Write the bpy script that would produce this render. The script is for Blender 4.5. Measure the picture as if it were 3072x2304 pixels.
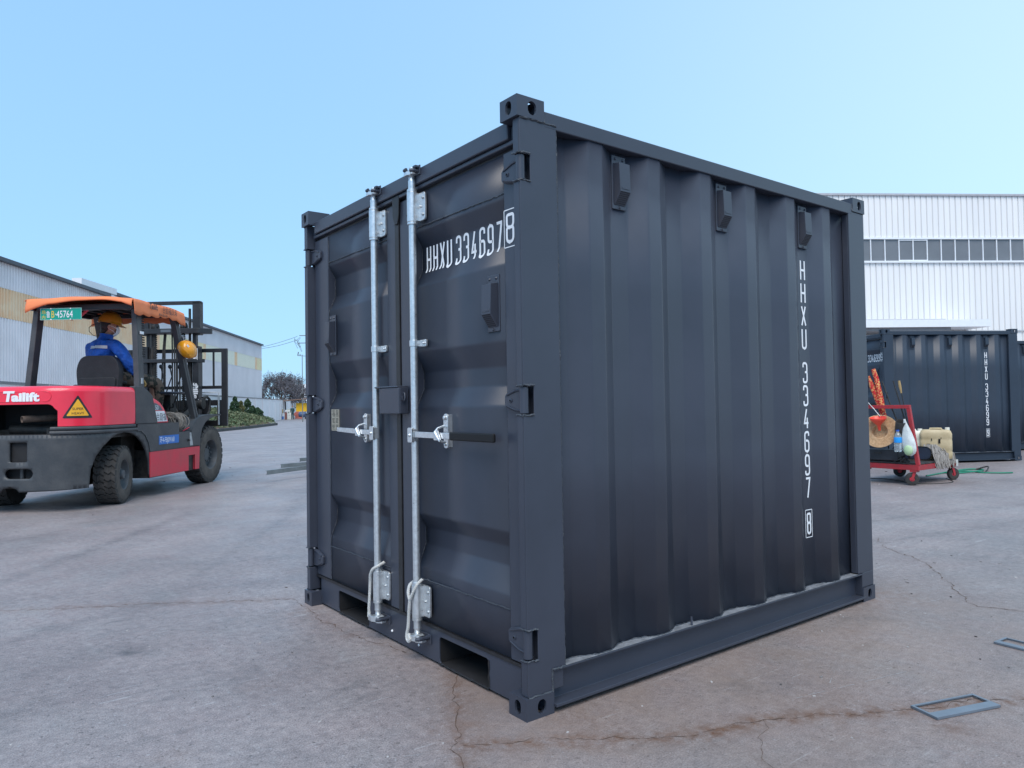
import bpy, bmesh, math, random
import numpy as np
from mathutils import Vector, Matrix
from mathutils.geometry import delaunay_2d_cdt
random.seed(7)
rng = np.random.default_rng(5)
PI = math.pi
R = math.radians
scn = bpy.context.scene
for o in list(bpy.data.objects):
    bpy.data.objects.remove(o)
col = scn.collection

# ---------------------------------------------------------------- camera
CAM = Vector((-1.6216, -2.0592, 1.1362))
YAW, PITCH, ROLL, FL = 0.91648, 0.02585, -0.01611, 2189.8
fw = Vector((math.cos(PITCH) * math.cos(YAW), math.cos(PITCH) * math.sin(YAW), math.sin(PITCH)))
rt0 = Vector((math.sin(YAW), -math.cos(YAW), 0))
up0 = rt0.cross(fw)
rt = rt0 * math.cos(ROLL) + up0 * math.sin(ROLL)
up = up0 * math.cos(ROLL) - rt0 * math.sin(ROLL)
cd = bpy.data.cameras.new('camera')
cam = bpy.data.objects.new('camera', cd)
col.objects.link(cam)
M = Matrix((rt, up, -fw)).transposed().to_4x4()
M.translation = CAM
cam.matrix_world = M
cd.sensor_width = 36
cd.lens = 36 * FL / 3072
cd.clip_start = 0.05
cd.clip_end = 3000
scn.camera = cam

# ---------------------------------------------------------------- sky and sun
GLOW = (0.95, 0.85, 0.30)
SUN_EL, SUN_AZ = R(54), R(-130)         # direction TO the sun, measured from +X
world = bpy.data.worlds.new('World')
scn.world = world
world.use_nodes = True
wn = world.node_tree
bg = wn.nodes['Background']
sky = wn.nodes.new('ShaderNodeTexSky')
sky.sky_type = 'NISHITA'
sky.sun_disc = False
sky.sun_elevation = SUN_EL
sky.sun_rotation = PI / 2 - SUN_AZ
sky.air_density = 1.0
sky.dust_density = 0.6
sky.ozone_density = 1.0
gm = wn.nodes.new('ShaderNodeGamma')          # hazy air evens the sky out
gm.inputs[1].default_value = 0.20
tint = wn.nodes.new('ShaderNodeMix'); tint.data_type = 'RGBA'; tint.blend_type = 'MULTIPLY'; tint.inputs[0].default_value = 1.0
tint.inputs[7].default_value = (1.05, 1.76, 2.52, 1)
wn.links.new(sky.outputs[0], gm.inputs[0]); wn.links.new(gm.outputs[0], tint.inputs[6])
tco = wn.nodes.new('ShaderNodeTexCoord'); dt = wn.nodes.new('ShaderNodeVectorMath'); dt.operation = 'DOT_PRODUCT'   # thin pale veil over one side of the sky
dt.inputs[1].default_value = Vector((1.0, -0.15, 0.35)).normalized()
wn.links.new(tco.outputs['Generated'], dt.inputs[0])
mx0 = wn.nodes.new('ShaderNodeMath'); mx0.operation = 'MAXIMUM'; mx0.inputs[1].default_value = 0.0; wn.links.new(dt.outputs['Value'], mx0.inputs[0])
pw = wn.nodes.new('ShaderNodeMath'); pw.operation = 'POWER'; pw.inputs[1].default_value = 3.0; wn.links.new(mx0.outputs[0], pw.inputs[0])
gl = wn.nodes.new('ShaderNodeVectorMath'); gl.operation = 'SCALE'; gl.inputs[0].default_value = GLOW; wn.links.new(pw.outputs[0], gl.inputs['Scale'])
ad = wn.nodes.new('ShaderNodeVectorMath'); ad.operation = 'ADD'; wn.links.new(tint.outputs[2], ad.inputs[0]); wn.links.new(gl.outputs[0], ad.inputs[1])
wn.links.new(ad.outputs[0], bg.inputs[0])
bg.inputs[1].default_value = 0.15
sl = bpy.data.lights.new('sun', 'SUN')
sl.energy = 1.45
sl.angle = R(42)
sl.color = (1.0, 0.92, 0.84)
so = bpy.data.objects.new('sun', sl)
col.objects.link(so)
sd = Vector((math.cos(SUN_EL) * math.cos(SUN_AZ), math.cos(SUN_EL) * math.sin(SUN_AZ), math.sin(SUN_EL)))
so.rotation_euler = sd.to_track_quat('Z', 'Y').to_euler()
so.location = (0, 0, 20)
vs = scn.view_settings
vs.view_transform = 'Standard'
vs.look = 'None'
vs.gamma = 1
vs.exposure = 1.1
try:
    vs.use_curve_mapping = False
except Exception:
    pass

# ---------------------------------------------------------------- materials
def mat(name, color, rough=0.5, metal=0.0, var=0.08, scale=6.0, bump=0.0, bscale=40.0, coat=0.0,
        color2=None, spec=0.5, vlow=0.35, vhigh=0.65, stretch=None, trans=0.0, alpha=1.0, rvar=0.0, detail=6):
    m = bpy.data.materials.new(name)
    m.use_nodes = True
    nt = m.node_tree
    b = nt.nodes['Principled BSDF']
    b.inputs['Roughness'].default_value = rough
    b.inputs['Metallic'].default_value = metal
    b.inputs['Specular IOR Level'].default_value = spec
    b.inputs['Coat Weight'].default_value = coat
    b.inputs['Coat Roughness'].default_value = 0.12
    b.inputs['Transmission Weight'].default_value = trans
    b.inputs['Alpha'].default_value = alpha
    tc = nt.nodes.new('ShaderNodeTexCoord')
    mp = nt.nodes.new('ShaderNodeMapping')
    if stretch:
        mp.inputs['Scale'].default_value = stretch
    nt.links.new(tc.outputs['Object'], mp.inputs[0])
    n = nt.nodes.new('ShaderNodeTexNoise')
    n.inputs['Scale'].default_value = scale
    n.inputs['Detail'].default_value = detail
    n.inputs['Roughness'].default_value = 0.6
    nt.links.new(mp.outputs[0], n.inputs['Vector'])
    r = nt.nodes.new('ShaderNodeValToRGB')
    c1 = Vector(color)
    c2 = Vector(color2) if color2 else c1 * (1 + var)
    c0 = c1 if color2 else c1 * (1 - var)
    r.color_ramp.elements[0].position = vlow
    r.color_ramp.elements[1].position = vhigh
    r.color_ramp.elements[0].color = (*c0, 1)
    r.color_ramp.elements[1].color = (*c2, 1)
    nt.links.new(n.outputs['Fac'], r.inputs[0])
    nt.links.new(r.outputs[0], b.inputs['Base Color'])
    if rvar:
        mr = nt.nodes.new('ShaderNodeMapRange')
        mr.inputs['To Min'].default_value = rough - rvar
        mr.inputs['To Max'].default_value = rough + rvar
        mr.inputs['From Min'].default_value = 0.3
        mr.inputs['From Max'].default_value = 0.7
        nt.links.new(n.outputs['Fac'], mr.inputs[0])
        nt.links.new(mr.outputs[0], b.inputs['Roughness'])
    if bump:
        n2 = nt.nodes.new('ShaderNodeTexNoise')
        n2.inputs['Scale'].default_value = bscale
        n2.inputs['Detail'].default_value = 4
        nt.links.new(mp.outputs[0], n2.inputs['Vector'])
        bp = nt.nodes.new('ShaderNodeBump')
        bp.inputs['Strength'].default_value = bump
        bp.inputs['Distance'].default_value = 0.01
        nt.links.new(n2.outputs['Fac'], bp.inputs['Height'])
        nt.links.new(bp.outputs[0], b.inputs['Normal'])
    return m

PAINT = mat('container_paint', (0.040, 0.047, 0.067), 0.37, var=0.10, scale=2.2, bump=0.04, bscale=7, rvar=0.05)
PAINT2 = mat('container_paint_blue', (0.024, 0.036, 0.056), 0.45, var=0.10, scale=2.2, bump=0.05, bscale=9)
WELD = mat('weld_bead', (0.05, 0.058, 0.072), 0.35, bump=0.8, bscale=120)
GASKET = mat('black_rubber', (0.014, 0.014, 0.016), 0.45, var=0.3, scale=30)
GALV = mat('galvanised_steel', (0.66, 0.69, 0.71), 0.33, 0.80, var=0.10, scale=60, rvar=0.06, bump=0.05, bscale=150)
GALV2 = mat('dull_zinc', (0.42, 0.45, 0.47), 0.42, 0.6, var=0.18, scale=20)
LEDGEM = mat('pale_ledge_grey', (0.20, 0.215, 0.24), 0.5, var=0.25, scale=25, bump=0.5, bscale=50)
BLACKP = mat('black_plastic', (0.010, 0.010, 0.011), 0.55, spec=0.3)
WHITEV = mat('white_vinyl', (0.80, 0.81, 0.83), 0.45, var=0.04)
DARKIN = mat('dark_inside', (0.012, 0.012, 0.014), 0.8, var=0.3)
OLDP = mat('data_plate', (0.36, 0.33, 0.26), 0.5, 0.3, var=0.2, scale=60)
ROPE = mat('white_rope', (0.68, 0.68, 0.66), 0.8, var=0.2, scale=300, bump=0.8, bscale=400)

# ---------------------------------------------------------------- mesh helpers
class MB:
    def __init__(s):
        s.v = []; s.f = []
    def add(s, vs_, fs):
        n = len(s.v)
        s.v += [tuple(q) for q in vs_]
        s.f += [tuple(i + n for i in q) for q in fs]
        return s
    def box(s, x0, y0, z0, x1, y1, z1):
        x0, x1 = min(x0, x1), max(x0, x1); y0, y1 = min(y0, y1), max(y0, y1); z0, z1 = min(z0, z1), max(z0, z1)
        return s.add([(x0, y0, z0), (x1, y0, z0), (x1, y1, z0), (x0, y1, z0), (x0, y0, z1), (x1, y0, z1), (x1, y1, z1), (x0, y1, z1)],
                     [(3, 2, 1, 0), (4, 5, 6, 7), (0, 1, 5, 4), (1, 2, 6, 5), (2, 3, 7, 6), (3, 0, 4, 7)])
    def obox(s, c, h, mx):
        c = Vector(c)
        vv = [c + mx @ Vector((a * h[0], b * h[1], d * h[2])) for d in (-1, 1) for a, b in ((-1, -1), (1, -1), (1, 1), (-1, 1))]
        return s.add(vv, [(3, 2, 1, 0), (4, 5, 6, 7), (0, 1, 5, 4), (1, 2, 6, 5), (2, 3, 7, 6), (3, 0, 4, 7)])
    def bar(s, p0, p1, w, h, roll=(0, 0, 1)):
        """rectangular bar from p0 to p1; w across, h along roll"""
        p0 = Vector(p0); p1 = Vector(p1); d = (p1 - p0).normalized(); r = Vector(roll)
        a = d.cross(r)
        if a.length < 1e-4:
            a = d.cross(Vector((1, 0, 0)))
        a.normalize(); b = a.cross(d)
        mx = Matrix((d, a, b)).transposed()
        return s.obox((p0 + p1) / 2, ((p1 - p0).length / 2, w / 2, h / 2), mx)
    def cyl(s, p0, p1, r0, r1=None, n=14, caps=True):
        r1 = r0 if r1 is None else r1
        p0 = Vector(p0); p1 = Vector(p1); d = (p1 - p0).normalized()
        a = d.orthogonal().normalized(); b = d.cross(a)
        vv = []
        for p, r in ((p0, r0), (p1, r1)):
            for i in range(n):
                t = 2 * PI * i / n
                vv.append(p + (a * math.cos(t) + b * math.sin(t)) * r)
        fs = [(i, (i + 1) % n, n + (i + 1) % n, n + i) for i in range(n)]
        if caps:
            fs += [tuple(reversed(range(n))), tuple(range(n, 2 * n))]
        return s.add(vv, fs)
    def tube(s, pts, r, n=8, caps=True):
        pts = [Vector(q) for q in pts]; m = len(pts)
        rs = r if isinstance(r, (list, tuple)) else [r] * m
        ref = None; vv = []
        for i, q in enumerate(pts):
            d = (pts[min(i + 1, m - 1)] - pts[max(i - 1, 0)]).normalized()
            if ref is None:
                ref = d.orthogonal().normalized()
            a = (ref - d * ref.dot(d))
            a = a.normalized() if a.length > 1e-6 else d.orthogonal().normalized()
            ref = a; b = d.cross(a)
            vv += [q + (a * math.cos(2 * PI * k / n) + b * math.sin(2 * PI * k / n)) * rs[i] for k in range(n)]
        fs = [(i * n + k, i * n + (k + 1) % n, (i + 1) * n + (k + 1) % n, (i + 1) * n + k) for i in range(m - 1) for k in range(n)]
        if caps:
            fs += [tuple(reversed(range(n))), tuple(range((m - 1) * n, m * n))]
        return s.add(vv, fs)
    def lathe(s, prof, p, axis, n=24, a0=0.0):
        """prof: (radius, height) list about axis through p"""
        p = Vector(p); d = Vector(axis).normalized(); a = d.orthogonal().normalized(); b = d.cross(a); m = len(prof)
        vv = [p + d * h + (a * math.cos(a0 + 2 * PI * i / n) + b * math.sin(a0 + 2 * PI * i / n)) * r for r, h in prof for i in range(n)]
        fs = [(j * n + i, j * n + (i + 1) % n, (j + 1) * n + (i + 1) % n, (j + 1) * n + i) for j in range(m - 1) for i in range(n)]
        return s.add(vv, fs)
    def prism(s, poly, axis, lo, hi):
        """poly 2D; axis 'x': (y,z) 'y': (x,z) 'z': (x,y)"""
        n = len(poly)
        def P(a, b, t):
            return {'x': (t, a, b), 'y': (a, t, b), 'z': (a, b, t)}[axis]
        vv = [P(a, b, lo) for a, b in poly] + [P(a, b, hi) for a, b in poly]
        fs = [(i, (i + 1) % n, n + (i + 1) % n, n + i) for i in range(n)] + [tuple(reversed(range(n))), tuple(range(n, 2 * n))]
        return s.add(vv, fs)
    def ball(s, c, r, n=10, m=7, sx=(1, 1, 1), mx=None):
        c = Vector(c); vv = []; fs = []
        for j in range(m + 1):
            t = PI * j / m
            for i in range(n):
                q = Vector((math.sin(t) * math.cos(2 * PI * i / n) * sx[0], math.sin(t) * math.sin(2 * PI * i / n) * sx[1], math.cos(t) * sx[2])) * r
                if mx: q = mx @ q
                vv.append(c + q)
        fs = [(j * n + i, j * n + (i + 1) % n, (j + 1) * n + (i + 1) % n, (j + 1) * n + i) for j in range(m) for i in range(n)]
        return s.add(vv, fs)
    def build_each(s, name, material, parent=None, **kw):
        """one object for each separate piece"""
        par = list(range(len(s.v)))
        def find(i):
            while par[i] != i: par[i] = par[par[i]]; i = par[i]
            return i
        for f in s.f:
            for i in f[1:]: par[find(i)] = find(f[0])
        groups = {}
        for f in s.f: groups.setdefault(find(f[0]), []).append(f)
        out = []
        for fs in groups.values():
            ids = sorted({i for f in fs for i in f}); mp = {i: k for k, i in enumerate(ids)}
            m = MB(); m.v = [s.v[i] for i in ids]; m.f = [tuple(mp[i] for i in f) for f in fs]
            out.append(m.build(name, material, parent, **kw))
        return out
    def build(s, name, material, parent=None, smooth=35, bevel=0.0, seg=2, solid=0.0, offset=0.0, recalc=True, subsurf=0):
        me = bpy.data.meshes.new(name)
        me.from_pydata(s.v, [], s.f)
        if recalc:
            bm = bmesh.new(); bm.from_mesh(me)
            bmesh.ops.remove_doubles(bm, verts=bm.verts, dist=1e-5)
            bmesh.ops.recalc_face_normals(bm, faces=bm.faces)
            bm.to_mesh(me); bm.free()
        me.materials.append(material)
        if smooth:
            me.polygons.foreach_set('use_smooth', [True] * len(me.polygons))
            me.set_sharp_from_angle(angle=R(smooth))
        o = bpy.data.objects.new(name, me)
        col.objects.link(o)
        if parent: o.parent = parent
        if solid:
            md = o.modifiers.new('solid', 'SOLIDIFY'); md.thickness = solid; md.offset = offset
        if bevel:
            md = o.modifiers.new('bevel', 'BEVEL'); md.width = bevel; md.segments = seg; md.limit_method = 'ANGLE'; md.angle_limit = R(40); md.harden_normals = True
        if subsurf:
            md = o.modifiers.new('sub', 'SUBSURF'); md.levels = subsurf; md.render_levels = subsurf
        return o

def empty(name, loc, rz=0.0):
    o = bpy.data.objects.new(name, None)
    o.location = loc; o.rotation_euler = (0, 0, rz); o.empty_display_size = 0.2
    col.objects.link(o)
    return o

def tag(o, label=None, cat=None, group=None, kind=None):
    if label: o['label'] = label
    if cat: o['category'] = cat
    if group: o['group'] = group
    if kind: o['kind'] = kind
    return o

def copy_tree(o, parent=None, skip=()):
    c = o.copy(); col.objects.link(c); c.parent = parent
    for ch in o.children:
        if ch.name.split('.')[0] not in skip:
            copy_tree(ch, c, skip)
    return c

def stadium(cx, cy, w, h, n=8):
    """closed loop, tall if h>w"""
    pts = []
    if h >= w:
        r = w / 2
        for i in range(n + 1): t = PI * i / n; pts.append((cx + r * math.cos(t), cy + h / 2 - r + r * math.sin(t)))
        for i in range(n + 1): t = PI + PI * i / n; pts.append((cx + r * math.cos(t), cy - h / 2 + r + r * math.sin(t)))
    else:
        r = h / 2
        for i in range(n + 1): t = -PI / 2 + PI * i / n; pts.append((cx + w / 2 - r + r * math.cos(t), cy + r * math.sin(t)))
        for i in range(n + 1): t = PI / 2 + PI * i / n; pts.append((cx - w / 2 + r + r * math.cos(t), cy + r * math.sin(t)))
    return pts

def rounded(pts, r, closed=False, n=5):
    """round the corners of a 2D polyline"""
    out = []; m = len(pts)
    for i, p in enumerate(pts):
        p = Vector(p)
        if not closed and i in (0, m - 1):
            out.append(tuple(p)); continue
        a = Vector(pts[i - 1]) - p; b = Vector(pts[(i + 1) % m]) - p
        k = min(r, a.length * 0.5, b.length * 0.5)
        p0 = p + a.normalized() * k; p1 = p + b.normalized() * k
        for j in range(n + 1):
            t = j / n
            out.append(tuple(p0 * (1 - t) ** 2 + p * 2 * t * (1 - t) + p1 * t * t))
    return out

def inpoly(x, y, poly):
    c = False; j = len(poly) - 1
    for i in range(len(poly)):
        xi, yi = poly[i][0], poly[i][1]; xj, yj = poly[j][0], poly[j][1]
        if (yi > y) != (yj > y) and x < (xj - xi) * (y - yi) / (yj - yi) + xi:
            c = not c
        j = i
    return c

def densify(loop, step):
    out = []
    for i, p in enumerate(loop):
        q = loop[(i + 1) % len(loop)]
        d = math.dist(p, q); k = max(1, int(math.ceil(d / step)))
        out += [(p[0] + (q[0] - p[0]) * j / k, p[1] + (q[1] - p[1]) * j / k) for j in range(k)]
    return out

def sheet(mb, outer, holes, fmap, step=0.1, grid=True):
    """flat region with holes, triangulated and mapped to 3D by fmap(a,b)"""
    vs_ = []; es = []
    for lp in [outer] + list(holes):
        lp = densify(lp, step); n0 = len(vs_)
        vs_ += [Vector(p) for p in lp]
        es += [(n0 + i, n0 + (i + 1) % len(lp)) for i in range(len(lp))]
    if grid:
        xs = [p[0] for p in outer]; ys = [p[1] for p in outer]
        x = min(xs) + step / 2
        while x < max(xs):
            y = min(ys) + step / 2
            while y < max(ys):
                if inpoly(x, y, outer) and not any(inpoly(x, y, h) for h in holes):
                    vs_.append(Vector((x, y)))
                y += step
            x += step
    res = delaunay_2d_cdt(vs_, es, [], 0, 1e-5)
    P, F = res[0], res[2]
    ff = []
    for f in F:
        cx = sum(P[i].x for i in f) / len(f); cy = sum(P[i].y for i in f) / len(f)
        if inpoly(cx, cy, outer) and not any(inpoly(cx, cy, h) for h in holes):
            ff.append(tuple(f))
    mb.add([fmap(p.x, p.y) for p in P], ff)
    return mb

def text_mesh(name, body, size, material, parent, fmap, extrude=0.0, sx=1.0, align='LEFT', bold=0.0, shear=0.0, spacing=1.0):
    """real text turned into a mesh and mapped by fmap(x, y, h)"""
    cu = bpy.data.curves.new(name, 'FONT')
    cu.body = body; cu.size = size; cu.align_x = align; cu.extrude = extrude; cu.offset = bold; cu.shear = shear
    cu.space_character = spacing; cu.resolution_u = 4
    t = bpy.data.objects.new(name, cu); col.objects.link(t)
    dg = bpy.context.evaluated_depsgraph_get()
    me = bpy.data.meshes.new_from_object(t.evaluated_get(dg))
    bpy.data.objects.remove(t)
    for v in me.vertices:
        v.co = Vector(fmap(v.co.x * sx, v.co.y, v.co.z))
    me.materials.clear(); me.materials.append(material)
    o = bpy.data.objects.new(name, me); col.objects.link(o)
    if parent: o.parent = parent
    return o

# stroke lettering used on the containers
def glyph(ch):
    b = 0.22
    G = {
        'H': [([(0, 0), (0, 1)], 0), ([(1, 0), (1, 1)], 0), ([(0, .5), (1, .5)], 0)],
        'X': [([(0, 0), (1, 1)], 0), ([(0, 1), (1, 0)], 0)],
        'U': [([(0, 1), (0, 0), (1, 0), (1, 1)], b)],
        '3': [([(0, .78), (0, 1), (1, 1), (1, .53), (.45, .53)], b), ([(.45, .53), (1, .53), (1, 0), (0, 0), (0, .22)], b)],
        '4': [([(.62, 1), (0, .27), (1.05, .27)], 0), ([(.72, .55), (.72, 0)], 0)],
        '6': [([(1, .8), (1, 1), (0, 1), (0, 0), (1, 0), (1, .56), (.05, .56)], b)],
        '9': [([(0, .2), (0, 0), (1, 0), (1, 1), (0, 1), (0, .44), (.95, .44)], b)],
        '7': [([(0, 1), (1, 1), (.38, 0)], 0)],
        '8': [([(.5, 1), (1, 1), (1, .53), (0, .53), (0, 1), (.5, 1)], b), ([(.5, .53), (1, .53), (1, 0), (0, 0), (0, .53), (.5, .53)], b)],
    }
    return G[ch]

def ribbon(mb, path, t, fmap, step=0.006):
    pts = [Vector(path[0])]
    for p in path[1:]:
        p = Vector(p); q = pts[-1].copy(); k = max(1, int((p - q).length / step))
        pts += [q + (p - q) * (j + 1) / k for j in range(k)]
    L = []; m = len(pts)
    for i, p in enumerate(pts):
        d0 = (p - pts[i - 1]).normalized() if i else None
        d1 = (pts[i + 1] - p).normalized() if i < m - 1 else None
        d0 = d0 or d1; d1 = d1 or d0
        n0 = Vector((-d0.y, d0.x)); n1 = Vector((-d1.y, d1.x)); nn = (n0 + n1)
        nn = nn.normalized() if nn.length > 1e-5 else n0
        k = min(1.6, 1 / max(0.3, nn.dot(n0)))
        L.append((p + nn * t / 2 * k, p - nn * t / 2 * k))
    vv = [fmap(*q) for pr in L for q in pr]
    fs = [(2 * i, 2 * i + 1, 2 * i + 3, 2 * i + 2) for i in range(m - 1)]
    mb.add(vv, fs)

def write(mb, ch, x, y, w, h, t, fmap):
    for k_, (path, r) in enumerate(glyph(ch)):
        fm = lambda a, b, k_=k_: fmap(a, b, 0.0005 * k_)
        pts = [(x + t / 2 + a * (w - t), y + t / 2 + b * (h - t)) for a, b in path]
        if r: pts = rounded(pts, w * 0.45)
        ribbon(mb, pts, t, fm)

def yard(lat, d, z=0.0):
    """a point d metres out from the container corner's viewer, lat metres to the right of the axis"""
    return Vector((CAM.x + math.cos(YAW) * d + math.sin(YAW) * lat, CAM.y + math.sin(YAW) * d - math.cos(YAW) * lat, z))
# ================================================================ GROUND
def dip(x, y):
    d = (x - CAM.x) * math.cos(YAW) + (y - CAM.y) * math.sin(YAW)
    t = min(1, max(0, (d - 44) / 40)); return -0.5 * t * t * (3 - 2 * t)

def axis_coords(lo, hi, step, far, k=1.09):
    a = list(np.arange(lo, hi, step)); s = step; x = hi
    out = []
    while x < far:
        out.append(x); s *= k; x += s
    out.append(far)
    s = step; x = lo; pre = []
    while x > -far:
        s *= k; x -= s; pre.append(max(x, -far))
    return np.array(sorted(set(pre)) + a + out)

CRACKS = {   # name: (points, width, rust)
    'a': ([(-2.2, 3.55), (-1.40, 3.04), (-0.65, 2.60), (-0.02, 2.17)], 0.010, 1.0),
    'b': ([(-0.02, 2.17), (-0.035, 1.92), (-0.06, 1.40), (0.03, 0.92)], 0.010, 0.5),
    'c': ([(0.10, 0.62), (0.03, 0.50), (-0.19, 0.17), (-0.35, -0.12), (-0.62, -0.62), (-0.95, -1.2)], 0.012, 1.0),
    'd': ([(4.3, 0.85), (4.0, 0.67), (3.66, 0.215), (3.385, 0.01), (2.947, -0.276), (2.76, -0.43), (2.83, -0.60), (3.0, -0.95)], 0.014, 0.3),
    'e': ([(-0.27, 0.0), (0.373, -0.44), (0.66, -0.515), (1.14, -0.80), (1.56, -1.03), (2.4, -1.5)], 0.008, 1.6),
    'f': ([(0.66, -0.515), (0.46, -0.64), (0.28, -0.80), (0.1, -1.0)], 0.006, 0.4),
}
gx = axis_coords(-2.6, 4.6, 0.035, 900)
gy = axis_coords(-1.8, 4.6, 0.035, 900)
X, Y = np.meshgrid(gx, gy, indexing='ij')
dd = (X - CAM.x) * math.cos(YAW) + (Y - CAM.y) * math.sin(YAW)
tt = np.clip((dd - 44) / 40, 0, 1)
Z = -0.5 * tt * tt * (3 - 2 * tt)
stain = np.zeros_like(X)
rs2 = np.random.default_rng(3)
def seg_dist(ax, ay, bx, by):
    vx, vy = bx - ax, by - ay; L2 = vx * vx + vy * vy
    t = np.clip(((X - ax) * vx + (Y - ay) * vy) / L2, 0, 1)
    return np.hypot(X - ax - t * vx, Y - ay - t * vy)
for k, (pts, w, rust) in CRACKS.items():
    dmin = np.full_like(X, 9.0)
    for (a, b) in zip(pts[:-1], pts[1:]):
        dmin = np.minimum(dmin, seg_dist(a[0], a[1], b[0], b[1]))
    stain = np.maximum(stain, rust * np.exp(-(dmin / 0.045) ** 1.2) * 0.8)
# rusty brown zone on the slab along the container's long side, and dirt gathered at its foot
s_c = seg_dist(0.0, -0.15, 2.5, -0.15)
lin = X - (-0.19 + (Y - 0.17) * 0.56)          # right of the long crack the slab is browner
warm = 0.50 / (1 + np.exp(-lin / 0.03)) * np.exp(-(np.maximum(0, np.hypot(X - 0.6, Y + 0.8) - 1.1) / 1.5) ** 2) * (Y < 1.0)
warm += 0.35 * np.exp(-(s_c / 0.55) ** 2) + 0.0
warm += 0.45 * np.exp(-(seg_dist(0.0, 0.3, 0.0, 0.9) / 0.22) ** 2)
for (px, py, rr, aa) in ((-.62, .95, .10, .5), (-1.05, .55, .07, .5), (-0.22, 0.12, 0.10, 1.0), (2.62, 0.05, 0.28, 0.9), (1.1, -0.95, 0.07, 1.2), (0.15, -0.10, 0.16, 0.5), (0.9, -0.62, 0.2, 0.6), (-0.05, 1.9, 0.18, 0.5)):
    stain = np.maximum(stain, aa * np.exp(-(np.hypot(X - px, Y - py) / rr) ** 1.6) * 0.7)
def blob(arr, px, py, ra, rb, rot, amp):
    c_, s_ = math.cos(rot), math.sin(rot); u = ((X - px) * c_ + (Y - py) * s_) / ra; v = (-(X - px) * s_ + (Y - py) * c_) / rb
    np.maximum(arr, amp * np.exp(-(u * u + v * v) ** .8), out=arr)
oil = np.zeros_like(X); chalk = np.zeros_like(X)
for q in ((-.966, 1.77, .13, .05, -.6, 1.0), (-1.0, 1.85, .30, .10, -.6, .45), (-1.21, 2.50, .10, .05, -.6, .6), (-.332, .72, .10, .05, .5, .6), (-.34, .58, .07, .035, 0, .6), (-1.5, 1.3, .30, .16, .2, .5),
          (-.6, 1.15, .35, .18, -.4, .35), (-1.35, 3.3, .5, .15, -.5, .4), (2.1, -.15, .25, .1, -.4, .5), (1.9, -.9, .35, .12, -.4, .35), (3.3, 1.0, .5, .2, -.6, .35), (-.3, 2.9, .5, .12, -.6, .4), (.9, -.3, .3, .1, -.5, .3), (-.4, 5.2, 3.0, .07, .95, .55), (.9, 5.0, 3.4, .08, .98, .5), (2.2, 7.5, 4.0, .10, 1.1, .5), (-2.0, 5.2, 2.2, .10, .6, .5), (5.5, 1.2, 3.0, .09, -.25, .45), (5.2, .55, 3.0, .09, -.22, .45), (-1.6, 2.2, 1.1, .05, .5, .5), (.5, 3.6, 1.0, .5, .2, .35), (4.4, -.1, .9, .4, .2, .4)): blob(oil, *q)
for q in ((.895, -1.04, .09, .035, -.45, 1.0), (-.20, 1.09, .10, .035, 1.2, .7), (-.12, 1.03, .07, .05, 0, .5), (3.2, -.3, .5, .12, -.5, .5), (.45, -.62, .12, .05, .5, .4), (-.9, .42, .06, .04, 0, .5), (-1.3, 2.9, .6, .2, -.5, .3), (1.0, 7.0, 2.5, .5, 1.0, .3)): blob(chalk, *q)
nx, ny = X.shape
me = bpy.data.meshes.new('ground')
idx = np.arange(nx * ny).reshape(nx, ny)
quads = np.stack([idx[:-1, :-1], idx[1:, :-1], idx[1:, 1:], idx[:-1, 1:]], -1).reshape(-1, 4)
me.vertices.add(nx * ny); me.vertices.foreach_set('co', np.stack([X, Y, Z], -1).reshape(-1).astype(np.float32))
me.loops.add(quads.size); me.loops.foreach_set('vertex_index', quads.reshape(-1).astype(np.int32))
me.polygons.add(len(quads)); me.polygons.foreach_set('loop_start', np.arange(0, quads.size, 4, dtype=np.int32))
me.update(calc_edges=True)
for nm, arr in (('stain', stain), ('warm', warm), ('oil', oil), ('chalk', chalk)):
    at_ = me.attributes.new(nm, 'FLOAT', 'POINT'); at_.data.foreach_set('value', arr.reshape(-1).astype(np.float32))
ground = bpy.data.objects.new('ground', me); col.objects.link(ground)
tag(ground, 'grey weathered concrete yard with cracks and rusty stains', kind='structure')

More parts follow.
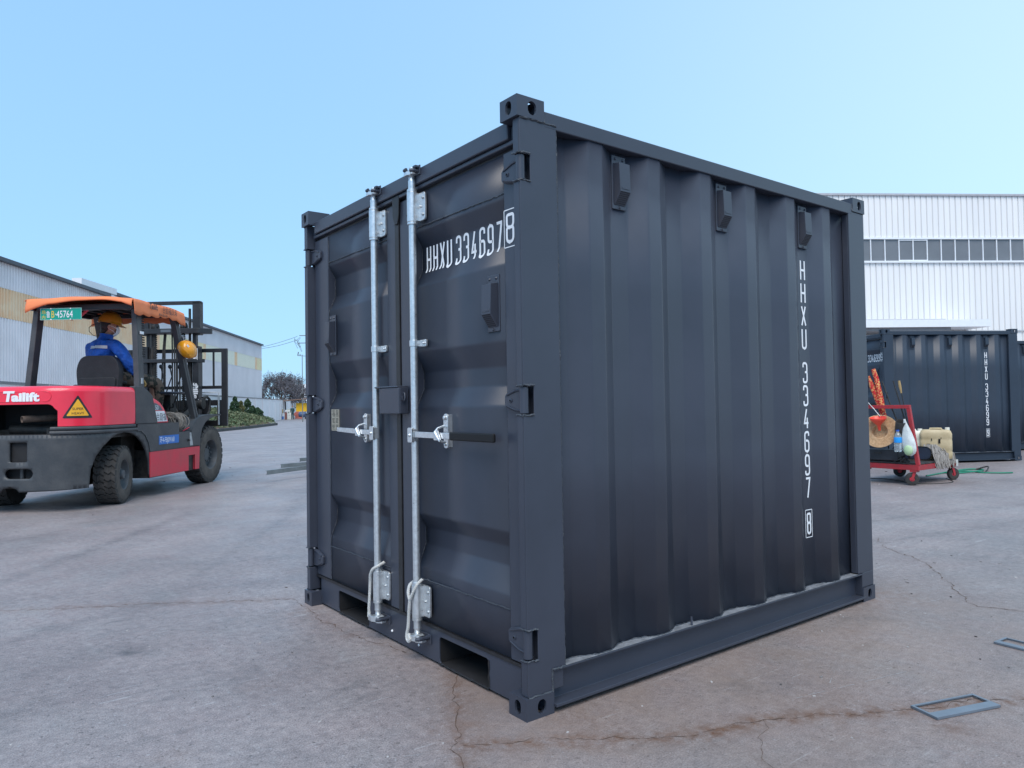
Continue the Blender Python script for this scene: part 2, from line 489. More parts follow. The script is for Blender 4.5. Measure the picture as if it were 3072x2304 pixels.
def ground_material():
    m = bpy.data.materials.new('yard_concrete'); m.use_nodes = True; nt = m.node_tree; N = nt.nodes; Lk = nt.links.new
    b = N['Principled BSDF']
    geo = N.new('ShaderNodeNewGeometry')
    def noise(scale, detail=6, rough=0.6, stretch=None, rot=0.0, dist=0.0):
        n = N.new('ShaderNodeTexNoise'); n.inputs['Scale'].default_value = scale; n.inputs['Detail'].default_value = detail
        n.inputs['Roughness'].default_value = rough; n.inputs['Distortion'].default_value = dist
        if stretch:
            mp = N.new('ShaderNodeMapping'); mp.inputs['Scale'].default_value = stretch; mp.inputs['Rotation'].default_value = (0, 0, rot)
            Lk(geo.outputs['Position'], mp.inputs[0]); Lk(mp.outputs[0], n.inputs['Vector'])
        else:
            Lk(geo.outputs['Position'], n.inputs['Vector'])
        return n.outputs['Fac']
    def ramp(fac, els):
        r = N.new('ShaderNodeValToRGB'); e = r.color_ramp.elements
        while len(e) < len(els): e.new(0.5)
        for q, (p, c) in zip(e, els): q.position = p; q.color = (*c, 1) if len(c) == 3 else c
        Lk(fac, r.inputs[0]); return r.outputs[0]
    def mix(fac, a, c, mode='MIX'):
        x = N.new('ShaderNodeMix'); x.data_type = 'RGBA'; x.blend_type = mode
        if isinstance(fac, float): x.inputs[0].default_value = fac
        else: Lk(fac, x.inputs[0])
        Lk(a, x.inputs[6])
        if isinstance(c, tuple): x.inputs[7].default_value = (*c, 1)
        else: Lk(c, x.inputs[7])
        return x.outputs[2]
    def math_(op, a, c, clamp=False):
        x = N.new('ShaderNodeMath'); x.operation = op; x.use_clamp = clamp
        for i, q in enumerate((a, c)):
            if isinstance(q, float): x.inputs[i].default_value = q
            else: Lk(q, x.inputs[i])
        return x.outputs[0]
    base = ramp(noise(0.8, 9, 0.68), [(0.30, (0.205, 0.180, 0.180)), (0.5, (0.292, 0.258, 0.256)), (0.72, (0.375, 0.330, 0.322))])
    pink = ramp(noise(2.3, 7, 0.7), [(0.40, (0, 0, 0)), (0.72, (1, 1, 1))])
    c = mix(math_('MULTIPLY', pink, 0.30), base, (0.26, 0.185, 0.185))
    teal = ramp(noise(1.1, 6, 0.65, (1, 1, 1), 0.0, 0.8), [(0.50, (0, 0, 0)), (0.66, (1, 1, 1))])
    c = mix(math_('MULTIPLY', teal, 0.30), c, (0.200, 0.215, 0.225))
    # thin white scratches in two directions
    for (sx_, sy_, ro) in ((1.1, 26.0, 0.75), (1.0, 30.0, -0.55), (0.8, 34.0, 1.6)):
        sc1 = ramp(noise(1.4, 2, 0.4, (sx_, sy_, 1), ro, 0.15), [(0.70, (0, 0, 0)), (0.715, (1, 1, 1))])
        brk = ramp(noise(5.0, 3, 0.6), [(0.50, (0, 0, 0)), (0.60, (1, 1, 1))])
        c = mix(math_('MULTIPLY', math_('MULTIPLY', sc1, brk), 0.55), c, (0.48, 0.47, 0.48))
    # long rubbed streaks
    st = ramp(noise(1.0, 5, 0.6, (9.0, 1.3, 1), 0.55, 0.4), [(0.56, (0, 0, 0)), (0.75, (1, 1, 1))])
    c = mix(math_('MULTIPLY', st, 0.42), c, (0.32, 0.31, 0.31))
    st2 = ramp(noise(1.3, 5, 0.6, (1.2, 10.0, 1), 0.3, 0.3), [(0.58, (0, 0, 0)), (0.75, (1, 1, 1))])
    c = mix(math_('MULTIPLY', st2, 0.42), c, (0.135, 0.13, 0.13))
    # mottle and grain
    g1 = ramp(noise(26, 6, 0.75), [(0.34, (0.74, 0.74, 0.75)), (0.66, (1.20, 1.20, 1.20))])
    c = mix(1.0, c, g1, 'MULTIPLY')
    g2 = ramp(noise(170, 3, 0.7), [(0.30, (0.50, 0.50, 0.52)), (0.5, (1, 1, 1)), (0.70, (1.45, 1.43, 1.40))])
    c = mix(1.0, c, g2, 'MULTIPLY')
    wsp = ramp(noise(60, 2, 0.5), [(0.67, (0, 0, 0)), (0.71, (1, 1, 1))])
    c = mix(math_('MULTIPLY', wsp, 0.55), c, (0.46, 0.46, 0.48))
    bsp = ramp(noise(48, 2, 0.5, (1, 1, 1), 1.0), [(0.30, (1, 1, 1)), (0.345, (0, 0, 0))])
    c = mix(math_('MULTIPLY', bsp, 0.6), c, (0.05, 0.045, 0.045))
    dsp = ramp(noise(16, 3, 0.6, (6.0, 14.0, 1), 0.9), [(0.30, (1, 1, 1)), (0.36, (0, 0, 0))])
    c = mix(math_('MULTIPLY', dsp, 0.5), c, (0.075, 0.07, 0.072))
    lsp = ramp(noise(14, 3, 0.6, (5.0, 16.0, 1), 0.35), [(0.64, (0, 0, 0)), (0.70, (1, 1, 1))])
    c = mix(math_('MULTIPLY', lsp, 0.4), c, (0.40, 0.395, 0.40))
    # old damp and oil marks
    oil = ramp(noise(0.42, 5, 0.62), [(0.58, (0, 0, 0)), (0.70, (1, 1, 1))])
    c = mix(math_('MULTIPLY', oil, 0.28), c, (0.115, 0.12, 0.125))
    # warm slab and rusty dirt
    a1 = N.new('ShaderNodeAttribute'); a1.attribute_name = 'warm'
    wn_ = ramp(noise(3.2, 8, 0.7), [(0.36, (0.35, 0.35, 0.35)), (0.66, (1, 1, 1))])
    c = mix(math_('MULTIPLY', math_('MULTIPLY', a1.outputs['Fac'], wn_), 0.72, True), c, (0.225, 0.160, 0.125))
    a2 = N.new('ShaderNodeAttribute'); a2.attribute_name = 'stain'
    sn = ramp(noise(14, 7, 0.75), [(0.38, (0, 0, 0)), (0.62, (1, 1, 1))])
    c = mix(math_('MULTIPLY', math_('MULTIPLY', a2.outputs['Fac'], sn), 0.95, True), c, (0.150, 0.078, 0.045))
    a3 = N.new('ShaderNodeAttribute'); a3.attribute_name = 'oil'
    on_ = ramp(noise(9, 8, 0.75), [(0.36, (0, 0, 0)), (0.60, (1, 1, 1))])
    c = mix(math_('MULTIPLY', math_('MULTIPLY', a3.outputs['Fac'], on_), 0.9, True), c, (0.060, 0.066, 0.072))
    a4 = N.new('ShaderNodeAttribute'); a4.attribute_name = 'chalk'
    cn_ = ramp(noise(11, 8, 0.8), [(0.44, (0, 0, 0)), (0.64, (1, 1, 1))])
    c = mix(math_('MULTIPLY', math_('MULTIPLY', a4.outputs['Fac'], cn_), 0.7, True), c, (0.42, 0.42, 0.43))
    Lk(c, b.inputs['Base Color'])
    rr = ramp(noise(2.0, 6, 0.7), [(0.3, (0.36,) * 3), (0.7, (0.60,) * 3)])
    Lk(rr, b.inputs['Roughness'])
    b.inputs['Specular IOR Level'].default_value = 0.5
    bp = N.new('ShaderNodeBump'); bp.inputs['Strength'].default_value = 0.8; bp.inputs['Distance'].default_value = 0.008
    h = math_('ADD', noise(30, 8, 0.75), math_('MULTIPLY', noise(220, 2, 0.6), 0.35))
    Lk(h, bp.inputs['Height']); Lk(bp.outputs[0], b.inputs['Normal'])
    return m
me.materials.append(ground_material())

CRACKM = mat('crack_dirt', (0.055, 0.040, 0.034), 0.9, var=0.5, scale=45, color2=(0.17, 0.11, 0.08))
def jag(pts, step, amp, rnd):
    out = []
    for (a, b) in zip(pts[:-1], pts[1:]):
        L = math.dist(a, b); k = max(1, int(L / step)); nx_, ny_ = -(b[1] - a[1]) / L, (b[0] - a[0]) / L
        off = 0
        for j in range(k):
            t = j / k; off = off * 0.7 + rnd.gauss(0, amp); e = math.sin(PI * t) if k > 1 else 0
            out.append((a[0] + (b[0] - a[0]) * t + nx_ * off * e, a[1] + (b[1] - a[1]) * t + ny_ * off * e))
    out.append(pts[-1]); return out
for k, (pts, w, rust) in CRACKS.items():
    rnd = random.Random(ord(k)); P = jag(pts, 0.020, 0.010, rnd); mb = MB(); vv = []
    for i, p in enumerate(P):
        q = P[min(i + 1, len(P) - 1)]; o_ = P[max(i - 1, 0)]
        d = Vector((q[0] - o_[0], q[1] - o_[1])).normalized(); n_ = Vector((-d.y, d.x))
        ww = w * .72 * rnd.uniform(0.05, 0.5) * (1.0 if rnd.random() > 0.15 else 2.4)
        vv += [(p[0] + n_.x * ww / 2, p[1] + n_.y * ww / 2, 0.0015), (p[0] - n_.x * ww / 2, p[1] - n_.y * ww / 2, 0.0015)]
    mb.add(vv, [(2 * i, 2 * i + 1, 2 * i + 3, 2 * i + 2) for i in range(len(P) - 1)])
    mb.build('crack', CRACKM, ground, smooth=0, recalc=False)

SCR = mat('chalky_scratch', (0.36, 0.35, 0.36), 0.85, var=0.2, scale=40)
for i, (p, q, w) in enumerate((((-1.238, 1.535), (-1.203, 1.638), .006), ((-.553, .092), (-.403, .035), .006), ((.92, -.486), (1.511, -.623), .004), ((1.154, -.488), (1.384, -.391), .004), ((-.845, 3.068), (.10, 3.95), .005), ((-1.106, 4.911), (.272, 7.998), .007),
        ((1.092, 7.638), (-.852, 3.405), .006), ((-.75, 5.0), (.7, 8.4), .006), ((.3, 5.2), (1.9, 9.2), .007), ((-.30, 1.6), (-.9, 2.2), .004), ((2.6, -.2), (3.6, -.5), .006), ((3.9, .3), (5.2, 1.4), .007))):
    rnd = random.Random(100 + i); P = jag([p, q], .03, .002, rnd); mb = MB()
    for a, c_ in zip(P[:-1], P[1:]):
        if rnd.random() < .35: continue
        d = Vector((c_[0] - a[0], c_[1] - a[1])); n_ = Vector((-d.y, d.x)).normalized() * w * rnd.uniform(.15, .5)
        mb.add([(a[0] + n_.x, a[1] + n_.y, .0012), (a[0] - n_.x, a[1] - n_.y, .0012), (c_[0] - n_.x, c_[1] - n_.y, .0012), (c_[0] + n_.x, c_[1] + n_.y, .0012)], [(0, 1, 2, 3)])
    mb.build('scratch', SCR, ground, smooth=0, recalc=False)['kind'] = 'stuff'
# loose grit and chips
mb = MB(); rnd = random.Random(11)
for i in range(420):
    if i < 240: x, y = rnd.uniform(-1.6, 4.5), rnd.uniform(-1.6, 2.6)
    else: x, y = rnd.uniform(-3, 14), rnd.uniform(-1, 16)
    if -0.02 < x < 2.55 and -0.02 < y < 2.1: continue
    r = rnd.uniform(0.001, 0.0036) * (1 + 0.12 * max(0, x + y)); a = rnd.uniform(0, 6.3)
    mx = Matrix.Rotation(a, 3, 'Z')
    mb.obox((x, y, r * 0.4), (r * rnd.uniform(0.7, 2.2), r, r * 0.5), mx)
tag(mb.build('grit', mat('grit', (0.04, 0.035, 0.035), 0.8, color2=(0.45, 0.43, 0.42), scale=1.7, vlow=0.42, vhigh=0.58), None, smooth=0, recalc=False), 'loose grit and chips scattered on the concrete', 'grit', kind='stuff')

# ================================================================ CONTAINER
L_, W_, H_ = 2.521, 2.058, 2.26
OUTS = [0.364 + 0.3437 * k for k in range(6)]        # where each outward rib starts
YO, YI = 0.012, 0.050
def side_profile():
    p = [(0.16, YI), (0.268, YI)]
    for k, s in enumerate(OUTS):
        p += [(s, YO), (s + 0.075, YO), (s + 0.152, YI)]
        nxt = OUTS[k + 1] - 0.092 if k < 5 else 2.26
        p += [(nxt, YI)]
    p += [(L_ - 0.02, YI)]
    return p
PO, PI_ = 0.066, 0.104
ZREC = [(1.925, 1.856, 1.752, 1.672), (1.376, 1.282, 1.204, 1.124), (0.643, 0.579, 0.502, 0.402)]
def door_x(z):
    for a, b, c, d in ZREC:
        if d <= z <= a:
            if z > b: return PO + (PI_ - PO) * (a - z) / (a - b)
            if z < c: return PO + (PI_ - PO) * (z - d) / (c - d)
            return PI_
    return PO

def strip(mb, pts, f0, f1):
    n = len(pts); vv = [f0(*p) for p in pts] + [f1(*p) for p in pts]
    mb.add(vv, [(i, i + 1, n + i + 1, n + i) for i in range(n - 1)])

def wavy(mb, p0, p1, r, rnd, step=0.012, n=5):
    p0 = Vector(p0); p1 = Vector(p1); k = max(2, int((p1 - p0).length / step))
    pts = [p0 + (p1 - p0) * i / k + Vector((rnd.gauss(0, r * .25), rnd.gauss(0, r * .25), rnd.gauss(0, r * .3))) for i in range(k + 1)]
    mb.tube(pts, [r * rnd.uniform(0.7, 1.2) for _ in pts], n)

def wavyline(mb, P, r, rnd, step=0.012, n=5):
    P = [Vector(p) for p in P]; pts = []
    for p0, p1 in zip(P[:-1], P[1:]):
        if (p1 - p0).length < 1e-4: continue
        k = max(1, int((p1 - p0).length / step))
        pts += [p0 + (p1 - p0) * i / k + Vector((rnd.gauss(0, r * .25), rnd.gauss(0, r * .25), rnd.gauss(0, r * .3))) for i in range(k)]
    pts.append(P[-1])
    mb.tube(pts, [r * rnd.uniform(0.7, 1.2) for _ in pts], n)

def make_container(paint):
    root = empty('shipping_container', (0, 0, 0))
    rnd = random.Random(4)
    # corner castings: hollow blocks with oval openings
    cx_, cy_, ch = 0.130, 0.103, 0.078
    for ix in (0, 1):
        for iy in (0, 1):
            for iz in (0, 1):
                mb = MB()
                x0 = 0 if ix == 0 else L_ - cx_; y0 = 0 if iy == 0 else W_ - cy_; z0 = 0.0 if iz == 0 else H_ - ch
                t = 0.010
                hs = stadium(cx_ * .55, ch / 2, 0.040, 0.052); hd = stadium(cy_ / 2, ch / 2, 0.036, 0.052); ht = stadium(cx_ / 2, cy_ / 2, 0.075, 0.05)
                for (yy, hole) in ((y0, iy == 0), (y0 + cy_, iy == 1)):
                    for off in (0, t if yy == y0 else -t):
                        sheet(mb, [(0, 0), (cx_, 0), (cx_, ch), (0, ch)], [hs] if hole else [], lambda a, b: (x0 + a, yy + off, z0 + b), 1, False)
                    if hole:
                        o2 = t if yy == y0 else -t
                        n = len(hs); mb.add([(x0 + a, yy, z0 + b) for a, b in hs] + [(x0 + a, yy + o2, z0 + b) for a, b in hs], [(i, (i + 1) % n, n + (i + 1) % n, n + i) for i in range(n)])
                for (xx, hole) in ((x0, ix == 0), (x0 + cx_, ix == 1)):
                    for off in (0, t if xx == x0 else -t):
                        sheet(mb, [(0, 0), (cy_, 0), (cy_, ch), (0, ch)], [hd] if hole else [], lambda a, b: (xx + off, y0 + a, z0 + b), 1, False)
                    if hole:
                        o2 = t if xx == x0 else -t
                        n = len(hd); mb.add([(xx, y0 + a, z0 + b) for a, b in hd] + [(xx + o2, y0 + a, z0 + b) for a, b in hd], [(i, (i + 1) % n, n + (i + 1) % n, n + i) for i in range(n)])
                for zz in (z0, z0 + ch):
                    for off in (0, t if zz == z0 else -t):
                        sheet(mb, [(0, 0), (cx_, 0), (cx_, cy_), (0, cy_)], [ht], lambda a, b: (x0 + a, y0 + b, zz + off), 1, False)
                mb.build('corner_casting', paint, root, smooth=0, recalc=False)
    # corner posts
    HZ = [(0.208, 0.318), (1.092, 1.198), (1.950, 2.050)]
    for iy in (0, 1):
        fy = (lambda y: y) if iy == 0 else (lambda y: W_ - y)
        mb = MB(); zb_, zt_ = ch + 0.001, H_ - ch - 0.001
        poly = [(0.128, zb_), (0.128, 0.156), (0.192, 0.156), (0.192, zt_), (0.014, zt_)]
        for a, b in reversed(HZ): poly += [(0.014, b), (0.062, b), (0.062, a), (0.014, a)]
        poly += [(0.014, zb_)]
        mb.prism(poly, 'y', fy(0.005), fy(0.012))
        zz = zb_
        for a, b in HZ + [(zt_, 0)]:
            mb.prism([(0.014, fy(0.0121)), (0.021, fy(0.0121)), (0.021, fy(0.040)), (0.075, fy(0.040)), (0.075, fy(0.046)), (0.014, fy(0.046))], 'z', zz, a); zz = b
        mb.box(0.080, fy(0.0125), ch + .001, 0.187, fy(0.07), H_ - ch - .001)
        mb.build('door_post', paint, root, bevel=0.004)
        mb = MB()
        mb.box(L_ - 0.173, fy(0.005), 0.16, L_ - 0.004, fy(0.012), H_ - ch - .001)
        mb.box(L_ - 0.128, fy(0.005), ch + .001, L_ - 0.004, fy(0.012), 0.16)
        mb.box(L_ - 0.011, fy(0.012), ch + .001, L_ - 0.004, fy(0.10), H_ - ch - .001)
        mb.box(L_ - 0.173, fy(0.0121), 0.162, L_ - 0.166, fy(0.046), 2.162)
        mb.build('rear_post', paint, root, bevel=0.004)
    # side walls, corrugated
    pr = side_profile()
    for iy in (0, 1):
        fy = (lambda y: y) if iy == 0 else (lambda y: W_ - y)
        mb = MB()
        pr2 = []
        for i, (a, b) in enumerate(pr):     # soften each fold a little
            if 0 < i < len(pr) - 1:
                A = Vector(pr[i - 1]); Bv = Vector((a, b)); Cv = Vector(pr[i + 1])
                k = 0.005
                pr2.append(tuple(Bv + (A - Bv).normalized() * k * 1.9))
                for t in (-1, -0.35, 0.35, 1):
                    q0 = Bv + (A - Bv).normalized() * k; q1 = Bv + (Cv - Bv).normalized() * k; u = (t + 1) / 2
                    pr2.append(tuple(q0 * (1 - u) ** 2 + Bv * 2 * u * (1 - u) + q1 * u * u))
                pr2.append(tuple(Bv + (Cv - Bv).normalized() * k * 1.9))
            else: pr2.append((a, b))
        lv = [0.157, 0.9, 1.6, 2.164]
        for za, zb in zip(lv[:-1], lv[1:]):
            strip(mb, pr2, lambda a, b: (a, fy(b), za), lambda a, b: (a, fy(b), zb))
        mb.build('side_wall', paint, root, smooth=60, solid=0.003, offset=0)
        mb = MB()
        mb.box(0.131, fy(0.004), 2.164, L_ - 0.131, fy(0.062), 2.226)
        mb.build('top_rail', paint, root, bevel=0.005)
        mb = MB()                          # channel-shaped bottom rail
        mb.prism([(fy(-.012), .022), (fy(.050), .022), (fy(.050), .150), (fy(.075), .150), (fy(.075), .157), (fy(.001), .157), (fy(.001), .150), (fy(.044), .150), (fy(.044), .034), (fy(-.012), .034)], 'x', 0.131, L_ - 0.131)
        mb.build('bottom_rail', paint, root, bevel=0.002)
        for xa in (0.1285, L_ - .134): MB().box(xa, fy(.004), .036, xa + .005, fy(.05), .148).build('rail_end_plate', paint, root)
        mb = MB(); q_ = [(max(a, .195), b) for a, b in pr[:-1]] + [(2.345, YI)]
        vv = [(a, fy(.003), .1585) for a, b in q_] + [(a, fy(b - .001 + rnd.uniform(-.002, .0)), .1592) for a, b in q_]; n = len(q_)
        mb.add(vv, [(i, i + 1, n + i + 1, n + i) for i in range(n - 1)]); mb.build('rail_ledge_strip', LEDGEM, root, smooth=0)  # paler grey strip covering the rail's top ledge
        mb = MB()                          # weld beads
        wavy(mb, (0.192, fy(0.010), 0.16), (0.194, fy(0.010), 2.16), 0.0035, rnd)
        mb.build_each('weld_seam', WELD, root, smooth=60); mb = MB()
        wavyline(mb, [(max(a, .195), fy(b - .002), .159) for a, b in pr[:-1]] + [(2.345, fy(YI - .002), .158)], 0.0045, rnd)
        mb.build('weld_seam', WELD, root, smooth=60); mb = MB()
        for zc, xe in ((0.079, 0.128), (0.156, 0.192)):
            wavy(mb, (0.014 if zc < .1 else 0.128, fy(0.004), zc), (xe, fy(0.004), zc), 0.004, rnd)
        wavy(mb, (0.128, fy(0.004), 0.08), (0.128, fy(0.004), 0.156), 0.004, rnd)
        wavy(mb, (0.014, fy(0.004), H_ - ch - .002), (0.190, fy(0.004), H_ - ch - .002), 0.004, rnd)
        wavy(mb, (0.131, fy(0.004), H_ - ch), (0.131, fy(0.006), 2.226), 0.004, rnd)
        wavy(mb, (L_ - .131, fy(0.004), H_ - ch), (L_ - .131, fy(0.006), 2.226), 0.004, rnd)
        mb.build_each('weld_seam', WELD, root, smooth=60)
    # stub on the bottom rail
    MB().cyl((0.93, 0.012, 0.157), (0.93, 0.014, 0.195), 0.005, n=8).build('earth_stud', paint, root)
    # end wall, roof, floor
    mb = MB(); pts = []
    y = 0.1
    while y < W_ - 0.2: pts += [(y, 0), (y + 0.07, 0), (y + 0.14, 0.04), (y + 0.21, 0.04)]; y += 0.28
    strip(mb, pts + [(W_ - .1, 0)], lambda a, b: (L_ - 0.02 - b, a, 0.16), lambda a, b: (L_ - 0.02 - b, a, 2.17))
    mb.build('end_wall', paint, root, solid=0.003, offset=0)
    mb = MB(); mb.box(L_ - 0.06, 0.104, 2.165, L_ - 0.004, W_ - 0.104, 2.225); mb.build('end_header', paint, root, bevel=.004)
    mb = MB(); mb.box(L_ - 0.06, 0.104, 0.02, L_ - 0.004, W_ - 0.104, 0.155); mb.build('end_sill', paint, root, bevel=.004)
    mb = MB(); pts = []; x = 0.16
    while x < L_ - 0.25: pts += [(x, 0), (x + 0.09, 0), (x + 0.11, 0.02), (x + 0.19, 0.02)]; x += 0.209
    strip(mb, [(0.10, 0)] + pts + [(L_ - .06, 0)], lambda a, b: (a, 0.063, 2.2 + b), lambda a, b: (a, W_ - 0.063, 2.2 + b))
    mb.build('roof', paint, root, solid=0.002, offset=0)
    MB().box(0.09, 0.034, 0.135, L_ - 0.07, W_ - 0.034, 0.149).build('floor', DARKIN, root)
    mb = MB()
    for xx in (0.45, 0.8, 1.2, 1.6, 2.0): mb.box(xx, 0.07, 0.04, xx + 0.04, W_ - 0.07, 0.133)
    mb.build_each('floor_beam', DARKIN, root)
    # door sill with fork pockets
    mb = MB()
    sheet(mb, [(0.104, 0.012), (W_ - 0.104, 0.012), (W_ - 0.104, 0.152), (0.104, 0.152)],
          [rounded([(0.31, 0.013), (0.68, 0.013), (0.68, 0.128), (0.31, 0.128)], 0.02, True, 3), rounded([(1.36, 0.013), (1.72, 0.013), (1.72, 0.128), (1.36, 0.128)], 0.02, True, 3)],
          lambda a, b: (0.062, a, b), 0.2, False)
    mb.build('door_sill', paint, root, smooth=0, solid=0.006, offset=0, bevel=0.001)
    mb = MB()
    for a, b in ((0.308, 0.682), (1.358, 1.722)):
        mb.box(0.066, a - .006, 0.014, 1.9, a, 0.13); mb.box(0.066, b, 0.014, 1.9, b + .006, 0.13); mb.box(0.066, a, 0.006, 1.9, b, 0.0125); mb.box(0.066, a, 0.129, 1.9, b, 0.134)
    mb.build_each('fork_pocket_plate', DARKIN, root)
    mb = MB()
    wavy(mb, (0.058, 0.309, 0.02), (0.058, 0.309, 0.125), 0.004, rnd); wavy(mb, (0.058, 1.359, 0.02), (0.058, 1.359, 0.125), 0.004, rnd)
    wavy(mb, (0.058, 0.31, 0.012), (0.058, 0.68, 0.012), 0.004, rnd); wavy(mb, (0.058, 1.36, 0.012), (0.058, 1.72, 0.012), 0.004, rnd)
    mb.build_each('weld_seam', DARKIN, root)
    # door header
    mb = MB()
    mb.box(0.034, 0.104, 2.128, 0.100, W_ - 0.104, 2.196)
    mb.box(0.046, 0.060, 2.108, 0.100, W_ - 0.060, 2.128)
    mb.box(0.050, 0.047, 2.128, 0.100, 0.104, 2.180); mb.box(0.050, W_ - .104, 2.128, 0.100, W_ - .047, 2.180)
    mb.build('door_header', paint, root, bevel=0.006)
    # gaskets
    mb = MB()
    mb.box(0.054, 0.047, 0.153, 0.085, W_ - 0.047, 0.166)
    mb.box(0.070, 0.047, 2.096, 0.085, W_ - 0.047, 2.107)
    mb.build_each('door_gasket', GASKET, root)
    mb = MB(); mb.box(0.052, 0.988, 0.166, 0.09, 1.026, 2.10)
    mb.prism([(0.968, 2.125), (1.035, 2.125), (1.03, 2.03), (1.012, 1.99), (0.985, 1.99), (0.972, 2.03)], 'x', 0.044, 0.0515)
    mb.build('centre_gasket', GASKET, root, bevel=0.003)
    # doors
    for side in (0, 1):
        if side == 0: ya, yb, pa, pb = 0.052, 0.985, 0.165, 0.852
        else: ya, yb, pa, pb = 1.029, 2.006, 1.115, 1.822
        mb = MB()
        zl = [0.168]
        for a, b, c, e in reversed(ZREC): zl += [e, c, b, a]
        zl += [2.094]
        pts = []
        for i, z_ in enumerate(zl):
            if 0 < i < len(zl) - 1:
                Bv = Vector((z_, door_x(z_))); A = Vector((zl[i - 1], door_x(zl[i - 1]))); Cv = Vector((zl[i + 1], door_x(zl[i + 1])))
                pts.append(tuple(Bv + (A - Bv).normalized() * .012))
                for u in (0, .3, .7, 1):
                    q0 = Bv + (A - Bv).normalized() * .006; q1 = Bv + (Cv - Bv).normalized() * .006
                    pts.append(tuple(q0 * (1 - u) ** 2 + Bv * 2 * u * (1 - u) + q1 * u * u))
                pts.append(tuple(Bv + (Cv - Bv).normalized() * .012))
            else: pts.append((z_, door_x(z_)))
        strip(mb, pts, lambda z_, x: (x, pa - .002, z_), lambda z_, x: (x, pb + .002, z_))
        dr = mb.build('door', paint, root, smooth=60, solid=0.003, offset=0)
        mb = MB()
        mb.box(0.058, ya, 0.167, 0.125, pa, 2.095)
        mb.box(0.058, pb, 0.167, 0.125, yb, 2.095)
        mb.build_each('door_frame', paint, dr, bevel=0.005)
        mb = MB()
        wavy(mb, (PO - .003, pa, 1.943), (PO - .003, pb, 1.943), 0.0032, rnd)
        wavy(mb, (PO - .003, pa, 0.352), (PO - .003, pb, 0.352), 0.0032, rnd)
        for yy in (pa, pb): wavyline(mb, [(door_x(za) - .002, yy + .001, za) for za in zl], 0.0022, rnd)
        mb.build_each('weld_seam', WELD, dr, smooth=60)
        # hinges
        for za, zb in HZ:
            zc = (za + zb) / 2; hh = (zb - za) / 2 - 0.004
            fy = (lambda y: y) if side == 0 else (lambda y: W_ - y)
            mb = MB()
            mb.cyl((0.030, fy(0.024), zc - hh), (0.030, fy(0.024), zc + hh), 0.0165, n=16)
            mb.cyl((0.030, fy(0.024), zc - hh - .006), (0.030, fy(0.024), zc + hh + .006), 0.007, n=8)
            def blade(s): return [(s(0.030), zc - hh * .92), (s(0.030), zc + hh * .92), (s(0.085), zc + hh * .9), (s(0.15), zc + hh * .55), (s(0.16), zc + hh * .35), (s(0.16), zc - hh * .35), (s(0.15), zc - hh * .55), (s(0.085), zc - hh * .9)]
            mb.prism(blade(fy), 'x', 0.044, 0.0575)
            mb.build('hinge', paint, dr, bevel=0.003)
            mb = MB()
            for sgn in (1, -1):
                mb.tube([(0.043, fy(0.045), zc + sgn * hh * .80), (0.0425, fy(0.09), zc + sgn * hh * .74), (0.0435, fy(0.145), zc + sgn * hh * .42)], 0.0045, 6)
            mb.lathe([(0.002, .0), (.008, .0), (.008, .003), (.004, .005)], (0.0440, fy(0.12), zc), (-1, 0, 0), 12)
            mb.build_each('hinge_rib', paint, dr, smooth=60)
            mb = MB()
            wavy(mb, (0.012, fy(0.006), za - .001), (0.062, fy(0.003), za - .001), 0.0045, rnd, .008); wavy(mb, (0.012, fy(0.006), zb + .001), (0.062, fy(0.003), zb + .001), 0.0045, rnd, .008)
            wavy(mb, (0.012, fy(0.006), za - .001), (0.012, fy(0.046), za - .001), 0.004, rnd, .008); wavy(mb, (0.012, fy(0.006), zb + .001), (0.012, fy(0.046), zb + .001), 0.004, rnd, .008)
            mb.build_each('hinge_weld', WELD, root, smooth=60)
        # locking rod with its guides, cams and keepers
        ry = 0.803 if side == 0 else 1.180; rx = 0.022
        mb = MB(); mb.cyl((rx, ry, 0.150), (rx, ry, 2.135), 0.0165, n=24)
        rod = mb.build('locking_rod', GALV, root, smooth=50)
        for za, zb in ((1.957, 2.092), (0.190, 0.335)):
            mb = MB()
            mb.cyl((rx, ry, za), (rx, ry, zb), 0.0235, n=24)
            mb.prism(rounded([(ry + 0.01, za + .004), (ry - 0.068, za + .004), (ry - 0.068, zb - .004), (ry + 0.01, zb - .004)], 0.014, True, 4), 'x', 0.047, 0.0575)
            mb.box(0.022, ry - .0235, za + .004, 0.05, ry - 0.006, zb - .004); mb.box(0.022, ry + .006, za + .004, 0.0575, ry + 0.0235, zb - .004)
            mb.build('rod_sleeve', GALV, rod, bevel=0.002)
            mb = MB()
            for z_ in (za - .012, zb + .0005): mb.cyl((rx, ry, z_), (rx, ry, z_ + .0115), 0.0225, n=24)
            mb.build_each('rod_collar', GALV, rod, bevel=0.001)
            mb = MB()
            for z_ in (za + .03, zb - .03):
                mb.lathe([(0.001, .006), (.006, .005), (.0075, .002), (.0075, 0)], (0.047, ry - 0.054, z_), (-1, 0, 0), 10)
            mb.lathe([(0.001, .009), (.004, .007), (.006, 0)], (0.047, ry - 0.036, (za + zb) / 2), (-1, 0, 0), 8)
            mb.build_each('rivet', GALV2, rod, smooth=60)
            mb = MB()
            for z_ in (za + .03, zb - .03): mb.lathe([(0.001, .0255), (.004, .0245), (.004, .022)], (rx, ry, z_), (-0.85, 0.5, 0), 10)
            mb.build_each('sleeve_pin', BLACKP, rod, smooth=60)
        mb = MB()                           # middle bracket
        mb.cyl((rx, ry, 1.396), (rx, ry, 1.424), 0.020, n=20)
        mb.prism(rounded([(ry, 1.394), (ry - 0.062, 1.394), (ry - 0.062, 1.426), (ry, 1.426)], 0.006, True, 3), 'x', 0.048, 0.0575)
        mb.box(0.024, ry - .0195, 1.396, 0.05, ry - 0.008, 1.424)
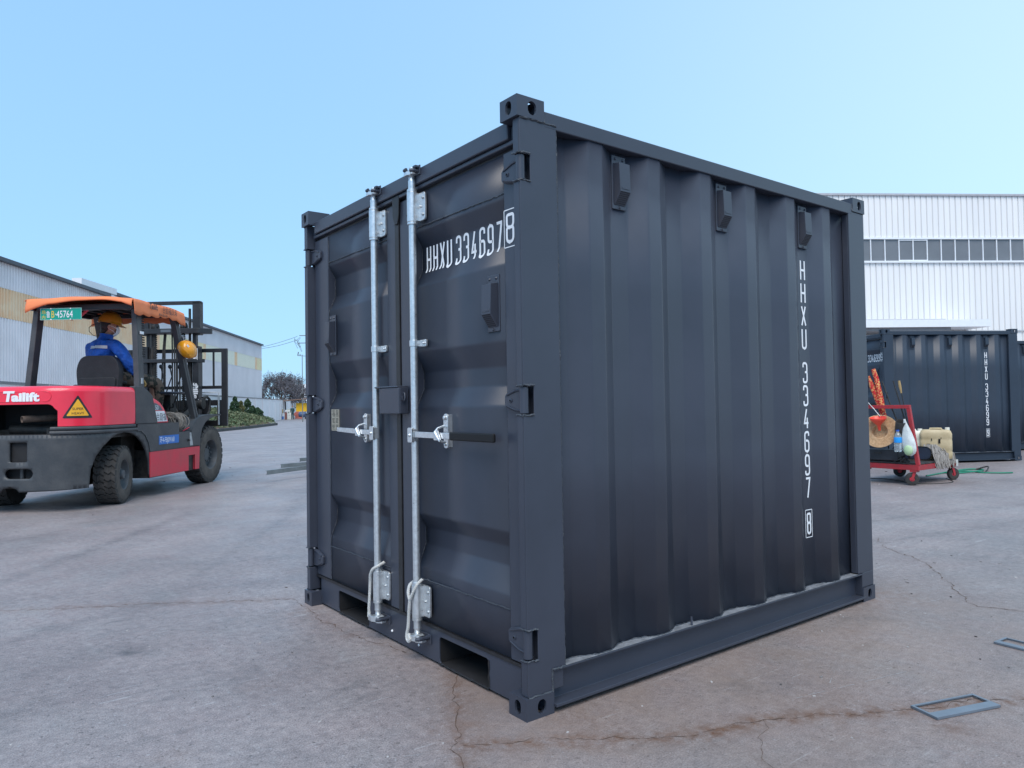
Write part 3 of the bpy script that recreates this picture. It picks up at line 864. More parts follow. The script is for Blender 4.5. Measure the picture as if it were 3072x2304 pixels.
        for q in (.042, .054): mb.lathe([(0.001, .006), (.005, .0045), (.005, 0)], (0.048, ry - q, 1.41), (-1, 0, 0), 8)
        mb.build('rod_bracket', GALV, rod, bevel=0.0015)
        # cams: top and bottom hooks
        for zc, sg in ((2.135, 1), (0.150, -1)):
            mb = MB()
            mb.lathe([(0.0165, 0), (0.0175, .006 * sg), (0.0140, .014 * sg), (0.0150, .024 * sg), (.012, .030 * sg), (.001, .032 * sg)], (rx, ry, zc), (0, 0, 1), 16)
            K = 1.0 if sg > 0 else 1.35
            S = lambda pts: [(rx + a * K, ry + c_ * K) for a, c_ in pts]
            mb.prism(S([(.012, -.018), (-.020, -.020), (-.030, -.004), (-.028, .024), (-.016, .034), (-.018, .012), (-.004, .014), (.012, .012)]), 'z', zc + sg * .030, zc + sg * (.048 if sg > 0 else .056))
            mb.prism(S([(.014, -.034), (-.004, -.036), (-.018, -.020), (-.006, -.012), (.014, -.012)]), 'z', zc + sg * .034, zc + sg * (.052 if sg > 0 else .062))
            mb.cyl((rx, ry, zc + sg * .030), (rx, ry, zc + sg * .070), 0.0125, n=12)
            mb.build('rod_cam', GALV, rod, bevel=0.002)
            mb = MB()
            z0, z1 = (zc + .034, zc + .066) if sg > 0 else (zc - .066, zc - .034)
            bx = 0.033 if sg > 0 else 0.058
            mb.box(bx - .006, ry - .062, z0 - .006, bx, ry + .03, z1 + .004)
            mb.box(0.006, ry - .060, z0 + .022, bx, ry - .034, z1)
            mb.tube([(bx, ry + .026, zc + sg * .056), (0.004, ry + .026, zc + sg * .056), (-.006, ry + .018, zc + sg * .056), (-.008, ry - .004, zc + sg * .056)], 0.008, 8)
            mb.tube([(bx, ry - .046, zc + sg * .044), (0.002, ry - .046, zc + sg * .044), (-.008, ry - .034, zc + sg * .044)], 0.0085, 8)
            mb.build('cam_keeper', paint, root, bevel=0.002)
        # handle
        sgn = -1 if side == 0 else 1
        mb = MB(); hz = 1.003
        mb.prism(rounded([(ry - .020, hz - .036), (ry + .020, hz - .036), (ry + .020, hz + .030), (ry - .020, hz + .030)], 0.008, True, 3), 'x', -0.006, 0.003)
        mb.box(-0.004, ry - .020 * 1, hz - .030, 0.026, ry - .0165, hz + .024); mb.box(-0.004, ry + .0165, hz - .030, 0.026, ry + .020, hz + .024)
        mb.lathe([(0.001, .007), (.006, .006), (.0075, .002), (.0075, 0)], (-.006, ry, hz - .003), (-1, 0, 0), 12)
        hd = mb.build('handle_hub', GALV, rod, bevel=0.0015)
        mb = MB()
        if side == 0:
            mb.box(0.004, ry - .02, hz - .013, 0.010, ry - 0.315, hz + .013)
            mb.build('door_handle', GALV, rod, bevel=0.002)
            MB().box(-.001, ry - .315, hz - .017, 0.015, ry - .625, hz + .017).build('handle_grip', BLACKP, rod, bevel=0.006, seg=3)
            hy = 0.575
        else:
            mb.prism([(ry + .02, hz - .012), (ry + .02, hz + .012), (ry + .20, hz + .012), (ry + .23, hz + .016), (ry + .42, hz + .018), (ry + .42, hz - .004), (ry + .23, hz - .010)], 'x', 0.004, 0.011)
            mb.build('door_handle', GALV, rod, bevel=0.002)
            hy = 1.335
        mb = MB()                           # hasp plate on the door
        mb.prism(rounded([(hy - .017, hz - .055), (hy + .017, hz - .055), (hy + .017, hz + .092), (hy - .017, hz + .092)], 0.017, True, 5), 'x', 0.040, 0.048)
        mb.box(0.046, hy - .015, hz - .05, PO + .002, hy + .015, hz + .088)
        mb.tube([(0.042, hy + .016, hz + .040), (0.012, hy + .018, hz + .030), (-0.004, hy + .018, hz + .014), (-0.004, hy + .004, hz - .002), (0.0, hy - .014, hz - .022), (0.03, hy - .014, hz - .030)], 0.0055, 8)
        mb.prism(rounded([(hy - .026, hz - .020), (hy + .030, hz - .020), (hy + .026, hz + .020), (hy - .004, hz + .024)], 0.006, True, 3), 'x', -0.003, 0.002)
        mb.lathe([(0.001, .012), (.008, .010), (.010, .003), (.010, 0)], (0.040, hy, hz + .074), (-1, 0, 0), 12)
        mb.lathe([(0.001, .010), (.006, .008), (.008, 0)], (0.040, hy, hz - .038), (-1, 0, 0), 12)
        mb.build('handle_hasp', GALV, rod, bevel=0.0015)
    for y_, z_ in ((1.105, .052), (0.852, .048)):
        MB().ball((0.0575, y_, z_), .0062, 8, 6).build('white_paint_spot', WHITEV, root, smooth=60)
    # lock box
    mb = MB(); mb.box(0.006, 0.918, 1.094, 0.055, 1.112, 1.216); mb.box(0.003, 0.93, 1.2165, 0.057, 1.16, 1.224)
    lb = mb.build('lock_box', paint, root, bevel=0.005)
    mb = MB(); mb.tube([(0.028, 0.917, 1.19), (0.028, 0.902, 1.188), (0.028, 0.900, 1.168), (0.022, 0.900, 1.152), (0.014, 0.900, 1.160), (0.014, 0.900, 1.175)], 0.0045, 8)
    mb.build('box_hook', paint, lb, smooth=60)
    MB().box(0.010, 0.9125, 1.096, 0.053, 0.9175, 1.214).build('box_end_plate', paint, lb, bevel=0.001)
    # ventilators
    def vent(fm, sgn=1):
        """fm(a, b, h): a across, b up (0 = centre), h proud of the wall"""
        mb = MB()
        def lbox(a0, a1, b0, b1, h0, h1, m=None):
            m = m or mb
            vv = [fm(a, b, h) for h in (h0, h1) for a, b in ((a0, b0), (a1, b0), (a1, b1), (a0, b1))]
            m.add(vv, [(3, 2, 1, 0), (4, 5, 6, 7), (0, 1, 5, 4), (1, 2, 6, 5), (2, 3, 7, 6), (3, 0, 4, 7)])
        lbox(-.040, .040, -.112, .112, 0.0, 0.007)
        v = mb.build('ventilator', paint, root, bevel=0.003)
        mb2 = MB()
        pr_ = [(0.078, .007), (0.072, .040), (-.045, .044), (-.094, .010), (-.094, .007)]
        vv = [fm(a, b, h) for a in (-.031, .031) for b, h in pr_]; n = len(pr_)
        mb2.add(vv, [(i, (i + 1) % n, n + (i + 1) % n, n + i) for i in range(n)] + [tuple(range(n)), tuple(range(n, 2 * n))])
        mb2.build('vent_hood', paint, v, bevel=0.005)
        mb3 = MB()                           # mesh openings under the hood
        for i in range(7):
            for j in range(7):
                t0 = (j + 0.25) / 7.4; t1 = (j + 0.8) / 7.4; a0 = -.026 + i * .0076; a1 = a0 + .0046
                q = lambda t: (-.045 - .049 * t, .0447 - .034 * t)
                mb3.add([fm(a0, *q(t0)), fm(a1, *q(t0)), fm(a1, *q(t1)), fm(a0, *q(t1))], [(0, 1, 2, 3)])
        mb3.build('vent_mesh', DARKIN, v, smooth=0, recalc=False)
        mb4 = MB()
        for a, b in ((-.022, .096), (.022, .096), (0.0, -.103)):
            c0 = Vector(fm(a, b, .007)); c1 = Vector(fm(a, b, .013)); mb4.cyl(c0, c1, 0.0065, 0.003, n=8)
        mb4.build_each('rivet', paint, v, smooth=60)
        mb5 = MB(); lbox(-.022, .022, -.036, -.026, .0440, .0455, mb5); lbox(-.026, .026, -.040, .066, .0424, .0436, mb5) if False else None
        mb5.build('vent_latch', paint, v, bevel=0.001)
    for xc in (0.564, 1.250, 1.940):
        vent(lambda a, b, h: (xc + a, YI - h - .002, 2.038 + b))
    vent(lambda a, b, h: (PO - h - .001, 0.243 - a, 1.527 + b))
    vent(lambda a, b, h: (PO - h - .001, 1.765 - a, 1.527 + b))
    # builder's plate
    mb = MB(); mb.box(PO - .004, 1.700, 0.998, PO - .0015, 1.800, 1.116); pl = mb.build('data_plate', OLDP, root)
    mb = MB()
    for i in range(15):
        if i in (4, 9): continue
        for c0, c1 in ((1.708, 1.745), (1.752, 1.792)):
            mb.box(PO - .0046, c0 + rnd.uniform(0, .006), 1.006 + i * .0072, PO - .0041, c1 - rnd.uniform(0, .012), 1.0085 + i * .0072)
    mb.build('plate_print', BLACKP, pl)
    return root

cont = make_container(PAINT)
tag(cont, 'near dark grey shipping container numbered 334697 8 with galvanised door locking rods', 'container', 'grey shipping containers in the yard')

def lettering(root, digits, check):
    mb = MB()
    # long side, read downwards
    x0, w, h, pitch, z0 = 1.9145, 0.047, 0.112, 0.1208, 1.867
    f = lambda a, b, e=0: (a, YI - 0.0028 - e, b)
    def one(ch, *a):
        m = MB(); write(m, ch, *a); m.build('painted_character', WHITEV, root, smooth=0, recalc=False)
    for i, ch in enumerate('HHXU'): one(ch, x0, z0 - i * pitch - h, w, h, 0.0115, f)
    for i, ch in enumerate(digits): one(ch, x0, 1.326 - i * pitch - h, w, h, 0.0115, f)
    one(check, x0 + .003, 0.425, 0.040, 0.112, 0.0115, f)
    bx = [(x0 - .008, .410), (x0 + .054, .410), (x0 + .054, .552), (x0 - .008, .552)]
    for i in range(4):
        ribbon(mb, [bx[i], bx[(i + 1) % 4]], 0.004, f, 0.05)
    mb.build('painted_frame', WHITEV, root, smooth=0, recalc=False)
    mb = MB()
    # door, laid over the pressing
    g = lambda a, b, e=0: (door_x(b) - 0.0035 - e, -a, b)
    y0 = 0.812
    for i, ch in enumerate('HHXU'): one(ch, -y0 + i * .0575, 1.730, 0.041, 0.128, 0.0115, g)
    for i, ch in enumerate(digits): one(ch, -y0 + .245 + i * .0585, 1.730, 0.042, 0.128, 0.0115, g)
    g2 = lambda a, b, e=0: (0.0568 - e, -a, b)
    one(check, -0.151, 1.742, 0.052, 0.116, 0.0115, g2)
    bx = [(-.162, 1.729), (-.078, 1.729), (-.078, 1.872), (-.162, 1.872)]
    for i in range(4):
        ribbon(mb, [bx[i], bx[(i + 1) % 4]], 0.004, g2, 0.05)
    mb.build('painted_frame', WHITEV, root, smooth=0, recalc=False)
cont2 = copy_tree(cont)
cont3 = copy_tree(cont)
lettering(cont, '334697', '8')
lettering(cont2, '334699', '9')
lettering(cont3, '334698', '4')
cont2.location = (10.7425, 3.8376, 0.012); cont2.rotation_euler = (0, 0, R(-29.7))
tag(cont2, 'dark container numbered 334699 9 standing behind the red trolley', 'container', 'grey shipping containers in the yard')
_e = Vector((math.cos(R(-29.7)), math.sin(R(-29.7)), 0)); _n = Vector((-_e.y, _e.x, 0))
cont3.location = Vector((10.7425, 3.8376, 0.012)) + _e * 4.05 + _n * 2.1
cont3.rotation_euler = (0, 0, R(-29.7))
tag(cont3, 'blue-black container cut by the right edge of the photo, farthest of the three', 'container', 'grey shipping containers in the yard')
def repaint(o):
    for s_ in o.material_slots:
        if s_.material == PAINT: s_.link = 'OBJECT'; s_.material = PAINT2
    for c in o.children: repaint(c)
repaint(cont2); repaint(cont3)

# ropes on the lower rod sleeves
def twisted(mb, pts, r):
    """three-strand rope along a smooth path"""
    P = [Vector(q) for q in pts]; S = []
    for i in range(len(P) - 1):
        p0, p1, p2, p3 = P[max(i - 1, 0)], P[i], P[i + 1], P[min(i + 2, len(P) - 1)]
        for j in range(10):
            t = j / 10
            S.append(0.5 * ((2 * p1) + (p2 - p0) * t + (2 * p0 - 5 * p1 + 4 * p2 - p3) * t * t + (3 * p1 - p0 - 3 * p2 + p3) * t ** 3))
    S.append(P[-1])
    ref = None; L = 0; F = []
    for i, q in enumerate(S):
        d = (S[min(i + 1, len(S) - 1)] - S[max(i - 1, 0)]).normalized()
        ref = d.orthogonal() if ref is None else ref
        a = (ref - d * ref.dot(d)).normalized(); ref = a; F.append((q, a, d.cross(a), L))
        if i < len(S) - 1: L += (S[i + 1] - q).length
    for k in range(3):
        mb.tube([q + (a * math.cos(l * 240 + k * 2.094) + b * math.sin(l * 240 + k * 2.094)) * r * .5 for q, a, b, l in F], r * .62, 6)
mb = MB(); ry = 1.18
twisted(mb, [(.046, ry - .022, .372), (.012, ry - .030, .362), (-.006, ry - .006, .345), (-.008, ry + .018, .315), (-.004, ry + .030, .285), (-.004, ry + .034, .24), (-.006, ry + .036, .19), (-.006, ry + .042, .15), (-.004, ry + .045, .118)], 0.0072)
mb.cyl((-.004, ry + .045, .128), (-.004, ry + .046, .104), 0.009, n=8)
tag(mb.build('rope', ROPE, None, smooth=60), 'white cord hanging straight from the left door rod sleeve', 'rope')
mb = MB(); ry = 0.803
twisted(mb, [(.030, ry + .028, .345), (.006, ry + .034, .33), (-.010, ry + .022, .30), (-.012, ry + .004, .275), (-.008, ry - .018, .31), (.006, ry - .034, .345), (.03, ry - .034, .362)], 0.0068)
twisted(mb, [(-.012, ry + .004, .277), (-.013, ry + .010, .24), (-.013, ry + .016, .19), (-.014, ry + .020, .15), (-.016, ry + .028, .118), (-.018, ry + .022, .098), (-.020, ry + .004, .092), (-.020, ry - .006, .104), (-.016, ry + .010, .122)], 0.0070)
tag(mb.build('rope', ROPE, None, smooth=60), 'white cord looped round the right door rod and ending in a small loop', 'rope')
# ================================================================ FORKLIFT
RED = mat('red_paint', (0.88, 0.028, 0.065), 0.30, var=0.10, scale=3, coat=0.4, color2=(0.78, 0.028, 0.06))
REDD = mat('dusty_red_paint', (0.66, 0.035, 0.065), 0.5, var=0.1, scale=4, color2=(0.52, 0.055, 0.07))
GREYP = mat('dark_grey_iron', (0.040, 0.044, 0.050), 0.50, var=0.2, scale=4.5, bump=0.2, bscale=40, color2=(0.078, 0.078, 0.080), vlow=.42, vhigh=.78, detail=9)
BLKP = mat('black_frame_paint', (0.020, 0.021, 0.025), 0.40, var=0.3, scale=5)
GRIME = mat('greasy_black', (0.010, 0.010, 0.011), 0.55, var=0.5, scale=12, bump=0.5, color2=(0.04, 0.036, 0.032))
RUBBER = mat('dusty_tyre_rubber', (0.028, 0.027, 0.027), 0.85, scale=9, color2=(0.055, 0.051, 0.048), bump=0.3, bscale=60)
SIDEW = mat('tyre_sidewall', (0.060, 0.052, 0.046), 0.85, scale=6, color2=(0.105, 0.090, 0.078), bump=0.2)
RIMM = mat('grey_rim', (0.060, 0.066, 0.074), 0.55, scale=8, color2=(0.095, 0.10, 0.105))
ORANGE = mat('faded_orange_cloth', (0.85, 0.24, 0.085), 0.75, scale=2.5, color2=(0.72, 0.21, 0.09), bump=0.3, bscale=14)
GREENPL = mat('green_plate', (0.0, 0.30, 0.22), 0.4, var=0.05)
YELL = mat('yellow_print', (0.75, 0.55, 0.03), 0.5, var=0.05)
AMBER = mat('amber_sticker', (0.85, 0.42, 0.03), 0.4, var=0.05)
BLUEPL = mat('blue_plate', (0.01, 0.15, 0.52), 0.4, var=0.05)
SEATM = mat('black_vinyl', (0.016, 0.016, 0.019), 0.55, var=0.3, bump=0.3, bscale=20)
RUST = mat('rusty_pipe', (0.10, 0.07, 0.055), 0.8, scale=14, color2=(0.20, 0.14, 0.11))
CHAINM = mat('oily_chain', (0.03, 0.03, 0.03), 0.5, 0.5, var=0.6, scale=60, bump=1.0, bscale=60)
GREYST = mat('slate_sticker', (0.10, 0.125, 0.15), 0.4, var=0.05)

FH = R(51)
FO = Vector((-0.642, 8.241, 0))
fl = empty('forklift', FO, FH)
tag(fl, 'red and dark grey diesel forklift with orange canopy cloth, seen from its rear right', 'forklift')

# plan outline of the counterweight, going from the right front, round the rear, to the left front
def outline(hw, rear, ru, rv, uf):
    pts = [(uf, -hw)]
    n = 12
    for i in range(n + 1):
        t = PI / 2 * i / n
        pts.append((rear + ru - ru * math.sin(t), -hw + rv - rv * math.cos(t)))
    pts += [(u, -v) for u, v in reversed(pts)]
    return pts
class Path:
    def __init__(s, pts):
        s.p = [Vector(q) for q in pts]; s.c = [0]
        for a, b in zip(s.p[:-1], s.p[1:]): s.c.append(s.c[-1] + (b - a).length)
        s.L = s.c[-1]
    def at(s, t):
        t = max(0, min(s.L, t))
        for i in range(len(s.c) - 1):
            if t <= s.c[i + 1] + 1e-9:
                k = (t - s.c[i]) / max(1e-9, s.c[i + 1] - s.c[i]); return s.p[i].lerp(s.p[i + 1], k)
        return s.p[-1]
    def find_u(s, u):          # arc position on the right-hand straight run
        return s.p[0].x - u
    def find_v(s, v):          # arc position of a v on the rear
        lo, hi = 0, s.L
        for _ in range(50):
            m_ = (lo + hi) / 2
            if s.at(m_).y < v: lo = m_
            else: hi = m_
        return lo
HW = 0.80
low = Path(outline(HW, -0.70, 0.50, 0.52, 0.66))
hi_ = Path(outline(HW, -0.70, 0.50, 0.52, 0.32))
def ff(path, inset=0.0):
    def f(s, z):
        q = path.at(s); q2 = path.at(s + .01); q1 = path.at(s - .01); d = (q2 - q1).normalized()
        return (q.x + d.y * inset, q.y - d.x * inset, z)
    return f
# lower iron counterweight with wheel arch, pin box and oval pocket
arch = []
for i in range(13):
    t = PI * i / 12
    arch.append((low.find_u(0.08 + 0.58 * math.cos(t)), 0.26 + 0.60 * math.sin(t) ** 0.8))
archL = [(low.L - a, b) for a, b in reversed(arch)]
outer = [(0, 0.26), (0, 0.862)]
sR, sL = arch[0][0], arch[-1][0]
outer = [(arch[-1][0], 0.255)] + [(a, b) for a, b in reversed(arch)] + [(0, 0.26), (0, 0.865), (low.L, 0.865), (low.L, 0.26)] + [(a, b) for a, b in reversed(archL)] + [(low.L - arch[-1][0], 0.255), (low.find_v(.16), 0.235), (low.find_v(.13), .27), (low.find_v(0.05), 0.30), (low.find_v(-.03), .27), (low.find_v(-.06), 0.235)]
box_ = rounded([(low.find_v(-.15), .565), (low.find_v(.05), .565), (low.find_v(.05), .785), (low.find_v(-.15), .785)], .02, True)
oval_ = stadium((low.find_v(-.055)), .438, .32, .108)
mb = MB(); sheet(mb, outer, [box_, oval_], ff(low), 0.05)
cw = mb.build('counterweight', GREYP, fl, smooth=50, solid=0.03, offset=-1)
mb = MB()
mb.box(-.66, -.16, .55, -.52, .12, .80); mb.box(-.60, -.22, .36, -.5, .16, .52)
mb.build('pin_pocket', DARKIN, fl)
MB().cyl((-.62, -.04, .37), (-.62, -.04, .50), .022).build('tow_pin', GREYP, fl)
mb = MB()                                # rounded ledge between iron and hood
for z0, z1, off in ((.865, .905, .012), (.912, .952, .004)):
    P_ = Path(outline(HW + off, -0.70 - off, 0.50, 0.52, 0.33 if z0 > .9 else .36))
    a_, b_ = P_.find_v(-.40 - 0), P_.find_v(.40)
    for s0, s1 in ((0, a_), (b_, P_.L)):
        k = 26; S = [s0 + (s1 - s0) * i / k for i in range(k + 1)]
        prof = [(0.05, z0), (0.006, z0), (0, z0 + .008), (0, z1 - .012), (0.008, z1), (0.05, z1)]
        vv = []
        for s_ in S:
            for ins, z_ in prof: vv.append(ff(P_, -ins)(s_, z_) if False else ff(P_, ins)(s_, z_))
        n = len(prof); mb.add(vv, [(i * n + j, i * n + j + 1, (i + 1) * n + j + 1, (i + 1) * n + j) for i in range(k) for j in range(n - 1)])
mb.build('body_moulding', GREYP, fl, smooth=60)
# dark exhaust recess
mb = MB()
P_ = Path(outline(HW - .02, -0.66, .5, .5, .2))
k = 20; s0, s1 = P_.find_v(-.44), P_.find_v(.44)
ring = [P_.at(s0 + (s1 - s0) * i / k) for i in range(k + 1)]
poly = [(q.x, q.y) for q in ring] + [(-.15, .46), (-.15, -.46)]
mb.prism(poly, 'z', .84, .868)
mb.box(-.20, -.5, .84, -.12, .5, 1.25)
mb.box(-.45, -.50, .86, -.15, -.46, 1.25); mb.box(-.45, .46, .86, -.15, .5, 1.25); mb.prism(poly, 'z', 1.20, 1.24)
mb.build('exhaust_recess', DARKIN, fl)
mb = MB(); pr_ = [(0.030, 0), (0.038, 0), (0.038, .5), (0.030, .5), (.030, .0)]
mb.lathe([(0.030, .3), (0.030, 0), (0.038, 0), (0.038, .55)], (-.60, -.02, 1.04), (0.80, -.58, .03), 20)
mb.build('exhaust_pipe', RUST, fl, smooth=60)
mb = MB(); mb.cyl((-.3, -.3, .9), (-.3, .3, .92), .07); mb.box(-.45, -.42, .868, -.25, -.2, .93); mb.build('muffler', GRIME, fl)
# red hood: side skin with slot, rolled top
ZH = 1.345
slot = rounded([(hi_.find_v(-.47), .9), (hi_.find_v(-.47), 1.208), (hi_.find_v(.445), 1.208), (hi_.find_v(.445), .9)], .07)
outer = [(0, .956), (0, ZH), (hi_.L, ZH), (hi_.L, .956), (hi_.find_v(.445), .956), (hi_.find_v(.445), 1.13)] + \
        [(hi_.find_v(.445 - .07 * (1 - math.cos(t))), 1.13 + .075 * math.sin(t)) for t in (0.4, .8, 1.2, PI / 2)] + \
        [(hi_.find_v(-.445 + .07 * (1 - math.cos(t))), 1.13 + .075 * math.sin(t)) for t in (PI / 2, 1.2, .8, .4)] + [(hi_.find_v(-.47), 1.13), (hi_.find_v(-.47), .956)]
mb = MB(); sheet(mb, outer, [], ff(hi_), 0.05)
prof = [(0, ZH), (.006, ZH + .025), (.022, ZH + .048), (.05, ZH + .060), (.12, ZH + .066)]
k = 70; vv = []
for i in range(k + 1):
    for ins, z_ in prof: vv.append(ff(hi_, ins)(hi_.L * i / k, z_))
n = len(prof); mb.add(vv, [(i * n + j, i * n + j + 1, (i + 1) * n + j + 1, (i + 1) * n + j) for i in range(k) for j in range(n - 1)])
mb.add([vv[i * n + n - 1] for i in range(k + 1)], [tuple(range(k + 1))])
fr = [vv[j] for j in range(n)] + [vv[k * n + j] for j in reversed(range(n))]
fr = [(.32, -HW, .956)] + fr + [(.32, HW, .956)]
mb.add(fr, [tuple(range(len(fr)))])
hood = mb.build('engine_hood', RED, fl, smooth=50)
# raised logo panel rim, logo letters
rim_ = stadium(hi_.find_v(-.07), 1.292, .68, .112, 8)
mb = MB(); mb.tube([ff(hi_, -.001)(a, b) for a, b in rim_ + [rim_[0]]], .0045, 6)
mb.build('logo_panel_rim', RED, hood, smooth=60)
sv = hi_.find_v
f = lambda path, s0, z0, off: (lambda x, y, h: tuple(Vector(ff(path, -off - h)(s0 + x * -1, z0 + y))))
def onrear(v0, z0, off): return lambda x, y, h: ff(hi_, -off - h)(sv(v0) - x, z0 + y)
text_mesh('maker_lettering', 'T', 0.155, WHITEV, hood, onrear(.125, 1.243, .004), .003, 1.25, bold=.006, shear=.12)
text_mesh('maker_lettering', 'ailift', 0.128, WHITEV, hood, onrear(.020, 1.243, .004), .003, 1.42, bold=.006)
# warning triangle wrapped on the corner
def tri(s): return [(0, .150 * s), (-.152 * s + .0, -.11 * s), (.152 * s, -.11 * s)]
sc_, zc_ = sv(-.60) - .045, 1.155
for nm, k_, m_, off in (('warning_triangle', 1.0, BLKP, .003), ('triangle_face', .74, AMBER, .005)):
    mb = MB(); sheet(mb, rounded([(sc_ - a * 1.0, zc_ + b - (0 if k_ == 1 else .004)) for a, b in tri(k_)], .02 * k_, True), [], ff(hi_, -off), .04)
    tr_ = mb.build(nm, m_, hood, smooth=60)
for tx, dz in (('SUPER', .000), ('HEAVY', -.050)):
    text_mesh('sticker_lettering', tx, 0.040, BLKP, hood, lambda x, y, h: ff(hi_, -.0065)(sc_ - x, zc_ - .02 + dz + y), 0, 1.0, 'CENTER')
# undercarriage block
mb = MB(); mb.box(-.35, -.42, .24, 2.3, .42, .92); mb.box(.70, -.78, .24, 1.9, .78, .60); mb.box(.35, -.60, .4, .66, .60, 1.3); mb.box(-.18, -.70, .80, .64, .70, .90)
mb.build('chassis', GRIME, fl)
mb = MB()
for sg in (-1, 1):
    # dark side box, step plate, red tank
    mb = MB()
    sheet(mb, [(.66, .582), (2.05, .582), (2.05, .790), (1.43, .808), (1.43, .935), (.36, .945), (.36, .86), (.44, .855), (.54, .80), (.62, .70)], [], lambda u, z: (u, sg * .803, z), .3, False)
    sheet(mb, [(.36, .3), (1.43, .3), (1.43, .80), (.36, .80)], [], lambda u, v: (u, sg * v, .935 if u < 1.5 else .8), .3, False)
    mb.build('side_box', GREYP, fl, smooth=0, solid=.012, offset=0)
    mb = MB(); mb.box(1.436, sg * .45, .775, 2.05, sg * .795, .790); mb.box(1.436, sg * .42, .79, 1.45, sg * .79, .93)
    mb.build('step_plate', GREYP, fl, bevel=.003)
    mb = MB(); sheet(mb, [(.655, .255), (2.03, .245), (2.05, .576), (.650, .578)], [[(1.70, .30), (1.905, .30), (1.905, .462), (1.70, .462)]] if False else [], lambda u, z: (u, sg * .806, z), .3, False)
    if sg == -1:
        mb = MB(); sheet(mb, [(.655, .255), (1.70, .249), (1.70, .462), (1.905, .462), (1.905, .247), (2.03, .245), (2.05, .576), (.650, .578)], [], lambda u, z: (u, sg * .806, z), .3, False)
        mb2 = MB(); mb2.box(1.70, -.79, .255, 1.72, -.6, .46); mb2.box(1.70, -.62, .25, 1.92, -.6, .47); mb2.box(1.905, -.79, .25, 1.915, -.6, .46)
        mb2.build('step_recess', REDD, fl)
    mb.build('side_panel', REDD, fl, smooth=0, solid=.012, offset=0)
    # black pillar foot and cowl
    mb = MB()
    sheet(mb, [(.33, .948), (.86, .948), (.735, 1.30), (.62, 1.37), (.47, 1.42), (.31, 1.42)], [], lambda u, z: (u, sg * .770, z), .3, False)
    mb.build('pillar_foot', GREYP, fl, smooth=0, solid=.07, offset=0, bevel=.008)
    arc = [(.735, 1.285), (.80, 1.28), (.90, 1.255), (1.00, 1.215), (1.09, 1.15), (1.15, 1.08), (1.20, 1.0), (1.225, .945)]
    mb = MB(); sheet(mb, [(.80, .945)] + arc, [], lambda u, z: (u, sg * .735, z), .3, False)
    cb = mb.build('front_cowl', RED, fl, smooth=0, solid=.06, offset=0, bevel=.01)
    if sg == -1:
        mb = MB(); a2 = [(.845, 1.115), (.842, 1.215), (.90, 1.205), (1.00, 1.165), (1.06, 1.112)]
        sheet(mb, a2, [], lambda u, z: (u, -.768, z), .3, False); mb.build('cowl_sticker', GREYST, cb, smooth=0, recalc=False)
        mb = MB(); sheet(mb, [(.88, .965), (.845, 1.105), (1.10, 1.103), (1.15, 1.04), (1.185, .965)], [], lambda u, z: (u, -.768, z), .3, False)
        mb.build('cowl_name_plate', WHITEV, cb, smooth=0, recalc=False)
        rs_ = lambda u0, z0, v: (lambda x, y, h: (u0 + x, v - h, z0 + y))
        text_mesh('cowl_lettering', '50', .085, WHITEV, cb, rs_(.86, 1.122, -.770), 0, 1.0)
        text_mesh('cowl_lettering', '台励福', .115, BLKP, cb, rs_(.885, .985, -.770), 0, .80)
        mb = MB(); mb.box(.876, -.8115, .662, 1.417, -.8095, .775); bp_ = mb.build('number_plate', BLUEPL, fl)
        text_mesh('plate_lettering', '环4-FBJ09168', .095, WHITEV, bp_, rs_(.895, .685, -.8125), 0, .74)
    # front fender sweeping over the drive wheel
    pts = [(1.78, .79), (1.86, .90), (1.96, .975), (2.10, 1.015), (2.30, 1.025), (2.52, 1.03), (2.78, 1.03)]
    lo = [(2.05, .58), (2.06, .70), (2.12, .84), (2.24, .93), (2.40, .985), (2.6, 1.01), (2.78, 1.022)]
    mb = MB(); sheet(mb, [(1.78, .79)] + pts[1:] + list(reversed(lo))[1:] + [(1.84, .60)], [], lambda u, z: (u, sg * .812, z), .3, False)
    mb.build('fender_side', GREYP, fl, smooth=0, solid=.012, offset=0)
    mb = MB(); vv = [(u, sg * v, z) for u, z in lo for v in (.50, .818)]
    mb.add(vv, [(2 * i, 2 * i + 1, 2 * i + 3, 2 * i + 2) for i in range(len(lo) - 1)])
    vv = [(u, sg * v, z) for u, z in pts for v in (.50, .818)]
    mb.add(vv, [(2 * i, 2 * i + 1, 2 * i + 3, 2 * i + 2) for i in range(len(pts) - 1)])
    mb.build('fender_top', GREYP, fl, smooth=60, solid=.010, offset=0)
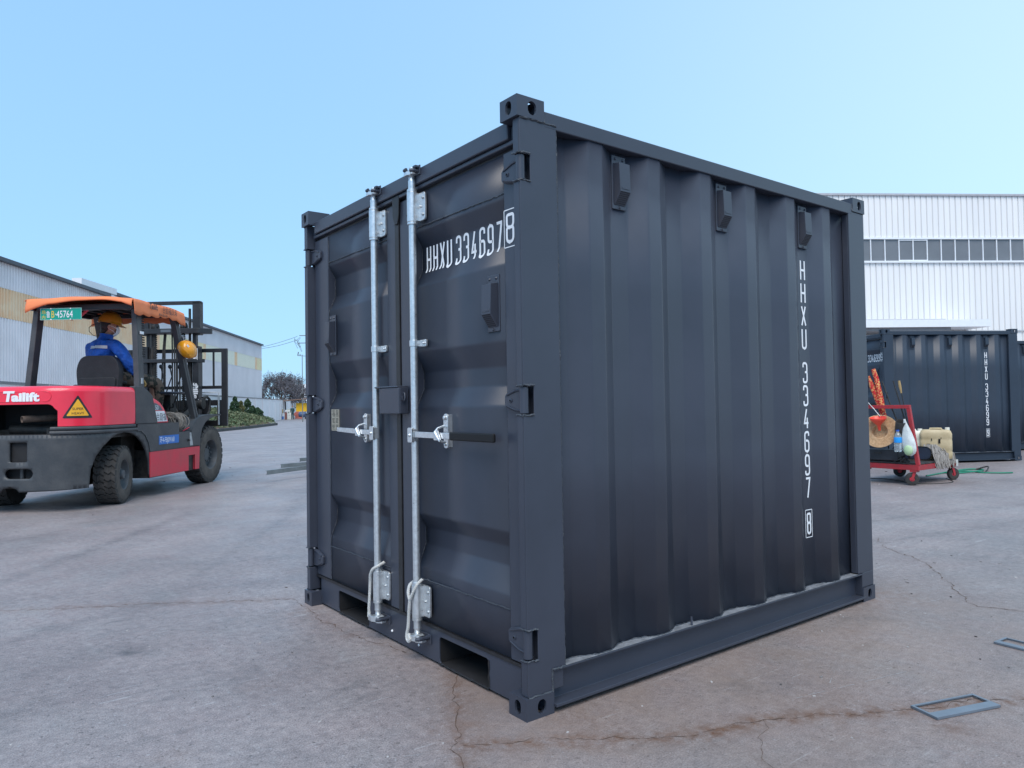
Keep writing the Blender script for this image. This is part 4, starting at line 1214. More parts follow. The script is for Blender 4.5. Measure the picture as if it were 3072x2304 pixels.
# wheels
def wheel(pos, steer, Rr, w, sg, rimr, nl=26, drive=False):
    root = MB()
    mx = Matrix.Translation(Vector(pos)) @ Matrix.Rotation(steer, 4, 'Z')
    axis = mx.to_3x3() @ Vector((0, sg, 0)); c = Vector(pos)
    wr = MB()
    d = w / 2
    if drive:
        wr.lathe([(rimr, d * .96), (rimr * .97, d * .93), (rimr * .90, d * .55), (rimr * .88, d * .1), (rimr * .62, d * .02), (rimr * .60, -.02), (.0, -.02)], c, axis, 36)
        wr.lathe([(rimr * .55, 0), (rimr * .52, d * .35), (rimr * .42, d * .40), (.0, d * .42)], c, axis, 24)
    else:
        wr.lathe([(rimr, d * .96), (rimr * .96, d * .92), (rimr * .9, d * .6), (rimr * .80, d * .15), (rimr * .55, -d * .1), (0, -d * .1)], c, axis, 36)
        wr.lathe([(rimr * .48, -.02), (rimr * .44, d * .55), (rimr * .33, d * .60), (rimr * .31, d * .85), (rimr * .27, d * .92), (0, d * .92)], c, axis, 20)
    wo = wr.build('wheel', RIMM, fl, smooth=40)
    nb = MB()
    for i in range(8):
        a = 2 * PI * i / 8 + .2; rr = rimr * (.48 if drive else .62); q = mx @ Vector((rr * math.cos(a), 0, rr * math.sin(a)))
        nb.cyl(q + axis * (d * .05 if not drive else d * .36), q + axis * (d * .28 if not drive else d * .60), .013, n=6)
    nb.build_each('wheel_nut', RIMM, wo)
    tb = MB()
    prof = [(rimr, d * .97), (rimr + .012, d * 1.01), (Rr * .80, d * 1.03), (Rr * .88, d * .97), (Rr * .945, d * .92), (Rr * .955, d * .6), (Rr * .955, -d * .6), (Rr * .945, -d * .92), (Rr * .80, -d * 1.03), (rimr, -d * .97)]
    tb.lathe(prof[:5], c, axis, 48)
    to = tb.build('tyre_wall', SIDEW, wo, smooth=40)
    tb = MB(); tb.lathe(prof[4:], c, axis, 48)
    R0, R1 = Rr * .945, Rr                     # chunky stepped lugs
    def P(a, r, y): return mx @ Vector((r * math.cos(a), y * sg, r * math.sin(a)))
    da = 2 * PI / nl
    for i in range(nl):
        for half in (1, -1):
            a0 = i * da + (0 if half == 1 else da / 2)
            cuts = [0.03, .38, .62, 1.0]; sh = [0.0, -.42, -.18, -.52]
            for j in range(3):
                y0, y1 = d * half * (1 - cuts[j]) , d * half * (1 - cuts[j + 1])
                s0, s1 = a0 + sh[j] * da * half, a0 + sh[j + 1] * da * half
                wd = da * .74
                vv = [P(s0, R0 - .01, y0), P(s0 + wd, R0 - .01, y0), P(s1 + wd, R0 - .01, y1), P(s1, R0 - .01, y1)]
                ed = .992 if j == 0 else 1
                vv += [P(s0 + .004, R1 * ed, y0 * .97), P(s0 + wd - .004, R1 * ed, y0 * .97), P(s1 + wd - .004, R1, y1), P(s1 + .004, R1, y1)]
                tb.add(vv, [(3, 2, 1, 0), (4, 5, 6, 7), (0, 1, 5, 4), (1, 2, 6, 5), (2, 3, 7, 6), (3, 0, 4, 7)])
            # shoulder block on the side of the tyre
            y0 = d * half
            vv = [P(a0, R0 - .035, y0 * .99), P(a0 + wd, R0 - .035, y0 * .99), P(a0 + wd, R1 * .985, y0 * .93), P(a0, R1 * .985, y0 * .93),
                  P(a0, R0 - .035, y0 * .90), P(a0 + wd, R0 - .035, y0 * .90), P(a0 + wd, R1 * .985, y0 * .86), P(a0, R1 * .985, y0 * .86)]
            tb.add(vv, [(0, 1, 2, 3), (7, 6, 5, 4), (0, 4, 5, 1), (1, 5, 6, 2), (2, 6, 7, 3), (3, 7, 4, 0)])
    tb.build('tyre_tread', RUBBER, wo, smooth=25)
wheel((.10, -.655, .348), R(13), .350, .25, -1, .185)
wheel((.10, .655, .348), R(13), .350, .25, 1, .185)
wheel((2.43, -.690, .430), 0, .432, .25, -1, .225, 28, True)
wheel((2.43, .690, .430), 0, .432, .25, 1, .225, 28, True)
MB().cyl((2.43, -.6, .43), (2.43, .6, .43), .09).build('drive_axle', GRIME, fl)

# overhead guard
GP = .705
mb0 = []
for sg in (-1, 1):
    mb = MB(); PB = GP + .02 if sg < 0 else .69; mb.bar((.55, sg * PB, 1.40), (.62, sg * (PB - .075), 2.46), .075, .125, (1, 0, 0)); 
    p_ = mb.build('guard_rear_post', GREYP, fl, bevel=.012)
    if sg == -1:
        mb = MB()
        for k in range(19):
            z_ = 1.80 + k * .031 + (0.03 if k > 9 else 0); t = (z_ - 1.4) / 1.01
            mb.box(.595 + .07 * t, -(GP + .02 - .075 * t) - .042, z_, .652 + .07 * t, -(GP + .02 - .075 * t) - .030, z_ + .017)
        mb.build_each('post_slot', DARKIN, p_)
        MB().box(.565, -.735, 2.095, .65, -.728, 2.13).build('post_label', WHITEV, p_)
        mb = MB(); mb.box(.53, -.765, 1.455, .58, -.758, 1.53); mb.build('hood_latch', GALV2, p_, bevel=.004)
    k_ = 1 if sg < 0 else .58; mb = MB(); mb.bar((2.02, sg * .75 * k_, .98), (1.52, sg * .68 * k_, 2.46), .075, .11, (1, 0, 0)); mb.bar((2.05, sg * .79 * k_, .97), (1.56, sg * .72 * k_, 2.36), .012, .05, (1, 0, 0))
    mb.build('guard_front_post', GREYP, fl, bevel=.010)
mb = MB()
for sg in (-1, 1): mb.bar((.50, sg * .65, 2.45), (1.55, sg * (.65 if sg < 0 else .52), 2.45), .06, .07)
mb.bar((.58, -.64, 2.45), (.58, .60, 2.45), .07, .07); mb.bar((1.55, -.64, 2.45), (1.55, .50, 2.45), .06, .06)
for i in range(6): mb.bar((.60, -.5 + i * .18, 2.475), (1.52, -.5 + i * .18, 2.475), .018, .03)
mb.build('guard_roof_frame', BLKP, fl, bevel=.004)
MB().box(.60, -.60, 2.492, 1.53, .50, 2.500).build('guard_roof_plate', BLKP, fl)
mb = MB(); mb.bar((.62, .20, 2.43), (.85, .34, 2.33), .03, .02); mb.bar((.62, -.02, 2.43), (.80, .20, 2.36), .03, .02)
mb.build_each('canopy_strap', REDD, fl)
# canopy cloth with scalloped hem
mb = MB(); nu, nv = 40, 32
def cloth(u, v):
    s = .010 * math.sin(u * 9 + v * 4) + .007 * math.sin(v * 13 + 1)
    return (u, v, 2.520 + .035 * math.cos(v * 2.0) + s * .5 - .03 * max(0, (u - 1.35) / .35) ** 2)
U0, U1, V0, VL = .36, 1.70, .755, .60
vv = [cloth(U0 + (U1 - U0) * i / nu, -V0 + (V0 + VL) * j / nv) for i in range(nu + 1) for j in range(nv + 1)]
mb.add(vv, [(i * (nv + 1) + j, i * (nv + 1) + j + 1, (i + 1) * (nv + 1) + j + 1, (i + 1) * (nv + 1) + j) for i in range(nu) for j in range(nv)])
def side_drop(t):      # hem depth along the side, scalloped
    base = .165 + .02 * math.cos(t * 5)
    return base + .022 * abs(math.sin(t * PI * 6.2)) 
for sg in (-1, 1):
    vv = []
    for i in range(121):
        t = i / 120; u = U0 + (U1 - U0) * t; VV = V0 if sg < 0 else VL; top = cloth(u, sg * VV); dr_ = side_drop(t)
        if sg == 1: dr_ *= .12
        for k in range(5):
            kk = k / 4; vv.append((u + .01 * kk * math.sin(u * 30), sg * (VV + .018 * math.sin(kk * PI * .6) + .006 * math.sin(u * 22) * kk), top[2] - dr_ * kk))
    mb.add(vv, [(i * 5 + j, i * 5 + j + 1, (i + 1) * 5 + j + 1, (i + 1) * 5 + j) for i in range(120) for j in range(4)])
vv = []
for j in range(61):       # rear roll of the cloth, sagging at the left
    v = -V0 + (V0 + VL) * j / 60; top = cloth(U0, v); dr_ = .060 + .015 * math.sin(v * 5) + .11 * max(0, (v - .30) / .30) ** 1.3
    if v < -.60: dr_ = .05 + (-.60 - v) * .3
    for k in range(5):
        kk = k / 4; vv.append((U0 - .035 * math.sin(kk * PI * .62), v, top[2] - dr_ * kk))
mb.add(vv, [(i * 5 + j, i * 5 + j + 1, (i + 1) * 5 + j + 1, (i + 1) * 5 + j) for i in range(60) for j in range(4)])
vv = []
for j in range(61):
    v = -V0 + (V0 + VL) * j / 60; top = cloth(U1, v)
    for k in range(4): vv.append((U1 + .015 * math.sin(k), v, top[2] - (.15 + .02 * abs(math.sin(v * 14))) * k / 3))
mb.add(vv, [(i * 4 + j, i * 4 + j + 1, (i + 1) * 4 + j + 1, (i + 1) * 4 + j) for i in range(60) for j in range(3)])
can = mb.build('canopy_cloth', ORANGE, fl, smooth=60, solid=.004, offset=0)
cs = lambda u0, z0: (lambda x, y, h: (u0 + x, -V0 - .027 - h, z0 + y))
text_mesh('canopy_lettering', 'Tailift', .100, BLKP, can, cs(.70, 2.440), 0, .95, bold=.002)
text_mesh('canopy_lettering', '台励福叉车', .105, BLKP, can, cs(1.04, 2.425), 0, .78)
text_mesh('canopy_lettering', '4006-586-228', .045, BLKP, can, cs(.94, 2.375), 0, .9)
# green licence plate facing the rear
mb = MB(); v0, v1 = .39, -.03
mb.box(.375, -.09, 2.270, .380, .44, 2.420)
PLT = mb.build('licence_plate', GREENPL, fl, bevel=.002)
pr2_ = lambda v, z: (lambda x, y, h: (.3735 - h, v - x, z + y))
text_mesh('plate_lettering', '场', .052, YELL, PLT, pr2_(.420, 2.350), 0, 1.0)
text_mesh('plate_lettering', '内', .052, YELL, PLT, pr2_(.420, 2.287), 0, 1.0)
text_mesh('plate_lettering', '鲁', .095, WHITEV, PLT, pr2_(.362, 2.307), 0, .55)
text_mesh('plate_lettering', 'B', .125, YELL, PLT, pr2_(.300, 2.300), 0, .62)
text_mesh('plate_lettering', '·45764', .125, WHITEV, PLT, pr2_(.255, 2.300), 0, .68)
mb = MB()
for a, b, c, d in ((-.085, 2.2725, .435, 2.2745), (-.085, 2.4155, .435, 2.4175), (-.087, 2.2725, -.085, 2.4175), (.435, 2.2725, .437, 2.4175)): mb.box(.3725, a, b, .3755, c, d)
for v in (.05, .30):
    for z_ in (2.277, 2.413): mb.cyl((.370, v, z_), (.376, v, z_), .008, n=8)
mb.build('plate_border', WHITEV, PLT)
mb = MB()
for v in (.05, .30): mb.box(.381, v - .012, 2.395, .545, v + .012, 2.425)
mb.build('plate_bracket', BLKP, fl)
# mast
MU = 2.86
for sg in (-1, 1):
    mb = MB()
    mb.box(MU - .07, sg * .36, .12, MU + .07, sg * .455, 2.12)
    mb.build('outer_mast_rail', BLKP, fl, bevel=.006)
    mb = MB()
    mb.box(MU - .03, sg * .345, .2, MU + .05, sg * .40, 2.83); mb.box(MU - .05, sg * .355, 2.3, MU + .07, sg * .475, 2.83)
    mb.build('inner_mast_rail', BLKP, fl, bevel=.004)
    mb = MB()
    k = 60
    for i in range(k):
        z_ = .5 + i * 1.95 / k; mb.box(MU - .10, sg * .20, z_, MU - .075, sg * .255, z_ + .022); mb.box(MU - .105, sg * .215, z_ + .006, MU - .07, sg * .24, z_ + .032)
    mb.build('lift_chain', CHAINM, fl, smooth=0)['kind'] = 'stuff'
    mb = MB(); mb.cyl((MU - .02, sg * .30, .3), (MU - .02, sg * .30, 2.1), .035, n=14); mb.cyl((MU - .02, sg * .30, 2.1), (MU - .02, sg * .30, 2.72), .02, n=12)
    mb.build('lift_cylinder', GRIME, fl, smooth=50)
    mb = MB(); mb.lathe([(.02, -.03), (.075, -.03), (.06, -.015), (.06, .015), (.075, .03), (.02, .03)], (MU - .07, sg * .23, 2.42), (0, 1, 0), 20)
    mb.build('chain_wheel', CHAINM, fl)
    mb = MB(); mb.cyl((2.05, sg * .33, .78), (MU - .12, sg * .42, 1.16), .045, n=14); mb.cyl((2.3, sg * .36, .92), (MU - .04, sg * .43, 1.24), .028, n=12)
    mb.build('tilt_cylinder', GRIME, fl, smooth=50)
mb = MB(); mb.box(MU - .05, -.475, 2.79, MU + .05, .475, 2.84); mb.build('mast_top_bar', BLKP, fl, bevel=.005)
mb = MB()
cross = rounded([(MU - .16, -.50), (MU - .16, .50), (MU - .02, .64), (MU + .06, .64), (MU + .06, -.64), (MU - .02, -.64)], .05, True)
mb.prism([(a, b) for a, b in cross], 'z', 2.315, 2.395); cr = mb.build('mast_cross_member', BLKP, fl, bevel=.006)
MB().box(MU - .164, -.06, 2.335, MU - .1605, .10, 2.378).build('cross_label', GREYST, cr)
mb = MB(); mb.prism([(a, b) for a, b in rounded([(MU - .14, -.34), (MU - .14, .34), (MU - .02, .52), (MU + .05, .52), (MU + .05, -.52), (MU - .02, -.52), ], .05, True)], 'z', 1.86, 1.915); mb.build('mast_cross_member', BLKP, fl, bevel=.006)
mb = MB(); mb.box(MU - .1, -.36, .5, MU - .02, .36, .62); mb.build('mast_cross_member', BLKP, fl)
mb = MB()
for v in (-.16, -.12, -.08, -.04, .10, .13): mb.tube([(MU - .06, v, 1.0), (MU - .075, v, 1.5), (MU - .06, v * .9, 2.0), (MU - .05, v * .7, 2.35)], .012, 8)
mb.build('hydraulic_hose', GRIME, fl, smooth=60)
rs_ = lambda y0, z0: (lambda x, y, h: (MU - .0725 - h, y0 + y * -1, z0 + x))
text_mesh('mast_lettering', 'T', .135, WHITEV, fl, rs_(-.375, 1.20), 0, .9, bold=.005)
text_mesh('mast_lettering', 'ailift', .105, WHITEV, fl, rs_(-.375, 1.29), 0, 1.35, bold=.005)
mb = MB(); mb.box(MU - .075, -.445, 1.90, MU - .0712, -.375, 2.08); ql = mb.build('mast_label', WHITEV, fl)
mb = MB(); rq = random.Random(2)
for i in range(9):
    z_ = 1.905 + i * .018; mb.box(MU - .0765, -.44, z_, MU - .0752, -.38 - rq.uniform(0, .03), z_ + .008)
mb.build('label_print', BLKP, ql)
# backrest and carriage
BU = 3.02
mb = MB(); mb.box(BU - .02, -.825, 2.03, BU + .02, .825, 2.09); mb.box(BU - .02, -.74, 1.44, BU + .02, .74, 1.49)
for v in (-.60, -.40, -.20, 0, .20, .40, .60): mb.box(BU - .012, v - .014, 1.49, BU + .012, v + .014, 2.03)
for v in (-.78, .78): mb.box(BU - .025, v - .045, .84, BU + .025, v + .045, 2.085)
mb.build('load_backrest', BLKP, fl, bevel=.004)
mb = MB(); sheet(mb, [(-.74, .84), (.74, .84), (.74, 1.26), (-.74, 1.26)], [[(-.66, .93), (-.52, .93), (-.52, 1.17), (-.66, 1.17)], [(.52, .93), (.66, .93), (.66, 1.17), (.52, 1.17)]], lambda a, b: (BU, a, b), .3, False)
mb.build('carriage_plate', BLKP, fl, smooth=0, solid=.04, offset=0)
mb = MB(); mb.tube([(BU - .03, -.70, .86), (BU - .03, -.70, 1.38), (BU - .03, -.55, 1.38), (BU - .03, .2, 1.38)], .009, 8); mb.cyl((BU - .05, -.70, .86), (BU - .05, -.70, 1.32), .014); mb.box(BU - .06, -.5, 1.26, BU + .0, -.30, 1.31); mb.build('side_shift_pipe', GALV2, fl, smooth=60)
mb = MB()
for v in (-.35, .35): mb.box(BU + .03, v - .06, .80, BU + .08, v + .06, 1.30); mb.prism([(BU + .03, .10), (BU + .50, .10), (BU + .50, .115), (BU + .12, .15), (BU + .08, .20), (BU + .08, .82), (BU + .03, .82)], 'y', v - .06, v + .06)
mb.build('fork', BLKP, fl, bevel=.004)
mb = MB(); mb.lathe([(.0, -.03), (.085, -.03), (.09, .0), (.085, .03), (0, .03)], (MU - .18, -.56, 1.20), (0, 1, 0), 20); mb.tube([(MU - .16, -.56, 1.29), (MU - .05, -.585, 1.31), (MU - .0, -.60, 1.27), (MU - .0, -.60, 1.10), (MU - .06, -.59, 1.02)], .022, 8); mb.build('hose_reel', GRIME, fl, smooth=60)
# driver's place
mb = MB()
sb = rounded([(-.27, 1.36), (-.295, 1.62), (-.22, 1.79), (.22, 1.79), (.295, 1.62), (.27, 1.36)], .12)
mb.prism(sb, 'x', .775, .880); mb.prism(rounded([(-.24, 1.36), (-.25, 1.50), (.25, 1.50), (.24, 1.36)], .05), 'x', .755, .776)
seat = mb.build('seat_back', SEATM, fl, bevel=.03, seg=3); seat.location = (.02, -.04, .055)
mb = MB(); mb.box(.86, -.16, 1.36, 1.38, .36, 1.47); mb.build('seat_cushion', SEATM, fl, bevel=.035, seg=3)
mb = MB(); mb.tube([(.80, -.17, 1.50), (.95, -.22, 1.50), (1.10, -.24, 1.49)], .028, 8); mb.build('seat_arm', SEATM, fl, smooth=60)
mb = MB(); mb.box(1.72, -.42, 1.33, 2.02, .42, 1.37); mb.box(1.70, .05, 1.36, 1.90, .30, 1.60); mb.prism([(1.74, 1.36), (2.04, 1.36), (2.10, .9), (1.95, .9)], 'y', .15, .48)
mb.box(1.62, -.62, 1.345, 2.0, .1, 1.375)
mb.build('dashboard', mat('blue_black_dash', (.03, .04, .06), .3, var=.1), fl, bevel=.012)
MB().box(1.40, -.60, .80, 1.95, .60, .86).build('floor_plate', GRIME, fl)
mb = MB(); rq = random.Random(9)
for i in range(26):
    a = (rq.uniform(1.5, 2.1), rq.uniform(-.55, .1), rq.uniform(.86, 1.30)); b = (a[0] + rq.uniform(-.2, .3), a[1] + rq.uniform(-.3, .3), a[2] + rq.uniform(-.25, .2))
    m_ = ((a[0] + b[0]) / 2, (a[1] + b[1]) / 2, min(a[2], b[2]) - rq.uniform(0, .1)); mb.tube([a, m_, b], rq.uniform(.008, .02), 6)
mb.box(1.72, -.50, .86, 1.95, .1, 1.10); mb.cyl((1.7, -.4, 1.12), (1.7, .1, 1.12), .06); mb.box(1.9, -.45, 1.1, 2.05, .3, 1.33)
mb.build('valve_block', GRIME, fl, smooth=60)
mb = MB(); mx_ = Matrix.Rotation(R(-62), 3, 'Y') if False else None
wc = Vector((1.66, .10, 1.78)); ax = Vector((-.42, 0, .91)).normalized(); a_ = ax.orthogonal().normalized(); b_ = ax.cross(a_)
ring = [wc + (a_ * math.cos(t) + b_ * math.sin(t)) * .185 for t in [2 * PI * i / 32 for i in range(33)]]
mb.tube(ring, .013, 8)
for t in (0.3, 2.4, 4.5): mb.bar(wc - ax * .03, wc + (a_ * math.cos(t) + b_ * math.sin(t)) * .18, .03, .012, ax)
mb.cyl(wc - ax * .06, wc - ax * .0, .045); mb.build('steering_wheel', SEATM, fl, smooth=60)
mb = MB(); mb.cyl(wc - ax * .05, wc - ax * .42 + Vector((.02, 0, 0)), .035, .055); mb.build('steering_column', BLKP, fl)
for u, v in ((1.72, -.38), (1.80, -.47), (1.87, -.57)):
    mb = MB(); mb.tube([(u + .02, v + .04, 1.36), (u + .05, v + .0, 1.52), (u + .07, v - .02, 1.60), (u + .02, v - .02, 1.72)], .009, 8)
    lv_ = mb.build('control_lever', BLKP, fl, smooth=60)
    MB().ball((u + .015, v - .02, 1.74), .028, 12, 8, (1, 1, 1.15)).build('lever_knob', BLKP, lv_, smooth=60)
mb = MB(); mb.box(1.955, -.665, 1.38, 2.0, -.60, 1.50); mb.build('work_lamp', GRIME, fl, bevel=.01)
mb = MB(); mb.cyl((1.70, -.75, .79), (1.70, -.75, .80), .02); mb.box(1.70, -.80, .79, 1.93, -.60, .80); mb.box(1.74, -.815, .60, 1.93, -.808, .785); mb.build('scuffed_bracket', GALV2, fl)

# coil of wire rope lying on the step
mb = MB(); rq = random.Random(5)
for i in range(34):
    c = Vector((rq.uniform(1.46, 1.72), rq.uniform(-.70, -.55), .93 + rq.uniform(-.01, .02))); r_ = rq.uniform(.09, .135); ph_ = rq.uniform(0, 6.3); nA = Vector((1, rq.uniform(-.35, .35), rq.uniform(-.25, .25))).normalized(); a1_ = nA.orthogonal().normalized(); b1_ = nA.cross(a1_)
    mb.tube([c + (a1_ * math.cos(t + ph_) + b1_ * math.sin(t + ph_)) * r_ * (1 + .05 * math.sin(3 * t)) + nA * .02 * math.sin(t * .5) for t in [6.0 * j / 20 for j in range(21)]], .0045, 5)
coil = mb.build('rope_coil', mat('old_sling', (.28, .25, .22), .8, var=.3, scale=20), None, smooth=60)
coil.location = FO; coil.rotation_euler = (0, 0, FH)
tag(coil, 'coil of worn grey rope lying on the forklift step', 'rope')
MB().tube([(1.72, -.72, .81), (1.80, -.76, .85), (1.90, -.77, .88)], .006, 6).build('red_tie', RED, coil)

# hanging helmet
HELM = mat('yellow_helmet', (.82, .33, .012), .25, var=.06, coat=.4)
HELM2 = mat('ochre_helmet', (.55, .22, .02), .32, var=.1, coat=.3)
def helmet(parent_name, material, mx, parent=None):
    """shell with brim, local +X the peak, +Z up, origin at the rim"""
    mb = MB(); n, m = 28, 10; vv = []
    for j in range(m + 1):
        t = PI / 2 * j / m
        for i in range(n):
            a = 2 * PI * i / n; rx_, ry_ = .138, .110
            ridge = .006 * max(0, math.cos(a * 1) ** 2 - .93) / .07 * math.sin(t * 2) 
            ridge = .007 if abs(math.sin(a)) < .23 and j < 8 else 0
            vv.append(mx @ Vector((rx_ * math.sin(t) * math.cos(a), ry_ * math.sin(t) * math.sin(a), .150 * math.cos(t) + ridge)))
    mb.add(vv, [(j * n + i, j * n + (i + 1) % n, (j + 1) * n + (i + 1) % n, (j + 1) * n + i) for j in range(m) for i in range(n)])
    vv = []
    for k, (ex, pk, dz) in enumerate(((0, 0, 0), (.010, .045, -.014))):
        for i in range(n):
            a = 2 * PI * i / n; e = ex + pk * max(0, math.cos(a)) ** 3
            vv.append(mx @ Vector(((.138 + e) * math.cos(a), (.110 + ex) * math.sin(a), dz * (.3 + max(0, math.cos(a))))))
    mb.add(vv, [(i, (i + 1) % n, n + (i + 1) % n, n + i) for i in range(n)])
    return mb.build(parent_name, material, parent, smooth=50, solid=.004, offset=-1)
LOC = Matrix.Translation(FO) @ Matrix.Rotation(FH, 4, 'Z')
hp = Vector((1.69, -.80, 1.985))
_up = Vector((-.62, -.42, -.52)).normalized(); _pk = Vector((.45, -.35, -.72)); _pk = (_pk - _up * _pk.dot(_up)).normalized(); _sd = _up.cross(_pk)
mxh = LOC @ Matrix.Translation(hp) @ Matrix((_pk, _sd, _up)).transposed().to_4x4()
hh = helmet('safety_helmet', HELM, mxh)
tag(hh, 'bright yellow safety helmet hanging from the forklift front post', 'helmet')
MB().tube([LOC @ Vector(q) for q in ((1.70, -.80, 1.99), (1.62, -.80, 2.08), (1.60, -.78, 2.16), (1.66, -.76, 2.18), (1.72, -.76, 2.10))], .005, 6).build('visor_wire', GALV2, hh, smooth=60)
mb = MB(); mb.obox(LOC @ Vector((1.70, -.79, 2.06)), (.03, .02, .05), Matrix.Rotation(FH, 3, 'Z')); mb.tube([LOC @ Vector(q) for q in ((1.70, -.79, 2.05), (1.66, -.78, 2.11), (1.66, -.74, 2.14))], .008, 6); mb.build('helmet_strap', BLKP, hh)
mb = MB(); mb.obox(mxh @ Vector((-.075, .06, .103)), (.036, .002, .013), (mxh.to_3x3() @ Matrix.Rotation(R(50), 3, 'X')).normalized()); mb.build('helmet_sticker', WHITEV, hh)

# ================================================================ PERSON
SKIN = mat('skin', (.42, .22, .15), .5, var=.08)
HAIR = mat('black_hair', (.012, .010, .010), .5, bump=.6, bscale=120)
JACK = mat('blue_work_jacket', (.004, .085, .42), .68, var=.25, scale=9, bump=1.0, bscale=13)
JACK.node_tree.nodes['Bump'].inputs['Distance'].default_value = .05
DARKCL = mat('dark_cloth', (.018, .018, .024), .8, var=.3, scale=20, bump=.4)
GLOVE = mat('tan_work_glove', (.42, .27, .09), .85, var=.25, scale=30, bump=.4)
MASK = mat('white_mask', (.78, .78, .80), .8, var=.05, bump=.5, bscale=60)
CAMO = mat('camouflage_cloth', (.16, .115, .085), .85, color2=(.028, .030, .022), scale=16, vlow=.47, vhigh=.53, detail=2)
REFL = mat('reflective_tape', (.5, .52, .54), .4, var=.1)
def skin_mesh(name, chains, material, parent, sub=2, root_i=0):
    """chains: list of [(pos, (rx, ry)), ...]; chains after the first start at an index of an existing vertex"""
    me = bpy.data.meshes.new(name); vs_, es, rad = [], [], []
    for start, ch in chains:
        prev = start
        for p, r in ch:
            vs_.append(p); rad.append(r if isinstance(r, tuple) else (r, r)); i = len(vs_) - 1
            if prev is not None: es.append((prev, i))
            prev = i
    me.from_pydata([tuple(v) for v in vs_], es, [])
    o = bpy.data.objects.new(name, me); col.objects.link(o)
    bm = bmesh.new(); bm.from_mesh(me); lay = bm.verts.layers.skin.verify(); bm.verts.ensure_lookup_table()
    for i, v in enumerate(bm.verts): v[lay].radius = rad[i]; v[lay].use_root = (i == root_i)
    bm.to_mesh(me); bm.free()
    md = o.modifiers.new('skin', 'SKIN'); md.use_smooth_shade = True; md.branch_smoothing = .3
    md2 = o.modifiers.new('sub', 'SUBSURF'); md2.levels = sub; md2.render_levels = sub
    dg = bpy.context.evaluated_depsgraph_get(); m2 = bpy.data.meshes.new_from_object(o.evaluated_get(dg))
    bpy.data.objects.remove(o)
    m2.polygons.foreach_set('use_smooth', [True] * len(m2.polygons)); m2.materials.clear(); m2.materials.append(material)
    o = bpy.data.objects.new(name, m2); col.objects.link(o)
    if parent: o.parent = parent
    return o
drv = empty('person', FO + Matrix.Rotation(FH, 3, 'Z') @ Vector((-.08, .05, .065)), FH)
drv.scale = (1.06, 1.06, 1.06); drv.location.z -= .105; drv.location -= Matrix.Rotation(FH, 3, 'Z') @ Vector((.015, 0, 0))
tag(drv, 'driver in blue work jacket, ochre helmet and white face mask sitting on the forklift', 'person')
V = Vector
hipc, belly, chest, neckb, neckt = V((1.03, .02, 1.56)), V((1.02, .01, 1.70)), V((1.05, -.01, 1.86)), V((1.09, -.03, 1.99)), V((1.11, -.05, 2.06))
shR, shL = V((1.00, -.23, 1.93)), V((1.12, .19, 1.93))
elR, wrR, hnR = V((1.00, -.38, 1.68)), V((1.14, -.44, 1.515)), V((1.18, -.455, 1.47))
elL, wrL, hnL = V((1.33, .26, 1.74)), V((1.52, .16, 1.76)), V((1.57, .13, 1.78))
# body: one continuous figure under the clothes
body = skin_mesh('body', [(None, [(hipc, (.13, .11)), (belly, (.12, .10)), (chest, (.14, .10)), (neckb, (.07, .06)), (neckt, (.052, .052)), (V((1.12, -.06, 2.10)), (.058, .058))]),
    (2, [(shR, (.055, .055)), (elR, (.042, .042)), (wrR, (.030, .030)), (hnR, (.035, .022))]), (2, [(shL, (.055, .055)), (elL, (.042, .042)), (wrL, (.030, .030)), (hnL, (.035, .022))]),
    (0, [(V((1.12, -.14, 1.50)), (.085, .08)), (V((1.62, -.38, 1.45)), (.062, .062)), (V((1.70, -.34, 1.10)), (.05, .05)), (V((1.68, -.22, .92)), (.04, .05)), (V((1.80, -.22, .89)), (.04, .03))]),
    (0, [(V((1.12, .16, 1.50)), (.085, .08)), (V((1.50, .20, 1.47)), (.062, .062)), (V((1.66, .20, 1.10)), (.05, .05)), (V((1.68, .20, .92)), (.04, .05)), (V((1.80, .20, .89)), (.04, .03))])], SKIN, drv)
jack = skin_mesh('jacket', [(None, [(V((1.03, .02, 1.54)), (.185, .15)), (belly, (.185, .145)), (chest, (.185, .135)), (V((1.085, -.02, 1.965)), (.10, .085)), (V((1.10, -.04, 2.03)), (.078, .075))]),
    (2, [(shR + V((0, .03, .0)), (.095, .09)), ((shR + elR) / 2 + V((-.02, -.02, 0)), (.082, .08)), (elR, (.074, .072)), ((elR + wrR) / 2, (.064, .062)), (wrR - V((.03, -.01, -.03)), (.056, .054))]),
    (2, [(shL + V((0, -.03, .0)), (.09, .085)), ((shL + elL) / 2, (.076, .076)), (elL, (.070, .068)), ((elL + wrL) / 2, (.060, .058)), (wrL - V((.03, -.02, 0)), (.052, .050))])], JACK, drv)
mb = MB(); mb.lathe([(.088, -.02), (.078, .015), (.080, .045), (.074, .046), (.07, .0)], V((1.10, -.04, 2.02)), V((.1, -.12, 1)), 18)
mb.build('collar', JACK, drv, smooth=60)
MB().lathe([(.060, -.02), (.064, .01), (.060, .035)], V((1.115, -.43, 1.545)), (wrR - elR), 16).build('cuff', DARKCL, drv, smooth=60)
